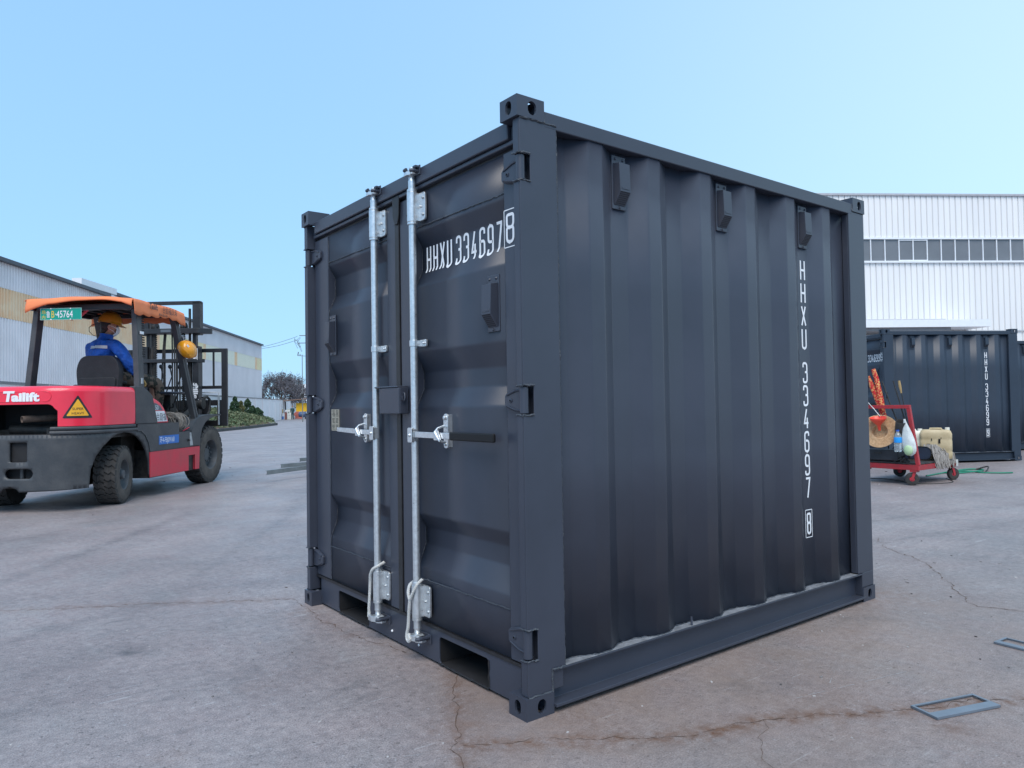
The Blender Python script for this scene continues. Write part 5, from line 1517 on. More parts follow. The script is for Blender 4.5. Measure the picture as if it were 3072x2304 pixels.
# reflective stripe hugging the back of the shoulders
bm_ = jack.data; pts_ = []
mb = MB(); k = 14; vv = []
dgv = [v.co for v in bm_.vertices]
for i in range(k + 1):
    y = -.17 + .24 * i / k
    for z_ in (1.875 - .05 * abs(y + .02), 1.913 - .05 * abs(y + .02)):
        c_ = min((v for v in dgv if abs(v.y - y) < .03 and abs(v.z - z_) < .03), key=lambda v: v.x, default=V((.9, y, z_)))
        vv.append((c_.x - .006, y, z_))
mb.add(vv, [(2 * i, 2 * i + 1, 2 * i + 3, 2 * i + 2) for i in range(k)]); mb.build('reflective_stripe', REFL, drv, smooth=60)
legs = skin_mesh('trousers', [(None, [(V((1.06, .0, 1.52)), (.165, .13)), (V((1.12, -.02, 1.50)), (.13, .12))]),
    (1, [(V((1.22, -.17, 1.50)), (.105, .10)), (V((1.46, -.33, 1.49)), (.098, .095)), (V((1.64, -.42, 1.45)), (.090, .090)), (V((1.70, -.40, 1.25)), (.078, .078)), (V((1.72, -.34, 1.00)), (.066, .066))]),
    (1, [(V((1.22, .15, 1.50)), (.105, .10)), (V((1.42, .20, 1.49)), (.09, .088)), (V((1.54, .21, 1.45)), (.082, .082)), (V((1.60, .21, 1.25)), (.072, .072)), (V((1.66, .20, 1.00)), (.066, .066))])], CAMO, drv)
for v in (-.28, .20):
    mb = MB(); mb.ball((1.76, v, .915), .055, 12, 8, (2.3, .95, .9)); mb.cyl((1.67, v, .92), (1.66, v, 1.03), .05, .055); mb.build('shoe', DARKCL, drv, smooth=60)
# head, turned to the right of the truck
HY = R(-58)
hmx = Matrix.Translation(V((1.13, -.065, 2.165))) @ Matrix.Rotation(HY, 4, 'Z') @ Matrix.Rotation(R(4), 4, 'Y')
mb = MB(); n, m = 24, 18; vv = []
for j in range(m + 1):
    t = PI * j / m
    for i in range(n):
        a = 2 * PI * i / n; x = math.sin(t) * math.cos(a); y = math.sin(t) * math.sin(a); z_ = math.cos(t)
        X_, Y_, Z_ = x * .098, y * .077, z_ * .118
        if z_ < 0: Y_ *= 1 - .22 * (-z_) ** 1.2; X_ = X_ * (1 - .14 * (-z_)) + .008 * (-z_)
        if x > .82 and -.45 < z_ < .12: X_ += .020 * max(0, 1 - abs(y) / .22) * max(0, 1 - abs(z_ + .2) / .3)       # nose
        if x > .6 and abs(z_ - .05) < .14 and .22 < abs(y) < .55: X_ -= .008                                           # eye hollows
        if x > .7 and -.72 < z_ < -.55: X_ += .005
        vv.append(hmx @ V((X_, Y_, Z_)))
mb.add(vv, [(j * n + i, j * n + (i + 1) % n, (j + 1) * n + (i + 1) % n, (j + 1) * n + i) for j in range(m) for i in range(n)])
head = mb.build('head', SKIN, drv, smooth=60)
for sg in (-1, 1):
    mb = MB(); mb.ball(hmx @ V((-.004, sg * .077, -.008)), .026, 10, 8, (.75, .34, 1.15), hmx.to_3x3()); mb.build('ear', SKIN, head, smooth=60)
    mb = MB(); mb.ball(hmx @ V((.080, sg * .032, .010)), .0115, 8, 6); mb.build('eye', DARKCL, head, smooth=60)
    mb = MB(); mb.bar(hmx @ V((.086, sg * .015, .030)), hmx @ V((.078, sg * .05, .032)), .006, .005); mb.build('eyebrow', HAIR, head)
    mb = MB(); mb.tube([hmx @ V(q) for q in ((.078, sg * .045, -.02), (.04, sg * .074, .0), (-.012, sg * .084, .008))], .0028, 5); mb.tube([hmx @ V(q) for q in ((.07, sg * .042, -.085), (.04, sg * .07, -.055), (-.012, sg * .080, -.03))], .0028, 5); mb.build('mask_strap', MASK, head)
mb = MB(); mb.ball(hmx @ V((-.022, 0, .018)), .1, 20, 12, (.90, .80, 1.10), hmx.to_3x3()); mb.ball(hmx @ V((-.055, 0, -.045)), .06, 14, 10, (.8, 1.05, 1.1), hmx.to_3x3()); mb.build('hair', HAIR, head, smooth=60)
mb = MB(); vv = []; n = 14
for j, (hx, hw, hz) in enumerate(((.094, .012, .022), (.106, .034, .0), (.122, .046, -.035), (.110, .050, -.075), (.074, .044, -.112), (.050, .030, -.125))):
    for i in range(n + 1):
        s_ = -1 + 2 * i / n; vv.append(hmx @ V((hx - .040 * abs(s_) ** 1.8, hw * s_ * 1.15, hz)))
mb.add(vv, [(j * (n + 1) + i, j * (n + 1) + i + 1, (j + 1) * (n + 1) + i + 1, (j + 1) * (n + 1) + i) for j in range(5) for i in range(n)])
mb.build('face_mask', MASK, drv, smooth=60, solid=.003, offset=1)
hm = helmet('helmet', HELM2, hmx @ Matrix.Translation(V((.004, 0, .045))) @ Matrix.Rotation(R(6), 4, 'Y'), drv)
mb = MB(); mb.tube([hmx @ V(q) for q in ((-.10, .03, .03), (-.14, .05, .03), (-.19, .055, .01), (-.225, .045, -.03), (-.22, .02, -.08), (-.18, -.01, -.125), (-.13, -.03, -.14), (-.10, -.04, -.12))], .004, 6)
mb.build('visor_loop', BLKP, drv, smooth=60)
# gloved hands
def hand(wr, dr, up_, mirror, material, curl=1.0):
    dr = V(dr).normalized(); up_ = (V(up_) - dr * V(up_).dot(dr)).normalized(); sd_ = dr.cross(up_) * mirror
    root_i = 0
    ch = [(None, [(wr, (.030, .024)), (wr + dr * .045, (.040, .020)), (wr + dr * .085, (.042, .018))])]
    for k, (off, ln) in enumerate(((-.030, .070), (-.010, .078), (.011, .072), (.030, .058))):
        b0 = wr + dr * .088 + sd_ * off; d1 = (dr * math.cos(.5 * curl) - up_ * math.sin(.5 * curl)); d2 = (dr * math.cos(1.3 * curl) - up_ * math.sin(1.3 * curl)); d3 = (dr * math.cos(2.1 * curl) - up_ * math.sin(2.1 * curl))
        p1 = b0 + d1 * ln * .45; p2 = p1 + d2 * ln * .35; p3 = p2 + d3 * ln * .25
        ch.append((2, [(b0, .0115), (p1, .0105), (p2, .0098), (p3, .0088)]))
    t0 = wr + dr * .030 - sd_ * .034; t1 = t0 + (dr * .6 - sd_ * .6 - up_ * .4).normalized() * .035; t2 = t1 + (dr * .8 - up_ * .6).normalized() * .032
    ch.append((1, [(t0, .014), (t1, .0125), (t2, .0105)]))
    return skin_mesh('glove', ch, material, drv, 1)
hand(wrR + V((.005, -.004, -.01)), hnR - wrR + V((.02, 0, 0)), (.3, -.4, 1), 1, GLOVE, .8)
hand(wrL, hnL - wrL, (0, .2, 1), -1, GLOVE, .9)
# joystick the right hand rests on
MB().tube([(1.12, -.40, 1.36), (1.11, -.395, 1.42), (1.10, -.39, 1.475)], .012, 8).build('armrest_lever', BLKP, fl, smooth=60)
# ================================================================ RED TROLLEY
CREDM = mat('chipped_red_paint', (.42, .020, .030), .5, scale=16, color2=(.30, .03, .035), bump=.2)
STEELB = mat('bare_dark_rod', (.045, .043, .042), .45, .6, var=.3, scale=30)
TP = Vector((8.16, 2.26, 0)); TR = R(-1.2)
tro = empty('hand_trolley', TP, TR)
tag(tro, 'red steel hand trolley with four rubber castors loaded with tools', 'trolley')
mb = MB()
mb.box(-.07, -.09, .195, -.02, .70, .262); mb.box(1.0, -.09, .195, 1.05, .70, .262); mb.box(-.02, -.09, .195, 1.0, -.045, .262); mb.box(-.02, .655, .195, 1.0, .70, .262)
mb.build('deck_frame', CREDM, tro, bevel=.003)
for i in range(6):
    mb = MB(); mb.box(-.05 + i * .182, -.085, .265, .125 + i * .182, .695, .290); mb.build('deck_board', GRIME, tro, bevel=.003)
mb = MB(); mb.bar((-.045, -.075, .262), (-.055, .018, 1.0), .045, .045, (1, 0, 0)); mb.build('handle_upright', CREDM, tro, bevel=.003)
mb = MB(); mb.bar((-.045, .69, .262), (-.055, .60, 1.0), .045, .045, (1, 0, 0)); mb.build('handle_upright', CREDM, tro, bevel=.003)
mb = MB(); mb.bar((-.055, -.003, 1.005), (-.055, .62, 1.005), .05, .045); mb.build('handle_bar', CREDM, tro, bevel=.003)
for x, y, sw in ((-.03, -.02, -1.05), (.95, -.04, 2.7), (.93, .60, -.9), (-.03, .60, .3)):
    d = Vector((math.cos(sw), math.sin(sw), 0)); s_ = Vector((-d.y, d.x, 0)); c = Vector((x, y, .082)) - d * .03
    mb = MB(); mb.lathe([(.030, .02), (.034, .027), (.066, .027), (.078, .022), (.082, .012), (.082, -.012), (.078, -.022), (.066, -.027), (.034, -.027), (.03, -.02)], c, s_, 28); ca = mb.build('castor_wheel', RUBBER, tro, smooth=40)
    mb = MB(); mb.lathe([(0, .031), (.014, .031), (.016, .02), (.032, .016), (.032, -.016), (.016, -.02), (.014, -.031), (0, -.031)], c, s_, 16); mb.build('castor_hub', REDD, ca, smooth=40)
    mb = MB()
    for e in (-1, 1): mb.bar(c + s_ * .034 * e, c + d * .03 + s_ * .034 * e + Vector((0, 0, .092)), .032, .005, s_)
    mb.box(x - .045, y - .04, .172, x + .045, y + .04, .1945); mb.build('castor_fork', CREDM, ca)
LT = Matrix.Translation(TP) @ Matrix.Rotation(TR, 4, 'Z')
def lt(x, y, z): return LT @ Vector((x, y, z))
def rodthing(name, pts, r, material, label, cat, group=None, n=8):
    mb = MB(); mb.tube([lt(*q) for q in pts], r, n); return tag(mb.build(name, material, None, smooth=60), label, cat, group)
FLORAL = mat('floral_red_cloth', (.50, .018, .02), .8, color2=(.70, .34, .12), scale=48, vlow=.52, vhigh=.56, detail=1, bump=.3)
rodthing('tool_sleeve', [(.02, .36, .66), (.02, .38, .85), (.02, .41, 1.1), (.01, .455, 1.38), (0, .49, 1.51)], [.036, .038, .04, .032, .028], FLORAL, 'taller red floral cloth sleeve over a long tool standing on the trolley', 'tool cover')
rodthing('tool_sleeve', [(.03, .34, .68), (.03, .37, .85), (.03, .46, 1.12), (.02, .525, 1.29), (.02, .56, 1.42)], [.034, .038, .042, .036, .012], FLORAL, 'shorter pointed red floral cloth sleeve leaning left on the trolley', 'tool cover')
rodthing('welding_rod', [(.0, .375, 1.345), (.0, .28, 1.05), (.0, .15, .70), (.0, .06, .35)], .010, STEELB, 'black rod just right of the taller floral sleeve', 'rod')
rodthing('welding_rod', [(.0, .23, 1.343), (.0, .15, 1.05), (.0, .09, .80), (.0, .05, .34)], .009, STEELB, 'thin black rod between the floral sleeves and the wooden-handled one', 'rod')
rw = rodthing('chipping_hammer', [(.0, .13, 1.19), (.0, .08, .90), (.0, .04, .34)], .006, STEELB, 'thin steel tool with tan wooden handle, rightmost of the upright tools', 'tool')
mb = MB(); mb.tube([lt(.0, .155, 1.344), lt(.0, .145, 1.27), lt(.0, .13, 1.18)], [.014, .017, .010], 10); mb.build('wooden_handle', mat('worn_wood', (.36, .24, .10), .6, var=.2, stretch=(1, 1, .2), scale=60), rw, smooth=60)
rodthing('grey_rod', [(-.11, .53, 1.08), (-.11, .44, .98), (-.11, .36, .88)], .006, GALV2, 'slanting grey rod crossing behind the trolley handle bar', 'rod')
# straw hat
STRAW = mat('woven_straw', (.66, .46, .27), .8, scale=40, color2=(.46, .29, .16), bump=.6, bscale=120)
mb = MB(); hc = lt(-.125, .36, .685); nrm = Vector((-.90, -.28, .33)).normalized()
prof = [(.001, -.085)] + [(r_, h_) for r_, h_ in ((.03, -.088), (.06, -.082), (.082, -.06), (.090, -.02), (.095, .0))]
for i in range(12):
    r_ = .10 + i * .0105; prof += [(r_, .004 + .003 * i * .5), (r_ + .0075, .0105 + .003 * i * .5)]
a = nrm.orthogonal().normalized(); b = nrm.cross(a); n = 48; vv = []
for r_, h_ in prof:
    for i in range(n):
        t = 2 * PI * i / n; w_ = .012 * math.sin(2 * t + .5) * (r_ / .2) ** 2
        vv.append(hc + nrm * (h_ + w_) + (a * math.cos(t) + b * math.sin(t)) * r_)
mb.add(vv, [(j * n + i, j * n + (i + 1) % n, (j + 1) * n + (i + 1) % n, (j + 1) * n + i) for j in range(len(prof) - 1) for i in range(n)])
tag(mb.build('straw_hat', STRAW, None, smooth=30, solid=.003, offset=0), 'wide woven straw hat hanging on the trolley handle behind a red funnel', 'hat')
FUNM = mat('translucent_red_plastic', (.85, .07, .04), .35, var=.05)
mb = MB(); mb.lathe([(.10, .018), (.101, .0), (.094, -.012), (.028, -.080), (.022, -.088), (.016, -.155), (.013, -.155), (.018, -.086), (.09, -.008), (.097, .016), (.10, .018)], lt(-.19, .345, .852), (-.18, 0, 1), 32)
tag(mb.build('funnel', FUNM, None, smooth=40), 'bright red plastic funnel hung in front of the straw hat', 'funnel')
mb = MB(); mb.tube([lt(-.15, .33, .86), lt(-.09, .30, .95), lt(-.06, .31, 1.03)], .003, 5); tag(mb.build('wire_hook', STEELB), 'bent wire tying the red funnel to the trolley bar', 'wire')
mb = MB(); mb.lathe([(.062, 0), (.066, .01), (.066, .30), (.058, .30), (.058, .01), (.062, 0)], lt(-.12, .085, .80) + Vector((0, 0, .02)), (.35, .25, -1), 24)
tag(mb.build('rubber_tube', RUBBER, None, smooth=50), 'short wide black rubber tube hanging beside the bottle', 'tube')
# bottle
PET = mat('clear_plastic', (.72, .80, .84), .12, var=.05, trans=.75)
bo = empty('drink_bottle', lt(-.17, .110, .43)); bo.scale = (1.28, 1.28, 1.0); tag(bo, 'clear plastic drink bottle with blue label hanging upside down on the trolley', 'bottle')
mb = MB(); prof = [(0, 0), (.030, .002), (.034, .012)] + [(.035 - .0015 * (k % 2), .02 + k * .011) for k in range(8)] + [(.035, .12), (.035, .185), (.033, .20), (.028, .225), (.016, .245), (.0145, .262), (0, .264)]
mb.lathe(prof, (0, 0, 0), (0, 0, 1), 24); mb.build('bottle_body', PET, bo, smooth=60)
MB().lathe([(.0358, .118), (.0362, .120), (.0362, .185), (.0358, .187)], (0, 0, 0), (0, 0, 1), 24).build('bottle_label', mat('sky_blue_label', (.01, .30, .78), .4, var=.1), bo, smooth=60)
MB().cyl((0, 0, .262), (0, 0, .28), .016, n=14).build('bottle_cap', mat('bottle_cap_blue', (.02, .10, .5), .4), bo)
# bag with greenish content
BAG = mat('thin_plastic_bag', (.78, .82, .80), .3, var=.1, trans=.25, bump=.8, bscale=18)
mb = MB(); vv = []; n, m = 24, 14
for j in range(m + 1):
    t = j / m; c = lt(-.12, .045 - .07 * t, .85 - .47 * t); w_ = .012 + .072 * math.sin(min(1, t * 1.08) * PI * .62) ** 1.3; w_ = w_ if t < .82 else w_ * math.sqrt(max(0.02, 1 - ((t - .82) / .18) ** 2))
    for i in range(n):
        a_ = 2 * PI * i / n; r_ = w_ * (1 + .07 * math.sin(5 * a_ + 6 * t)); vv.append(c + Vector((math.cos(a_) * r_ * .55, math.sin(a_) * r_, 0)))
mb.add(vv, [(j * n + i, j * n + (i + 1) % n, (j + 1) * n + (i + 1) % n, (j + 1) * n + i) for j in range(m) for i in range(n)])
bg_ = mb.build('plastic_bag', BAG, None, smooth=60); tag(bg_, 'thin whitish plastic bag with pale green contents hanging from the trolley upright', 'bag')
MB().ball(lt(-.155, -.010, .455), .062, 16, 10, (.55, .9, 1.1)).build('bag_contents', mat('pale_green_cloth', (.45, .62, .36), .7, var=.1), bg_, smooth=60)
# jerry cans
def jerry(name, x, y, rz, w, d, h, material, label):
    mb = MB(); secs = [(0, .93), (.02, 1), (.08, 1), (.085, .985), (.12, .985), (.125, 1), (h * .62, 1), (h * .64, .985), (h * .70, .985), (h * .72, 1), (h * .86, 1), (h * .95, .93), (h, .80)]
    rr = rounded([(-w / 2, -d / 2), (w / 2, -d / 2), (w / 2, d / 2), (-w / 2, d / 2)], .045, True, 5); n = len(rr); vv = [(a * s, b * s, z) for z, s in secs for a, b in rr]
    mb.add(vv, [(j * n + i, j * n + (i + 1) % n, (j + 1) * n + (i + 1) % n, (j + 1) * n + i) for j in range(len(secs) - 1) for i in range(n)] + [tuple(reversed(range(n))), tuple(range((len(secs) - 1) * n, len(secs) * n))])
    o = mb.build(name, material, None, smooth=40); o.location = lt(x, y, .292); o.rotation_euler = (0, 0, TR + rz)
    tag(o, label, 'jerry can', 'plastic jerry cans on the trolley')
    mb = MB(); mb.tube([(-w * .2, 0, h - .02), (-w * .17, 0, h + .014), (w * .17, 0, h + .014), (w * .22, 0, h - .02)], .014, 8); mb.build('handle', material, o, smooth=60)
    mb = MB(); mb.cyl((w * .36, 0, h - .02), (w * .36, 0, h + .03), .028, n=16); mb.build('cap', mat('can_cap', (.7, .68, .6), .5), o)
    return o
YCAN = mat('yellowed_plastic', (.62, .50, .31), .5, scale=7, color2=(.46, .36, .20), trans=.1)
WCAN = mat('milky_plastic', (.72, .70, .60), .45, var=.06)
j = jerry('jerry_can', .80, .075, R(-66), .38, .22, .39, YCAN, 'yellowed plastic jerry can with black smears behind the mop')
mb = MB()
for a, b, w_, h_ in ((-.05, .26, .006, .03), (.04, .24, .012, .06), (.06, .28, .004, .02), (-.09, .20, .02, .006), (.00, .15, .012, .008)): mb.box(a - w_, -.1215, b - h_ / 2, a + w_, -.1205, b + h_ / 2)
mb.build('black_smear', BLACKP, j)
jerry('jerry_can', .72, .36, R(-66), .30, .20, .37, WCAN, 'whiter jerry can to the left of the yellowed one')
# black cushion, mop and bits
mb = MB(); rr = rounded([(-.10, 0.0), (.36, 0.0), (.36, .17), (-.10, .17)], .085, True, 6)
mb.prism(rr, 'y', -.065, .04)
cu = mb.build('cushion', mat('navy_vinyl', (.012, .020, .042), .38, var=.2), None, smooth=40, bevel=.01); cu.location = lt(.32, .32, .31); cu.rotation_euler = (0, R(2), TR + R(-66))
tag(cu, 'long black vinyl cushion with rounded end lying on the trolley', 'cushion')
MB().tube([(a, -.068, b) for a, b in rr + [rr[0]]], .005, 6).build('piping', BLACKP, cu, smooth=60)
mb = MB(); rq = random.Random(8)
MOP = mat('grey_mop_yarn', (.26, .24, .22), .95, var=.3, scale=30)
for i in range(120):
    x = rq.uniform(.36, .93); y = rq.uniform(-.02, .10); x2 = x + rq.uniform(-.04, .04); L0 = rq.uniform(.06, .17)
    p = [(x * .6 + .32, y + .03, .47 + rq.uniform(-.01, .02)), (x * .9 + .08, y - .02, .44), (x2, -.075 + rq.uniform(-.02, 0), .36 + rq.uniform(-.02, .03)), (x2 + rq.uniform(-.02, .02), -.10 + rq.uniform(-.015, .01), .34 - L0)]
    mb.tube([lt(*q) for q in p], .0065, 5)
mp_ = mb.build('mop_head', MOP, None, smooth=60); tag(mp_, 'grey stringy mop head hanging over the trolley edge', 'mop', kind='stuff')
mb = MB(); mb.ball(lt(.86, .08, .42), .10, 16, 10, (1.1, .7, .8)); tag(mb.build('folded_cloth', mat('grey_cloth', (.13, .125, .12), .9, var=.2, bump=.5), None, smooth=60), 'dark grey cloth bundle under the mop strings', 'cloth')
mb = MB(); mb.obox(lt(.02, .42, .375), (.10, .26, .07), Matrix.Rotation(TR, 3, 'Z')); bt = mb.build('tool_box', mat('dull_black_case', (.02, .022, .028), .5, var=.3), None, bevel=.012); tag(bt, 'low black tool case on the trolley under the straw hat', 'tool case')
mb = MB(); mb.obox(lt(-.082, .42, .40), (.006, .05, .012), Matrix.Rotation(TR, 3, 'Z')); mb.build('handle', GRIME, bt)
mb = MB(); rq = random.Random(12)
for i in range(9):
    x, y = rq.uniform(-.05, .0), rq.uniform(.04, .22); mb.tube([lt(x, y, .30), lt(x - .03, y + rq.uniform(-.05, .05), .33 + rq.uniform(0, .05)), lt(x - .02, y + rq.uniform(-.08, .08), .30)], .012, 6)
tag(mb.build('cable_tangle', GRIME, None, smooth=60), 'tangle of black cable on the trolley deck under the bottle', 'cable')
mb = MB(); mb.obox(lt(1.0, -.098, .23), (.03, .004, .045), Matrix.Rotation(TR, 3, 'Z')); tag(mb.build('rag', mat('pale_rag', (.5, .5, .47), .9), None, bevel=.003), 'pale rag hanging at the right end of the trolley', 'rag')
# green hose on the ground
HOSE = mat('green_hose', (.015, .20, .12), .45, var=.15)
def smooth_pts(pts, k=8):
    P = [Vector(q) for q in pts]; S = []
    for i in range(len(P) - 1):
        p0, p1, p2, p3 = P[max(i - 1, 0)], P[i], P[i + 1], P[min(i + 2, len(P) - 1)]
        for j_ in range(k):
            t = j_ / k; S.append(0.5 * ((2 * p1) + (p2 - p0) * t + (2 * p0 - 5 * p1 + 4 * p2 - p3) * t * t + (3 * p1 - p0 - 3 * p2 + p3) * t ** 3))
    return S + [P[-1]]
mb = MB(); mb.tube(smooth_pts([(9.3, 2.6, .012), (10.1, 2.62, .012), (10.65, 2.60, .012), (10.80, 2.45, .012), (10.4, 2.30, .03), (10.0, 2.45, .012), (9.95, 2.60, .012), (10.3, 2.45, .02), (10.30, 2.25, .012), (10.40, 2.05, .012), (10.55, 1.95, .012)]), .011, 8)
tag(mb.build('garden_hose', HOSE, None, smooth=60), 'green hose lying in loose loops on the ground right of the trolley', 'hose')
mb = MB(); mb.tube(smooth_pts([(10.75, 2.50, .012), (10.80, 2.36, .06), (10.55, 2.27, .04), (10.30, 2.22, .012)]), .010, 8)
tag(mb.build('cable', RUBBER, None, smooth=60), 'short black cable end beside the green hose', 'cable')
mb = MB(); mb.tube(smooth_pts([(7.9, 3.6, .006), (8.6, 2.9, .006), (8.3, 2.3, .006), (8.75, 2.05, .006), (9.2, 2.3, .006)]), .005, 6)
tag(mb.build('cable', RUBBER, None, smooth=60), 'thin dark cable trailing on the ground under the trolley', 'cable')
# steel frames on the concrete
PLATEM = mat('grey_primer_plate', (.18, .22, .27), .32, .35, var=.1, scale=10)
def flat_frame(c, rz, w, d, wide, label):
    mb = MB(); t = .0035
    sheet(mb, [(0, 0), (w, 0), (w, d), (0, d)], [[(.010, wide), (w - .010, wide), (w - .010, d - .008), (.010, d - .008)]], lambda a, b: (a, b, 0), 1, False)
    o = mb.build('steel_frame_plate', PLATEM, None, smooth=0, solid=t, offset=1)
    mb = MB(); mb.box(.0, d - .003, -.005, w, d, 0); mb.box(0, 0, -.005, .003, d, 0); mb.box(w - .003, 0, -.005, w, d, 0); mb.box(0, 0, -.005, w, .003, 0)
    mb.build('frame_lip', PLATEM, o)
    o.location = c; o.rotation_euler = (0, 0, rz); tag(o, label, 'metal frame', 'flat metal frames lying on the concrete'); return o
flat_frame((1.119, -.902, .007), math.atan2(-1.0 + .902, 1.405 - 1.119), .302, .112, .040, 'nearer flat rectangular metal frame on the concrete at lower right')
flat_frame((2.158, -.716, .007), math.atan2(-.841 + .713, 2.141 - 2.153) , .30, .112, .035, 'farther flat metal frame cut off by the right edge of the photo')
# steel channels left of the container
CH = mat('pale_zinc_channel', (.20, .22, .225), .45, .4, var=.15)
def channel(p, d, L, label):
    p = Vector(p); d = Vector(d).normalized(); s_ = Vector((-d.y, d.x, 0)); mb = MB(); q = p + d * L
    h, w, t = .062, .026, .004
    mb.bar(p + Vector((0, 0, h / 2)), q + Vector((0, 0, h / 2)), t, h); mb.bar(p + s_ * w / 2 + Vector((0, 0, h)), q + s_ * w / 2 + Vector((0, 0, h)), w, t); mb.bar(p + s_ * w / 2 + Vector((0, 0, .001)), q + s_ * w / 2 + Vector((0, 0, .001)), w, t)
    return tag(mb.build('steel_channel', CH, None, smooth=0), label, 'steel channel', 'steel channels lying beyond the container')
channel((2.11, 8.86, .12), (.74, .39, 0), 3.0, 'nearest and longest pale steel channel sticking out left of the container')
channel((2.70, 9.90, .12), (.46, .10, 0), 2.6, 'middle pale steel channel behind the nearest one')
channel((3.45, 11.0, .12), (.60, .20, 0), 2.4, 'short visible end of the farthest steel channel')
for q, lb in (((4.1, 9.85, 0), 'nearest'), ((4.6, 10.35, 0), 'middle'), ((5.3, 11.65, 0), 'farthest')):
    mb = MB(); mb.box(q[0] - .3, q[1] - .3, 0, q[0] + .3, q[1] + .3, .119); tag(mb.build('wooden_block', mat('block_wood', (.2, .15, .1), .8), None, bevel=.01), 'wooden block under the ' + lb + ' steel channel beyond the container', 'wooden block', 'blocks under the steel channels')

# ================================================================ FAR SCENE
RIBG = mat('grey_wall_sheet', (.80, .76, .77), .5, var=.06, scale=.6)
RIBG2 = mat('pale_grey_wall_sheet', (.72, .70, .72), .5, var=.05, scale=.5)
TAN = mat('weathered_rooflight_sheet', (.82, .52, .29), .55, color2=(.86, .66, .44), scale=1.2)
CREAM = mat('cream_rooflight_sheet', (.82, .72, .46), .5, var=.08)
PALE = mat('pale_rooflight_sheet', (.80, .79, .66), .5, var=.05)
ROOFM = mat('dark_roof_edge', (.08, .09, .11), .6, var=.1)
WHS = mat('white_wall_sheet', (.74, .735, .73), .45, scale=1.2, color2=(.80, .79, .78), stretch=(1, 1, .12), vlow=.3, vhigh=.6)
WTRIM = mat('white_trim', (.76, .78, .81), .45, var=.03)
GLASSD = mat('grey_window_glass', (.16, .17, .185), .15, var=.08, scale=.8)
def ribbed(name, A, B, z0, z1, material, parent, period=.22, depth=.05, out=1, shape=((0, 0), (.36, 0), (.5, 1), (.86, 1))):
    """vertical trapezoid-ribbed sheet standing between A and B; local ribs point to the right of A->B when out=1"""
    A = Vector(A); B = Vector(B); d = (B - A); L = d.length; d.normalize(); nrm = Vector((d.y, -d.x, 0)) * out
    k = int(L / period); pts = []
    for i in range(k + 1):
        s = i * period
        for a, h in shape:
            q = s + a * period
            if q < L: pts.append((q, h * depth))
    pts.append((L, 0)); mb = MB(); n = len(pts)
    vv = [A + d * s + nrm * h + Vector((0, 0, z0)) for s, h in pts] + [A + d * s + nrm * h + Vector((0, 0, z1)) for s, h in pts]
    mb.add(vv, [(i, i + 1, n + i + 1, n + i) for i in range(n - 1)])
    return mb.build(name, material, parent, smooth=0, recalc=False)
def shed_building(nm, A, B, h, label, back=26, band=(5.17, 6.46), mats=None, tail=None):
    A = Vector(A); B = Vector(B); d = (B - A); L = d.length; d.normalize(); out = Vector((d.y, -d.x, 0))
    root = empty('warehouse', A.to_tuple()); A0 = Vector((0, 0, 0)); B0 = B - A
    tag(root, label, 'warehouse', 'warehouses round the yard')
    ribbed('wall_sheet', A0, B0, 0, band[0], mats[0], root); ribbed('wall_sheet', A0, B0, band[1], h, mats[0], root)
    s = 0.0; rq = random.Random(len(label)); i = 0; end = L - (0 if not tail else sum(w for w, _ in tail))
    while s < end - .2:
        w = min(6.0, end - s); ribbed('rooflight_sheet', A0 + d * s + out * .002, A0 + d * (s + w - .02) + out * .002, band[0], band[1], mats[1], root); s += w
    for w, m_ in (tail or []):
        ribbed('rooflight_sheet', A0 + d * s + out * .002, A0 + d * (s + w - .02) + out * .002, band[0], band[1], m_, root); s += w
    mb = MB(); mb.bar(A0 + out * .12 + Vector((0, 0, h + .05)), B0 + out * .12 + Vector((0, 0, h + .05)), .28, .16); mb.build('eaves_gutter', ROOFM, root)
    mb = MB(); bk = -out * back; r = Vector((0, 0, h + .14)); rg = Vector((0, 0, h + 1.6))
    vv = [A0 + r, B0 + r, B0 + bk / 2 + rg, A0 + bk / 2 + rg, A0 + bk + r, B0 + bk + r]; mb.add(vv, [(0, 1, 2, 3), (3, 2, 5, 4)]); mb.build('roof', ROOFM, root, smooth=0)
    mb = MB(); hz = Vector((0, 0, h + .1)); mb.add([B0, B0 + bk, B0 + bk + hz, B0 + bk / 2 + Vector((0, 0, h + 1.55)), B0 + hz], [(0, 1, 2, 3, 4)]); mb.add([A0, A0 + bk, A0 + bk + hz, A0 + bk / 2 + Vector((0, 0, h + 1.55)), A0 + hz], [(0, 1, 2, 3, 4)])
    mb.add([A0 + bk, B0 + bk, B0 + bk + hz, A0 + bk + hz], [(0, 1, 2, 3)]); mb.build('gable_wall', mats[0], root, smooth=0)
    return root
def lw(d): return -22.4 - (d - 32) * .1102
shed_building('w1', yard(lw(14) + .35, 14), yard(lw(41.6) + .35, 41.6), 7.6, 'nearer grey ribbed warehouse with faded tan rooflight band behind the forklift', 24, mats=(RIBG, TAN))
w2 = shed_building('w2', yard(lw(42.0), 42.0), yard(lw(81), 81, 0), 7.95, 'farther pale grey warehouse with cream rooflight panels near its right end', 24, mats=(RIBG2, TAN), tail=[(3.2, CREAM), (1.6, PALE), (5.0, CREAM), (.6, TAN), (9.0, PALE), (.9, TAN), (7.2, PALE), (.9, TAN), (2.2, CREAM)])
mb = MB(); g0 = yard(lw(42.0), 42.0); mb.bar(yard(lw(38) + .1, 38.5, 7.95) - g0, yard(lw(42) + .35, 42.3, 7.95) - g0, .5, .35); mb.bar(yard(lw(40) + .3, 40.2, 7.72) - g0, yard(lw(42.3) + .5, 42.6, 7.60) - g0, .25, .12); mb.build('white_gutter_box', WTRIM, w2)
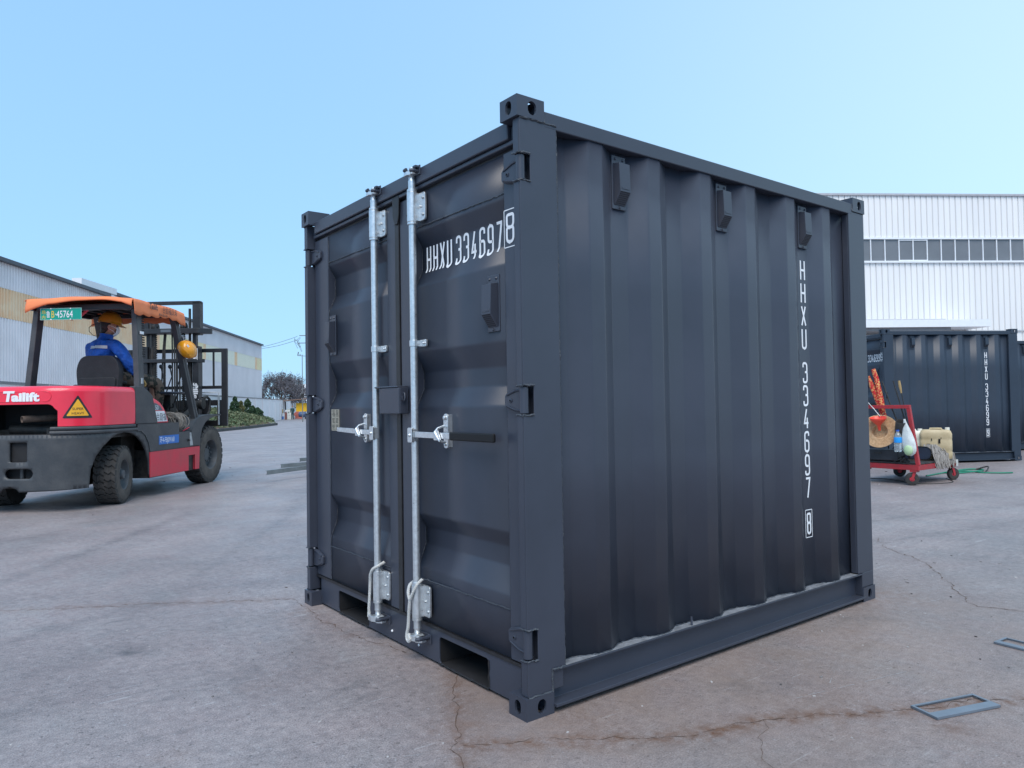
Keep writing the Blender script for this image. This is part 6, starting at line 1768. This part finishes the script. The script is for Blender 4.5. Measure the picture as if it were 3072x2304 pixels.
# boundary wall
WALLM = mat('stained_white_wall', (.78, .76, .78), .8, scale=.9, color2=(.58, .54, .53), stretch=(1, 1, .25), vlow=.5, vhigh=.85)
def bw(d): return -15.4 - .196 * (d - 22)
bwall = empty('boundary_wall', yard(bw(10), 10)); tag(bwall, 'low stained white boundary wall running behind the weeds', 'wall')
B0_ = yard(bw(10), 10)
for d0 in np.arange(10, 150, 5.0):
    a, b = yard(bw(d0), d0) - B0_, yard(bw(d0 + 4.9), d0 + 4.9) - B0_
    z0 = -.7; mb = MB(); mb.bar(a + Vector((0, 0, (z0 + 1.95) / 2)), b + Vector((0, 0, (z0 + 1.95) / 2)), .22, 1.95 - z0); mb.build('wall_panel', WALLM, bwall)
    mb = MB(); mb.bar(a + Vector((0, 0, 1.99)), b + Vector((0, 0, 1.99)), .30, .08); mb.build('wall_coping', mat('coping', (.22, .22, .23), .8) if d0 == 10 else bpy.data.materials['coping'], bwall)
    if d0 > 55: mb = MB(); c = yard(bw(d0 + 4.95), d0 + 4.95) - B0_; mb.box(c.x - .13, c.y - .13, -.7, c.x + .13, c.y + .13, 1.94); mb.build('wall_post', WALLM, bwall)
# grass bank and kerb
GR = mat('weed_green', (.060, .105, .045), .8, color2=(.16, .18, .10), scale=1.1, vlow=.4, vhigh=.6)
SOIL = mat('dry_soil', (.16, .11, .08), .95, var=.3, scale=2)
kerbp = [(-13.6, 31), (-13.9, 34.5), (-14.0, 39), (-14.6, 45), (-16.5, 50), (-19.0, 55)]
def kl(d):
    for (a, b), (c, e) in zip(kerbp[:-1], kerbp[1:]):
        if b <= d <= e: return a + (c - a) * (d - b) / (e - b)
    return kerbp[0][0] if d < 31 else -19 - (d - 55) * .55
def bank(lat, d):
    a, b = bw(d) + .15, kl(d); t = (lat - b) / (a - b) if a < b else 0; t = max(0, min(1, t))
    e = max(0, min(1, (62 - d) / 10)); p = yard(lat, d); return dip(p.x, p.y) + .03 + (.10 + .85 * t ** .8 * max(0, min(1, (d - 30) / 14))) * e * (1 if t > 0 else 0)
mb = MB(); D = np.linspace(24, 62, 40); k = 10; vv = []
for d in D:
    a, b = bw(d) + .15, kl(d); a = min(a, b - .05)
    for i in range(k + 1):
        lat = b + (a - b) * i / k; p = yard(lat, d); vv.append((p.x, p.y, bank(lat, d) + (0 if i else -.12)))
mb.add(vv, [(j * (k + 1) + i, j * (k + 1) + i + 1, (j + 1) * (k + 1) + i + 1, (j + 1) * (k + 1) + i) for j in range(len(D) - 1) for i in range(k)])
tag(mb.build('verge', SOIL, None, smooth=60), 'dry soil bank under the weeds', kind='structure')
rq = random.Random(21); V_, F_ = [], []
def leafquad(c, s, rq, tilt=1.2):
    n = Vector((rq.gauss(0, 1), rq.gauss(0, 1), rq.gauss(0, 1) + tilt)).normalized(); a = n.orthogonal().normalized(); a = Matrix.Rotation(rq.uniform(0, 6.3), 3, n) @ a; b = n.cross(a); i = len(V_)
    V_.extend([tuple(c - a * s), tuple(c + b * s * .45), tuple(c + a * s), tuple(c - b * s * .45)]); F_.append((i, i + 1, i + 2, i + 3))
for i in range(26000):
    d = 27 + 34 * rq.random() ** .9; a, b = bw(d) + .2, kl(d)
    t = rq.random(); lat = b + (a - b) * t
    if d > 57 - 6 * (1 - t) and rq.random() < .8: continue
    if t < .06 and rq.random() < .5: continue
    p = yard(lat, d); cl = .5 + .5 * math.sin(p.x * 2.1 + math.sin(p.y * 1.7) * 2)
    leafquad(Vector((p.x, p.y, bank(lat, d) + rq.uniform(0, .10 + .16 * cl))), rq.uniform(.04, .10), rq, .8)
mb = MB(); mb.v, mb.f = V_, F_
tag(mb.build('weeds', GR, None, smooth=0, recalc=False), 'green weeds covering the bank below the boundary wall', 'weeds', kind='stuff')
KERB = mat('dark_kerb', (.07, .075, .075), .8, var=.2)
mb = MB()
ks = [(-12.6, 24)] + kerbp[:4]
for (a, b), (c, e) in zip(ks[:-1], ks[1:]): mb.bar(yard(a + .06, b, .07), yard(c + .06, e, .07), .14, .14)
tag(mb.build('kerb', KERB, None), 'dark concrete kerb below the weedy bank', kind='structure')
# bushes against the wall
LEAFD = mat('dark_conifer_green', (.022, .060, .028), .75, color2=(.05, .10, .04), scale=2.5)
LEAFY = mat('yellowing_bush', (.20, .18, .07), .8, color2=(.10, .13, .05), scale=2.5)
BARK = mat('bark', (.09, .07, .06), .9)
def bush(lat, d, w, h, material, label, seed):
    global V_, F_
    rq = random.Random(seed); V_, F_ = [], []; z0 = bank(lat, d) - .05; base = yard(lat, d, z0)
    root = empty('bush', base)
    for i in range(int(1500 * w * h) + 500):
        t = rq.random() ** .8; r = w / 2 * (1 - t) ** .55 * (1 - .18 * math.sin(t * 17 + seed)) * rq.uniform(.55, 1.08); a = rq.uniform(0, 2 * PI)
        leafquad(Vector((r * math.cos(a), r * math.sin(a), .05 + t * h)), rq.uniform(.035, .075), rq, .4)
    mb = MB(); mb.v, mb.f = V_, F_; o = mb.build('foliage', material, root, smooth=0, recalc=False); o['kind'] = 'stuff'
    mb = MB(); mb.tube([(0, 0, 0), (0.01, 0, h * .5), (0, 0, h * .85)], [.03, .02, .008], 6); mb.build('stem', BARK, root)
    tag(root, label, 'bush', 'bushes against the boundary wall')
def lp(px, d): return (px - 1536) / 2190 * d
for px, d, w, h, m_, lb, sd_ in ((704, 52, .8, 1.25, LEAFD, 'slim dark conifer, first bush right of the forklift backrest', 1), (722, 53, .7, 1.1, LEAFY, 'small yellowing bush between the dark ones', 2), (742, 55, 1.05, 1.5, LEAFD, 'tallest dark bush, in the middle of the row', 3),
                           (757, 56, 1.0, 1.15, LEAFD, 'rounded green bush right of the tallest one', 4), (772, 58, 1.4, 1.2, LEAFD, 'wide green bush at the right end of the row', 5), (696, 50, .5, .75, LEAFD, 'low green shrub at the left end of the row', 6)):
    bush(lp(px, d), d, w, h, m_, lb, sd_)
# bare-leaved tree behind the wall
TWIG = mat('purple_grey_leaves', (.095, .092, .110), .85, color2=(.17, .165, .185), scale=1.2, vlow=.38, vhigh=.62)
td = 105; tp_ = yard(lp(843, td), td, -.5); tree = empty('tree', tp_); tree.scale = (1.0, 1.0, 1.42); tag(tree, 'round purple-grey tree with sparse leaves beyond the boundary wall', 'tree')
rq = random.Random(77); mbk = MB(); tips = []
def branch(p, d, L, r, lev):
    q = p + d * L; m_ = (p + q) / 2 + Vector((rq.gauss(0, .05), rq.gauss(0, .05), rq.gauss(0, .05))) * L; mbk.tube([p, m_, q], [r, r * .8, r * .6], 5, False)
    if lev == 0: tips.append((m_, q)); return
    for i in range(rq.choice((3, 4, 4)) if lev > 1 else 3):
        nd = (d + Vector((rq.gauss(0, .55), rq.gauss(0, .55), rq.gauss(.02, .38)))).normalized(); branch(p + (q - p) * rq.uniform(.55, 1), nd, L * rq.uniform(.62, .85), r * .58, lev - 1)
for i in range(6):
    a = i * 1.05 + .3; branch(Vector((0, 0, .9)), Vector((math.cos(a) * .85, math.sin(a) * .85, .62)).normalized(), 1.75, .10, 4)
branch(Vector((0, 0, .9)), Vector((.05, 0, 1)), 1.5, .13, 4)
mbk.build('branches', BARK, tree, smooth=0, recalc=False)['kind'] = 'stuff'
MB().tube([(0, 0, 0), (.05, 0, .5), (0, 0, 1.0)], [.28, .22, .18], 10).build('trunk', BARK, tree, smooth=60)
V_, F_ = [], []
for m_, q in tips:
    for _ in range(18): leafquad(m_ + (q - m_) * rq.uniform(0, 1.3) + Vector((rq.gauss(0, .13), rq.gauss(0, .13), rq.gauss(0, .13))), rq.uniform(.05, .11), rq, .3)
mb = MB(); mb.v, mb.f = V_, F_; mb.build('crown', TWIG, tree, smooth=0, recalc=False)['kind'] = 'stuff'
# far low white buildings glimpsed behind the tree
for i, (px0, px1, d, h, lb) in enumerate(((788, 880, 150, 5.4, 'long low white shed glimpsed through the tree'), (872, 980, 160, 8.6, 'pale far building right of the tree, mostly behind the container'))):
    mb = MB(); a, b = yard(lp(px0, d), d, 0), yard(lp(px1, d), d, 0); dd_ = (b - a).normalized(); nn = Vector((-dd_.y, dd_.x, 0)) * 8
    mb.add([a - Vector((0, 0, 1)), b - Vector((0, 0, 1)), b + nn - Vector((0, 0, 1)), a + nn - Vector((0, 0, 1)), a + Vector((0, 0, h - 2.6)), b + Vector((0, 0, h - 2.6)), b + nn + Vector((0, 0, h - 2.6)), a + nn + Vector((0, 0, h - 2.6))], [(0, 1, 5, 4), (1, 2, 6, 5), (2, 3, 7, 6), (3, 0, 4, 7), (4, 5, 6, 7)])
    tag(mb.build('far_building', WTRIM, None, smooth=0), lb, 'building')
# little repair yard with shed, machine and worker
sd = 94; zg = -.5
shp = empty('open_shed', yard(lp(875, sd), sd, zg)); S0 = shp.location
tag(shp, 'small open shed with thin brown plank roof against the far wall', 'shed')
mb = MB(); a, b = yard(lp(829, sd), sd, 2.02 - .25) - S0 - Vector((0, 0, 0)), yard(lp(940, sd), sd, 2.15) - S0; mb.bar(a, b, 2.6, .07); mb.build('plank_roof', mat('brown_plank', (.26, .17, .13), .8), shp)
mb = MB()
for px in (844, 856, 915): q = yard(lp(px, sd), sd, 0) - S0; mb.box(q.x - .05, q.y - .05, 0, q.x + .05, q.y + .05, 2.25 if px < 900 else 2.5)
mb.build('shed_post', GRIME, shp)
def fbox(name, px0, px1, y0, y1, d, dep, material, label, cat, bev=.02):
    """box that covers these photo columns at distance d; heights in metres above the yard there"""
    a, b = yard(lp(px0, d), d), yard(lp(px1, d), d); c = (a + b) / 2; w = (b - a).length; mb = MB(); mb.obox(Vector((0, dep / 2, (y0 + y1) / 2)), (w / 2, dep / 2, (y1 - y0) / 2), Matrix.Identity(3))
    o = mb.build(name, material, None, bevel=bev); o.location = (c.x, c.y, zg); o.rotation_euler = (0, 0, YAW - PI / 2); tag(o, label, cat); return o
o = fbox('tarpaulin_screen', 887, 920, .95, 2.05, 93.5, .15, mat('bright_yellow_sheet', (.85, .50, .02), .5, var=.08), 'bright yellow sheet panel hanging under the shed roof', 'panel')
o = fbox('gas_cylinder_rack', 836, 845, .0, 1.30, 92, .5, mat('ochre_metal', (.62, .36, .03), .5, var=.15), 'ochre yellow upright cabinet at the left of the shed', 'cabinet')
MB().cyl((0, .2, 1.3), (0, .2, 1.7), .10, .06).build('top_valve', RUST, o)
o = fbox('pump_cabinet', 860, 873, 0, 1.32, 92, .6, mat('dirty_white_metal', (.66, .68, .66), .5, var=.1), 'white metal cabinet with small green marks beside the worker', 'cabinet')
mb = MB(); mb.box(-.26, -.012, 1.26, .26, -.002, 1.30); mb.box(-.12, -.012, .80, -.02, -.002, .98); mb.box(.05, -.012, .90, .12, -.002, .96); mb.box(.05, -.012, .5, .10, -.002, .56); mb.build('cabinet_mark', mat('dull_green', (.02, .10, .06), .6), o)
o = fbox('oil_drum_box', 851.5, 859, 0, .88, 92, .5, mat('dull_red_box', (.30, .12, .10), .7, var=.15), 'dull red box between the cabinets', 'box')
MB().ball((0, .25, 1.02), .16, 10, 8).build('white_sack', WTRIM, o, smooth=60)
o = fbox('chest', 845.5, 850.5, 0, .80, 91.5, .4, WTRIM, 'narrow white container with blue lower part', 'box'); MB().box(-.09, -.012, .05, .09, -.002, .4).build('blue_patch', BLUEPL, o)
fbox('white_bucket', 819, 827, 0, .38, 88, .4, WTRIM, 'low white tub on the ground left of the shed', 'tub')
mb = MB(); c = yard(lp(890, 92), 92, zg + .62); n_ = -Vector((math.cos(YAW), math.sin(YAW), 0)); mb.lathe([(.0, .12), (.13, .14), (.16, .10), (.26, .12), (.36, .10), (.38, 0), (.38, -.2), (0, -.2)], c, n_, 24)
mb.obox(yard(lp(896, 92), 92, zg + .18), (.45, .25, .10), Matrix.Rotation(YAW - PI / 2, 3, 'Z')); tag(mb.build('flywheel_machine', mat('red_cast_iron', (.42, .13, .10), .6, var=.2), None, smooth=40), 'machine with round red flywheel under the yellow sheet', 'machine')
mb = MB(); c = yard(lp(906, 92), 92, zg + .60); r_ = yard(1, 0) - yard(0, 0); mb.lathe([(0, -.45), (.25, -.43), (.34, -.3), (.34, .3), (.25, .43), (0, .45)], c, r_, 24); tag(mb.build('electric_motor', mat('blue_grey_motor', (.06, .10, .20), .5), None, smooth=40), 'blue-grey round motor right of the red flywheel', 'motor')
# standing worker
wk = empty('person', yard(lp(876.5, 91), 91, zg), YAW - PI / 2); tag(wk, 'worker in dark green overalls standing by the white cabinet far behind', 'person')
OVER = mat('dark_green_overalls', (.02, .055, .06), .8, var=.2)
skin_mesh('body', [(None, [(V((0, 0, .92)), .14), (V((0, .0, 1.15)), .15), (V((0, 0, 1.36)), .16), (V((0, 0, 1.47)), .07)]), (2, [(V((.19, 0, 1.36)), .07), (V((.24, -.05, 1.10)), .055), (V((.20, -.20, .95)), .045)]), (2, [(V((-.19, 0, 1.36)), .07), (V((-.25, .02, 1.10)), .055), (V((-.24, -.08, .85)), .045)]),
    (0, [(V((.09, 0, .80)), .10), (V((.10, -.03, .45)), .075), (V((.10, .0, .08)), .06), (V((.10, -.12, .04)), .05)]), (0, [(V((-.09, 0, .80)), .10), (V((-.10, .02, .45)), .075), (V((-.10, .02, .08)), .06), (V((-.10, -.10, .04)), .05)])], OVER, wk, 1)
mb = MB(); mb.ball((0, -.02, 1.62), .105, 12, 9, (.85, 1, 1.15)); hd_ = mb.build('head', SKIN, wk, smooth=60); MB().ball((0, .0, 1.665), .11, 12, 9, (.9, 1, .95)).build('hair', HAIR, hd_, smooth=60)
# pole, lamp arm and wires
POLEM = mat('pole_grey', (.16, .17, .18), .6)
pd = 70; pb_ = yard(lp(907, pd), pd, -.4); ut = empty('utility_pole', pb_); tag(ut, 'thin pole with short crossarm just left of the container edge', 'pole')
mb = MB(); mb.cyl((0, 0, 0), (0, 0, 6.5), .05, .035, 8); mb.build('pole', POLEM, ut)
e_ = (yard(1, 0) - yard(0, 0)).normalized(); mb = MB(); mb.bar(Vector((0, 0, 6.4)) - e_ * .42, Vector((0, 0, 6.35)) + e_ * .3, .05, .05); mb.cyl(Vector((0, 0, 6.4)) - e_ * .42, Vector((0, 0, 6.75)) - e_ * .36, .05); mb.cyl(Vector((0, 0, 6.4)) - e_ * .2, Vector((0, 0, 6.55)) - e_ * .2, .04); mb.build('crossarm', POLEM, ut)
mb = MB(); mb.box(-.13, -.1, 2.35, .13, .1, 2.75); mb.build('transformer_box', GRIME, ut)
pd2 = 78; pb2 = yard(lp(930, pd2), pd2, -.5); u2 = empty('utility_pole', pb2); tag(u2, 'power pole hidden by the container whose wires reach the far warehouse', 'pole')
mb = MB(); mb.cyl((0, 0, 0), (0, 0, 9.6), .14, .10, 10); mb.build('pole', POLEM, u2)
mb = MB(); mb.bar(Vector((0, 0, 9.2)) - e_ * 1.1, Vector((0, 0, 9.2)) + e_ * 1.0, .08, .08); mb.bar(Vector((0, 0, 8.4)) - e_ * 1.3, Vector((0, 0, 8.4)) + e_ * .8, .08, .08); mb.build('crossarm', POLEM, u2)
def wire(p, q, sag, label, r=.022):
    p = Vector(p); q = Vector(q); P = [p.lerp(q, i / 16) - Vector((0, 0, sag * math.sin(PI * i / 16))) for i in range(17)]
    mb = MB(); mb.tube(P, r, 5); tag(mb.build('power_line', POLEM, None, smooth=60), label, 'wire', 'wires between pole and warehouse')
q1 = yard(lp(768, 82), 82, 7.75)
wire(q1, yard(lp(893, 78), 78, 8.62), .10, 'upper wire from the far warehouse to the hidden pole'); wire(q1 + Vector((0, 0, -.12)), yard(lp(893, 78), 78, 8.25), .15, 'lower wire from the far warehouse to the hidden pole')
mb = MB(); rq = random.Random(4); c = yard(lp(890, 78), 78, 8.45)
for i in range(5): mb.tube([c + Vector((rq.uniform(-.5, .5), rq.uniform(-.3, .3), rq.uniform(-.2, .2))), c + Vector((rq.uniform(-.3, .3), 0, -.4)), c + e_ * rq.uniform(.1, .7) + Vector((0, 0, -rq.uniform(.8, 1.6)))], .02, 5)
tag(mb.build('wire_bundle', POLEM, None, smooth=60), 'drooping bundle of wires beside the container edge', 'wire')

# white warehouse on the right
def wd(lat): return 38 + (lat - 16.1) * .072
A = yard(4, wd(4)); B = yard(62, wd(62)); ww = empty('warehouse', A); B0 = B - A; dW = B0.normalized(); oW = Vector((dW.y, -dW.x, 0)) 
if oW.dot(CAM - A) < 0: oW = -oW
sg_ = 1 if Vector((dW.y, -dW.x, 0)).dot(oW) > 0 else -1
tag(ww, 'tall white ribbed warehouse with a strip of grey windows behind the right container', 'warehouse', 'warehouses round the yard')
Z = Vector((0, 0, 0)); GR_ = ((0, 0), (.62, 0), (.66, -1), (.76, -1), (.80, 0), (.84, .4), (.96, .4))
ribbed('wall_sheet', Z, B0, 9.52, 11.75, WHS, ww, .32, .05, sg_, GR_)
ribbed('wall_sheet', Z, B0, 4.55, 8.18, WHS, ww, .32, .05, sg_, GR_)
ribbed('wall_sheet', Z, B0, 0, 4.55, WHS, ww, .45, .05, sg_, GR_)
def ww_bar(name, s0, s1, z0, z1, d0, d1, material, parent=None):
    mb = MB(); vv = [dW * s + oW * o + Vector((0, 0, z)) for z in (z0, z1) for s, o in ((s0, d0), (s1, d0), (s1, d1), (s0, d1))]
    mb.add(vv, [(3, 2, 1, 0), (4, 5, 6, 7), (0, 1, 5, 4), (1, 2, 6, 5), (2, 3, 7, 6), (3, 0, 4, 7)]); return mb.build(name, material, parent or ww)
Lw = B0.length
ww_bar('parapet_cap', 0, Lw, 11.75, 11.85, -.1, .09, mat('grey_cap', (.42, .42, .45), .5))
ww_bar('window_sill', 0, Lw, 8.18, 8.28, -.02, .11, WTRIM); ww_bar('window_head', 0, Lw, 9.43, 9.52, -.02, .07, WTRIM)
ww_bar('flashing', 0, Lw, 4.50, 4.58, .036, .06, mat('grey_flashing', (.45, .46, .48), .5))
ref = None
s = .3; i = 0
while s < Lw - 1:
    g = ww_bar('window', s, s + .775 - .045, 8.285, 9.425, -.03, -.012, GLASSD)
    ww_bar('window_frame', s - .045, s, 8.28, 9.43, -.04, .045, WTRIM, g)
    if i % 9 in (3, 4):
        ww_bar('window_frame', s + .005, s + .73, 8.29, 8.34, -.01, .03, WTRIM, g); ww_bar('window_frame', s + .005, s + .73, 9.36, 9.42, -.01, .03, WTRIM, g)
    s += .775; i += 1
cs0 = (yard(8.5, wd(8.5)) - A).dot(dW); cs1 = (yard(lp(2962, 37.3), 37.3) - A).dot(dW)
ww_bar('canopy', cs0, cs1, 4.62, 4.98, .06, 1.7, WTRIM); ww_bar('canopy_top', cs0, cs1 - 2.2, 4.985, 5.06, .06, 1.4, mat('corrugated_top', (.5, .5, .52), .5))
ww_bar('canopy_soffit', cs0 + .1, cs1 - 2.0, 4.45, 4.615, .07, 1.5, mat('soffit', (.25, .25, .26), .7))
ww_bar('sliding_door', cs0 + .6, cs1 - 2.4, .05, 4.4, .07, .13, mat('door_grey', (.5, .51, .53), .5))
mb = MB(); hz = Vector((0, 0, 11.8)); bk = -oW * 30; mb.add([Z, bk, bk + hz, hz, B0, B0 + bk, B0 + bk + hz, B0 + hz], [(0, 1, 2, 3), (4, 5, 6, 7), (1, 5, 6, 2), (3, 7, 6, 2)]); mb.build('rear_walls', WHS, ww, smooth=0)
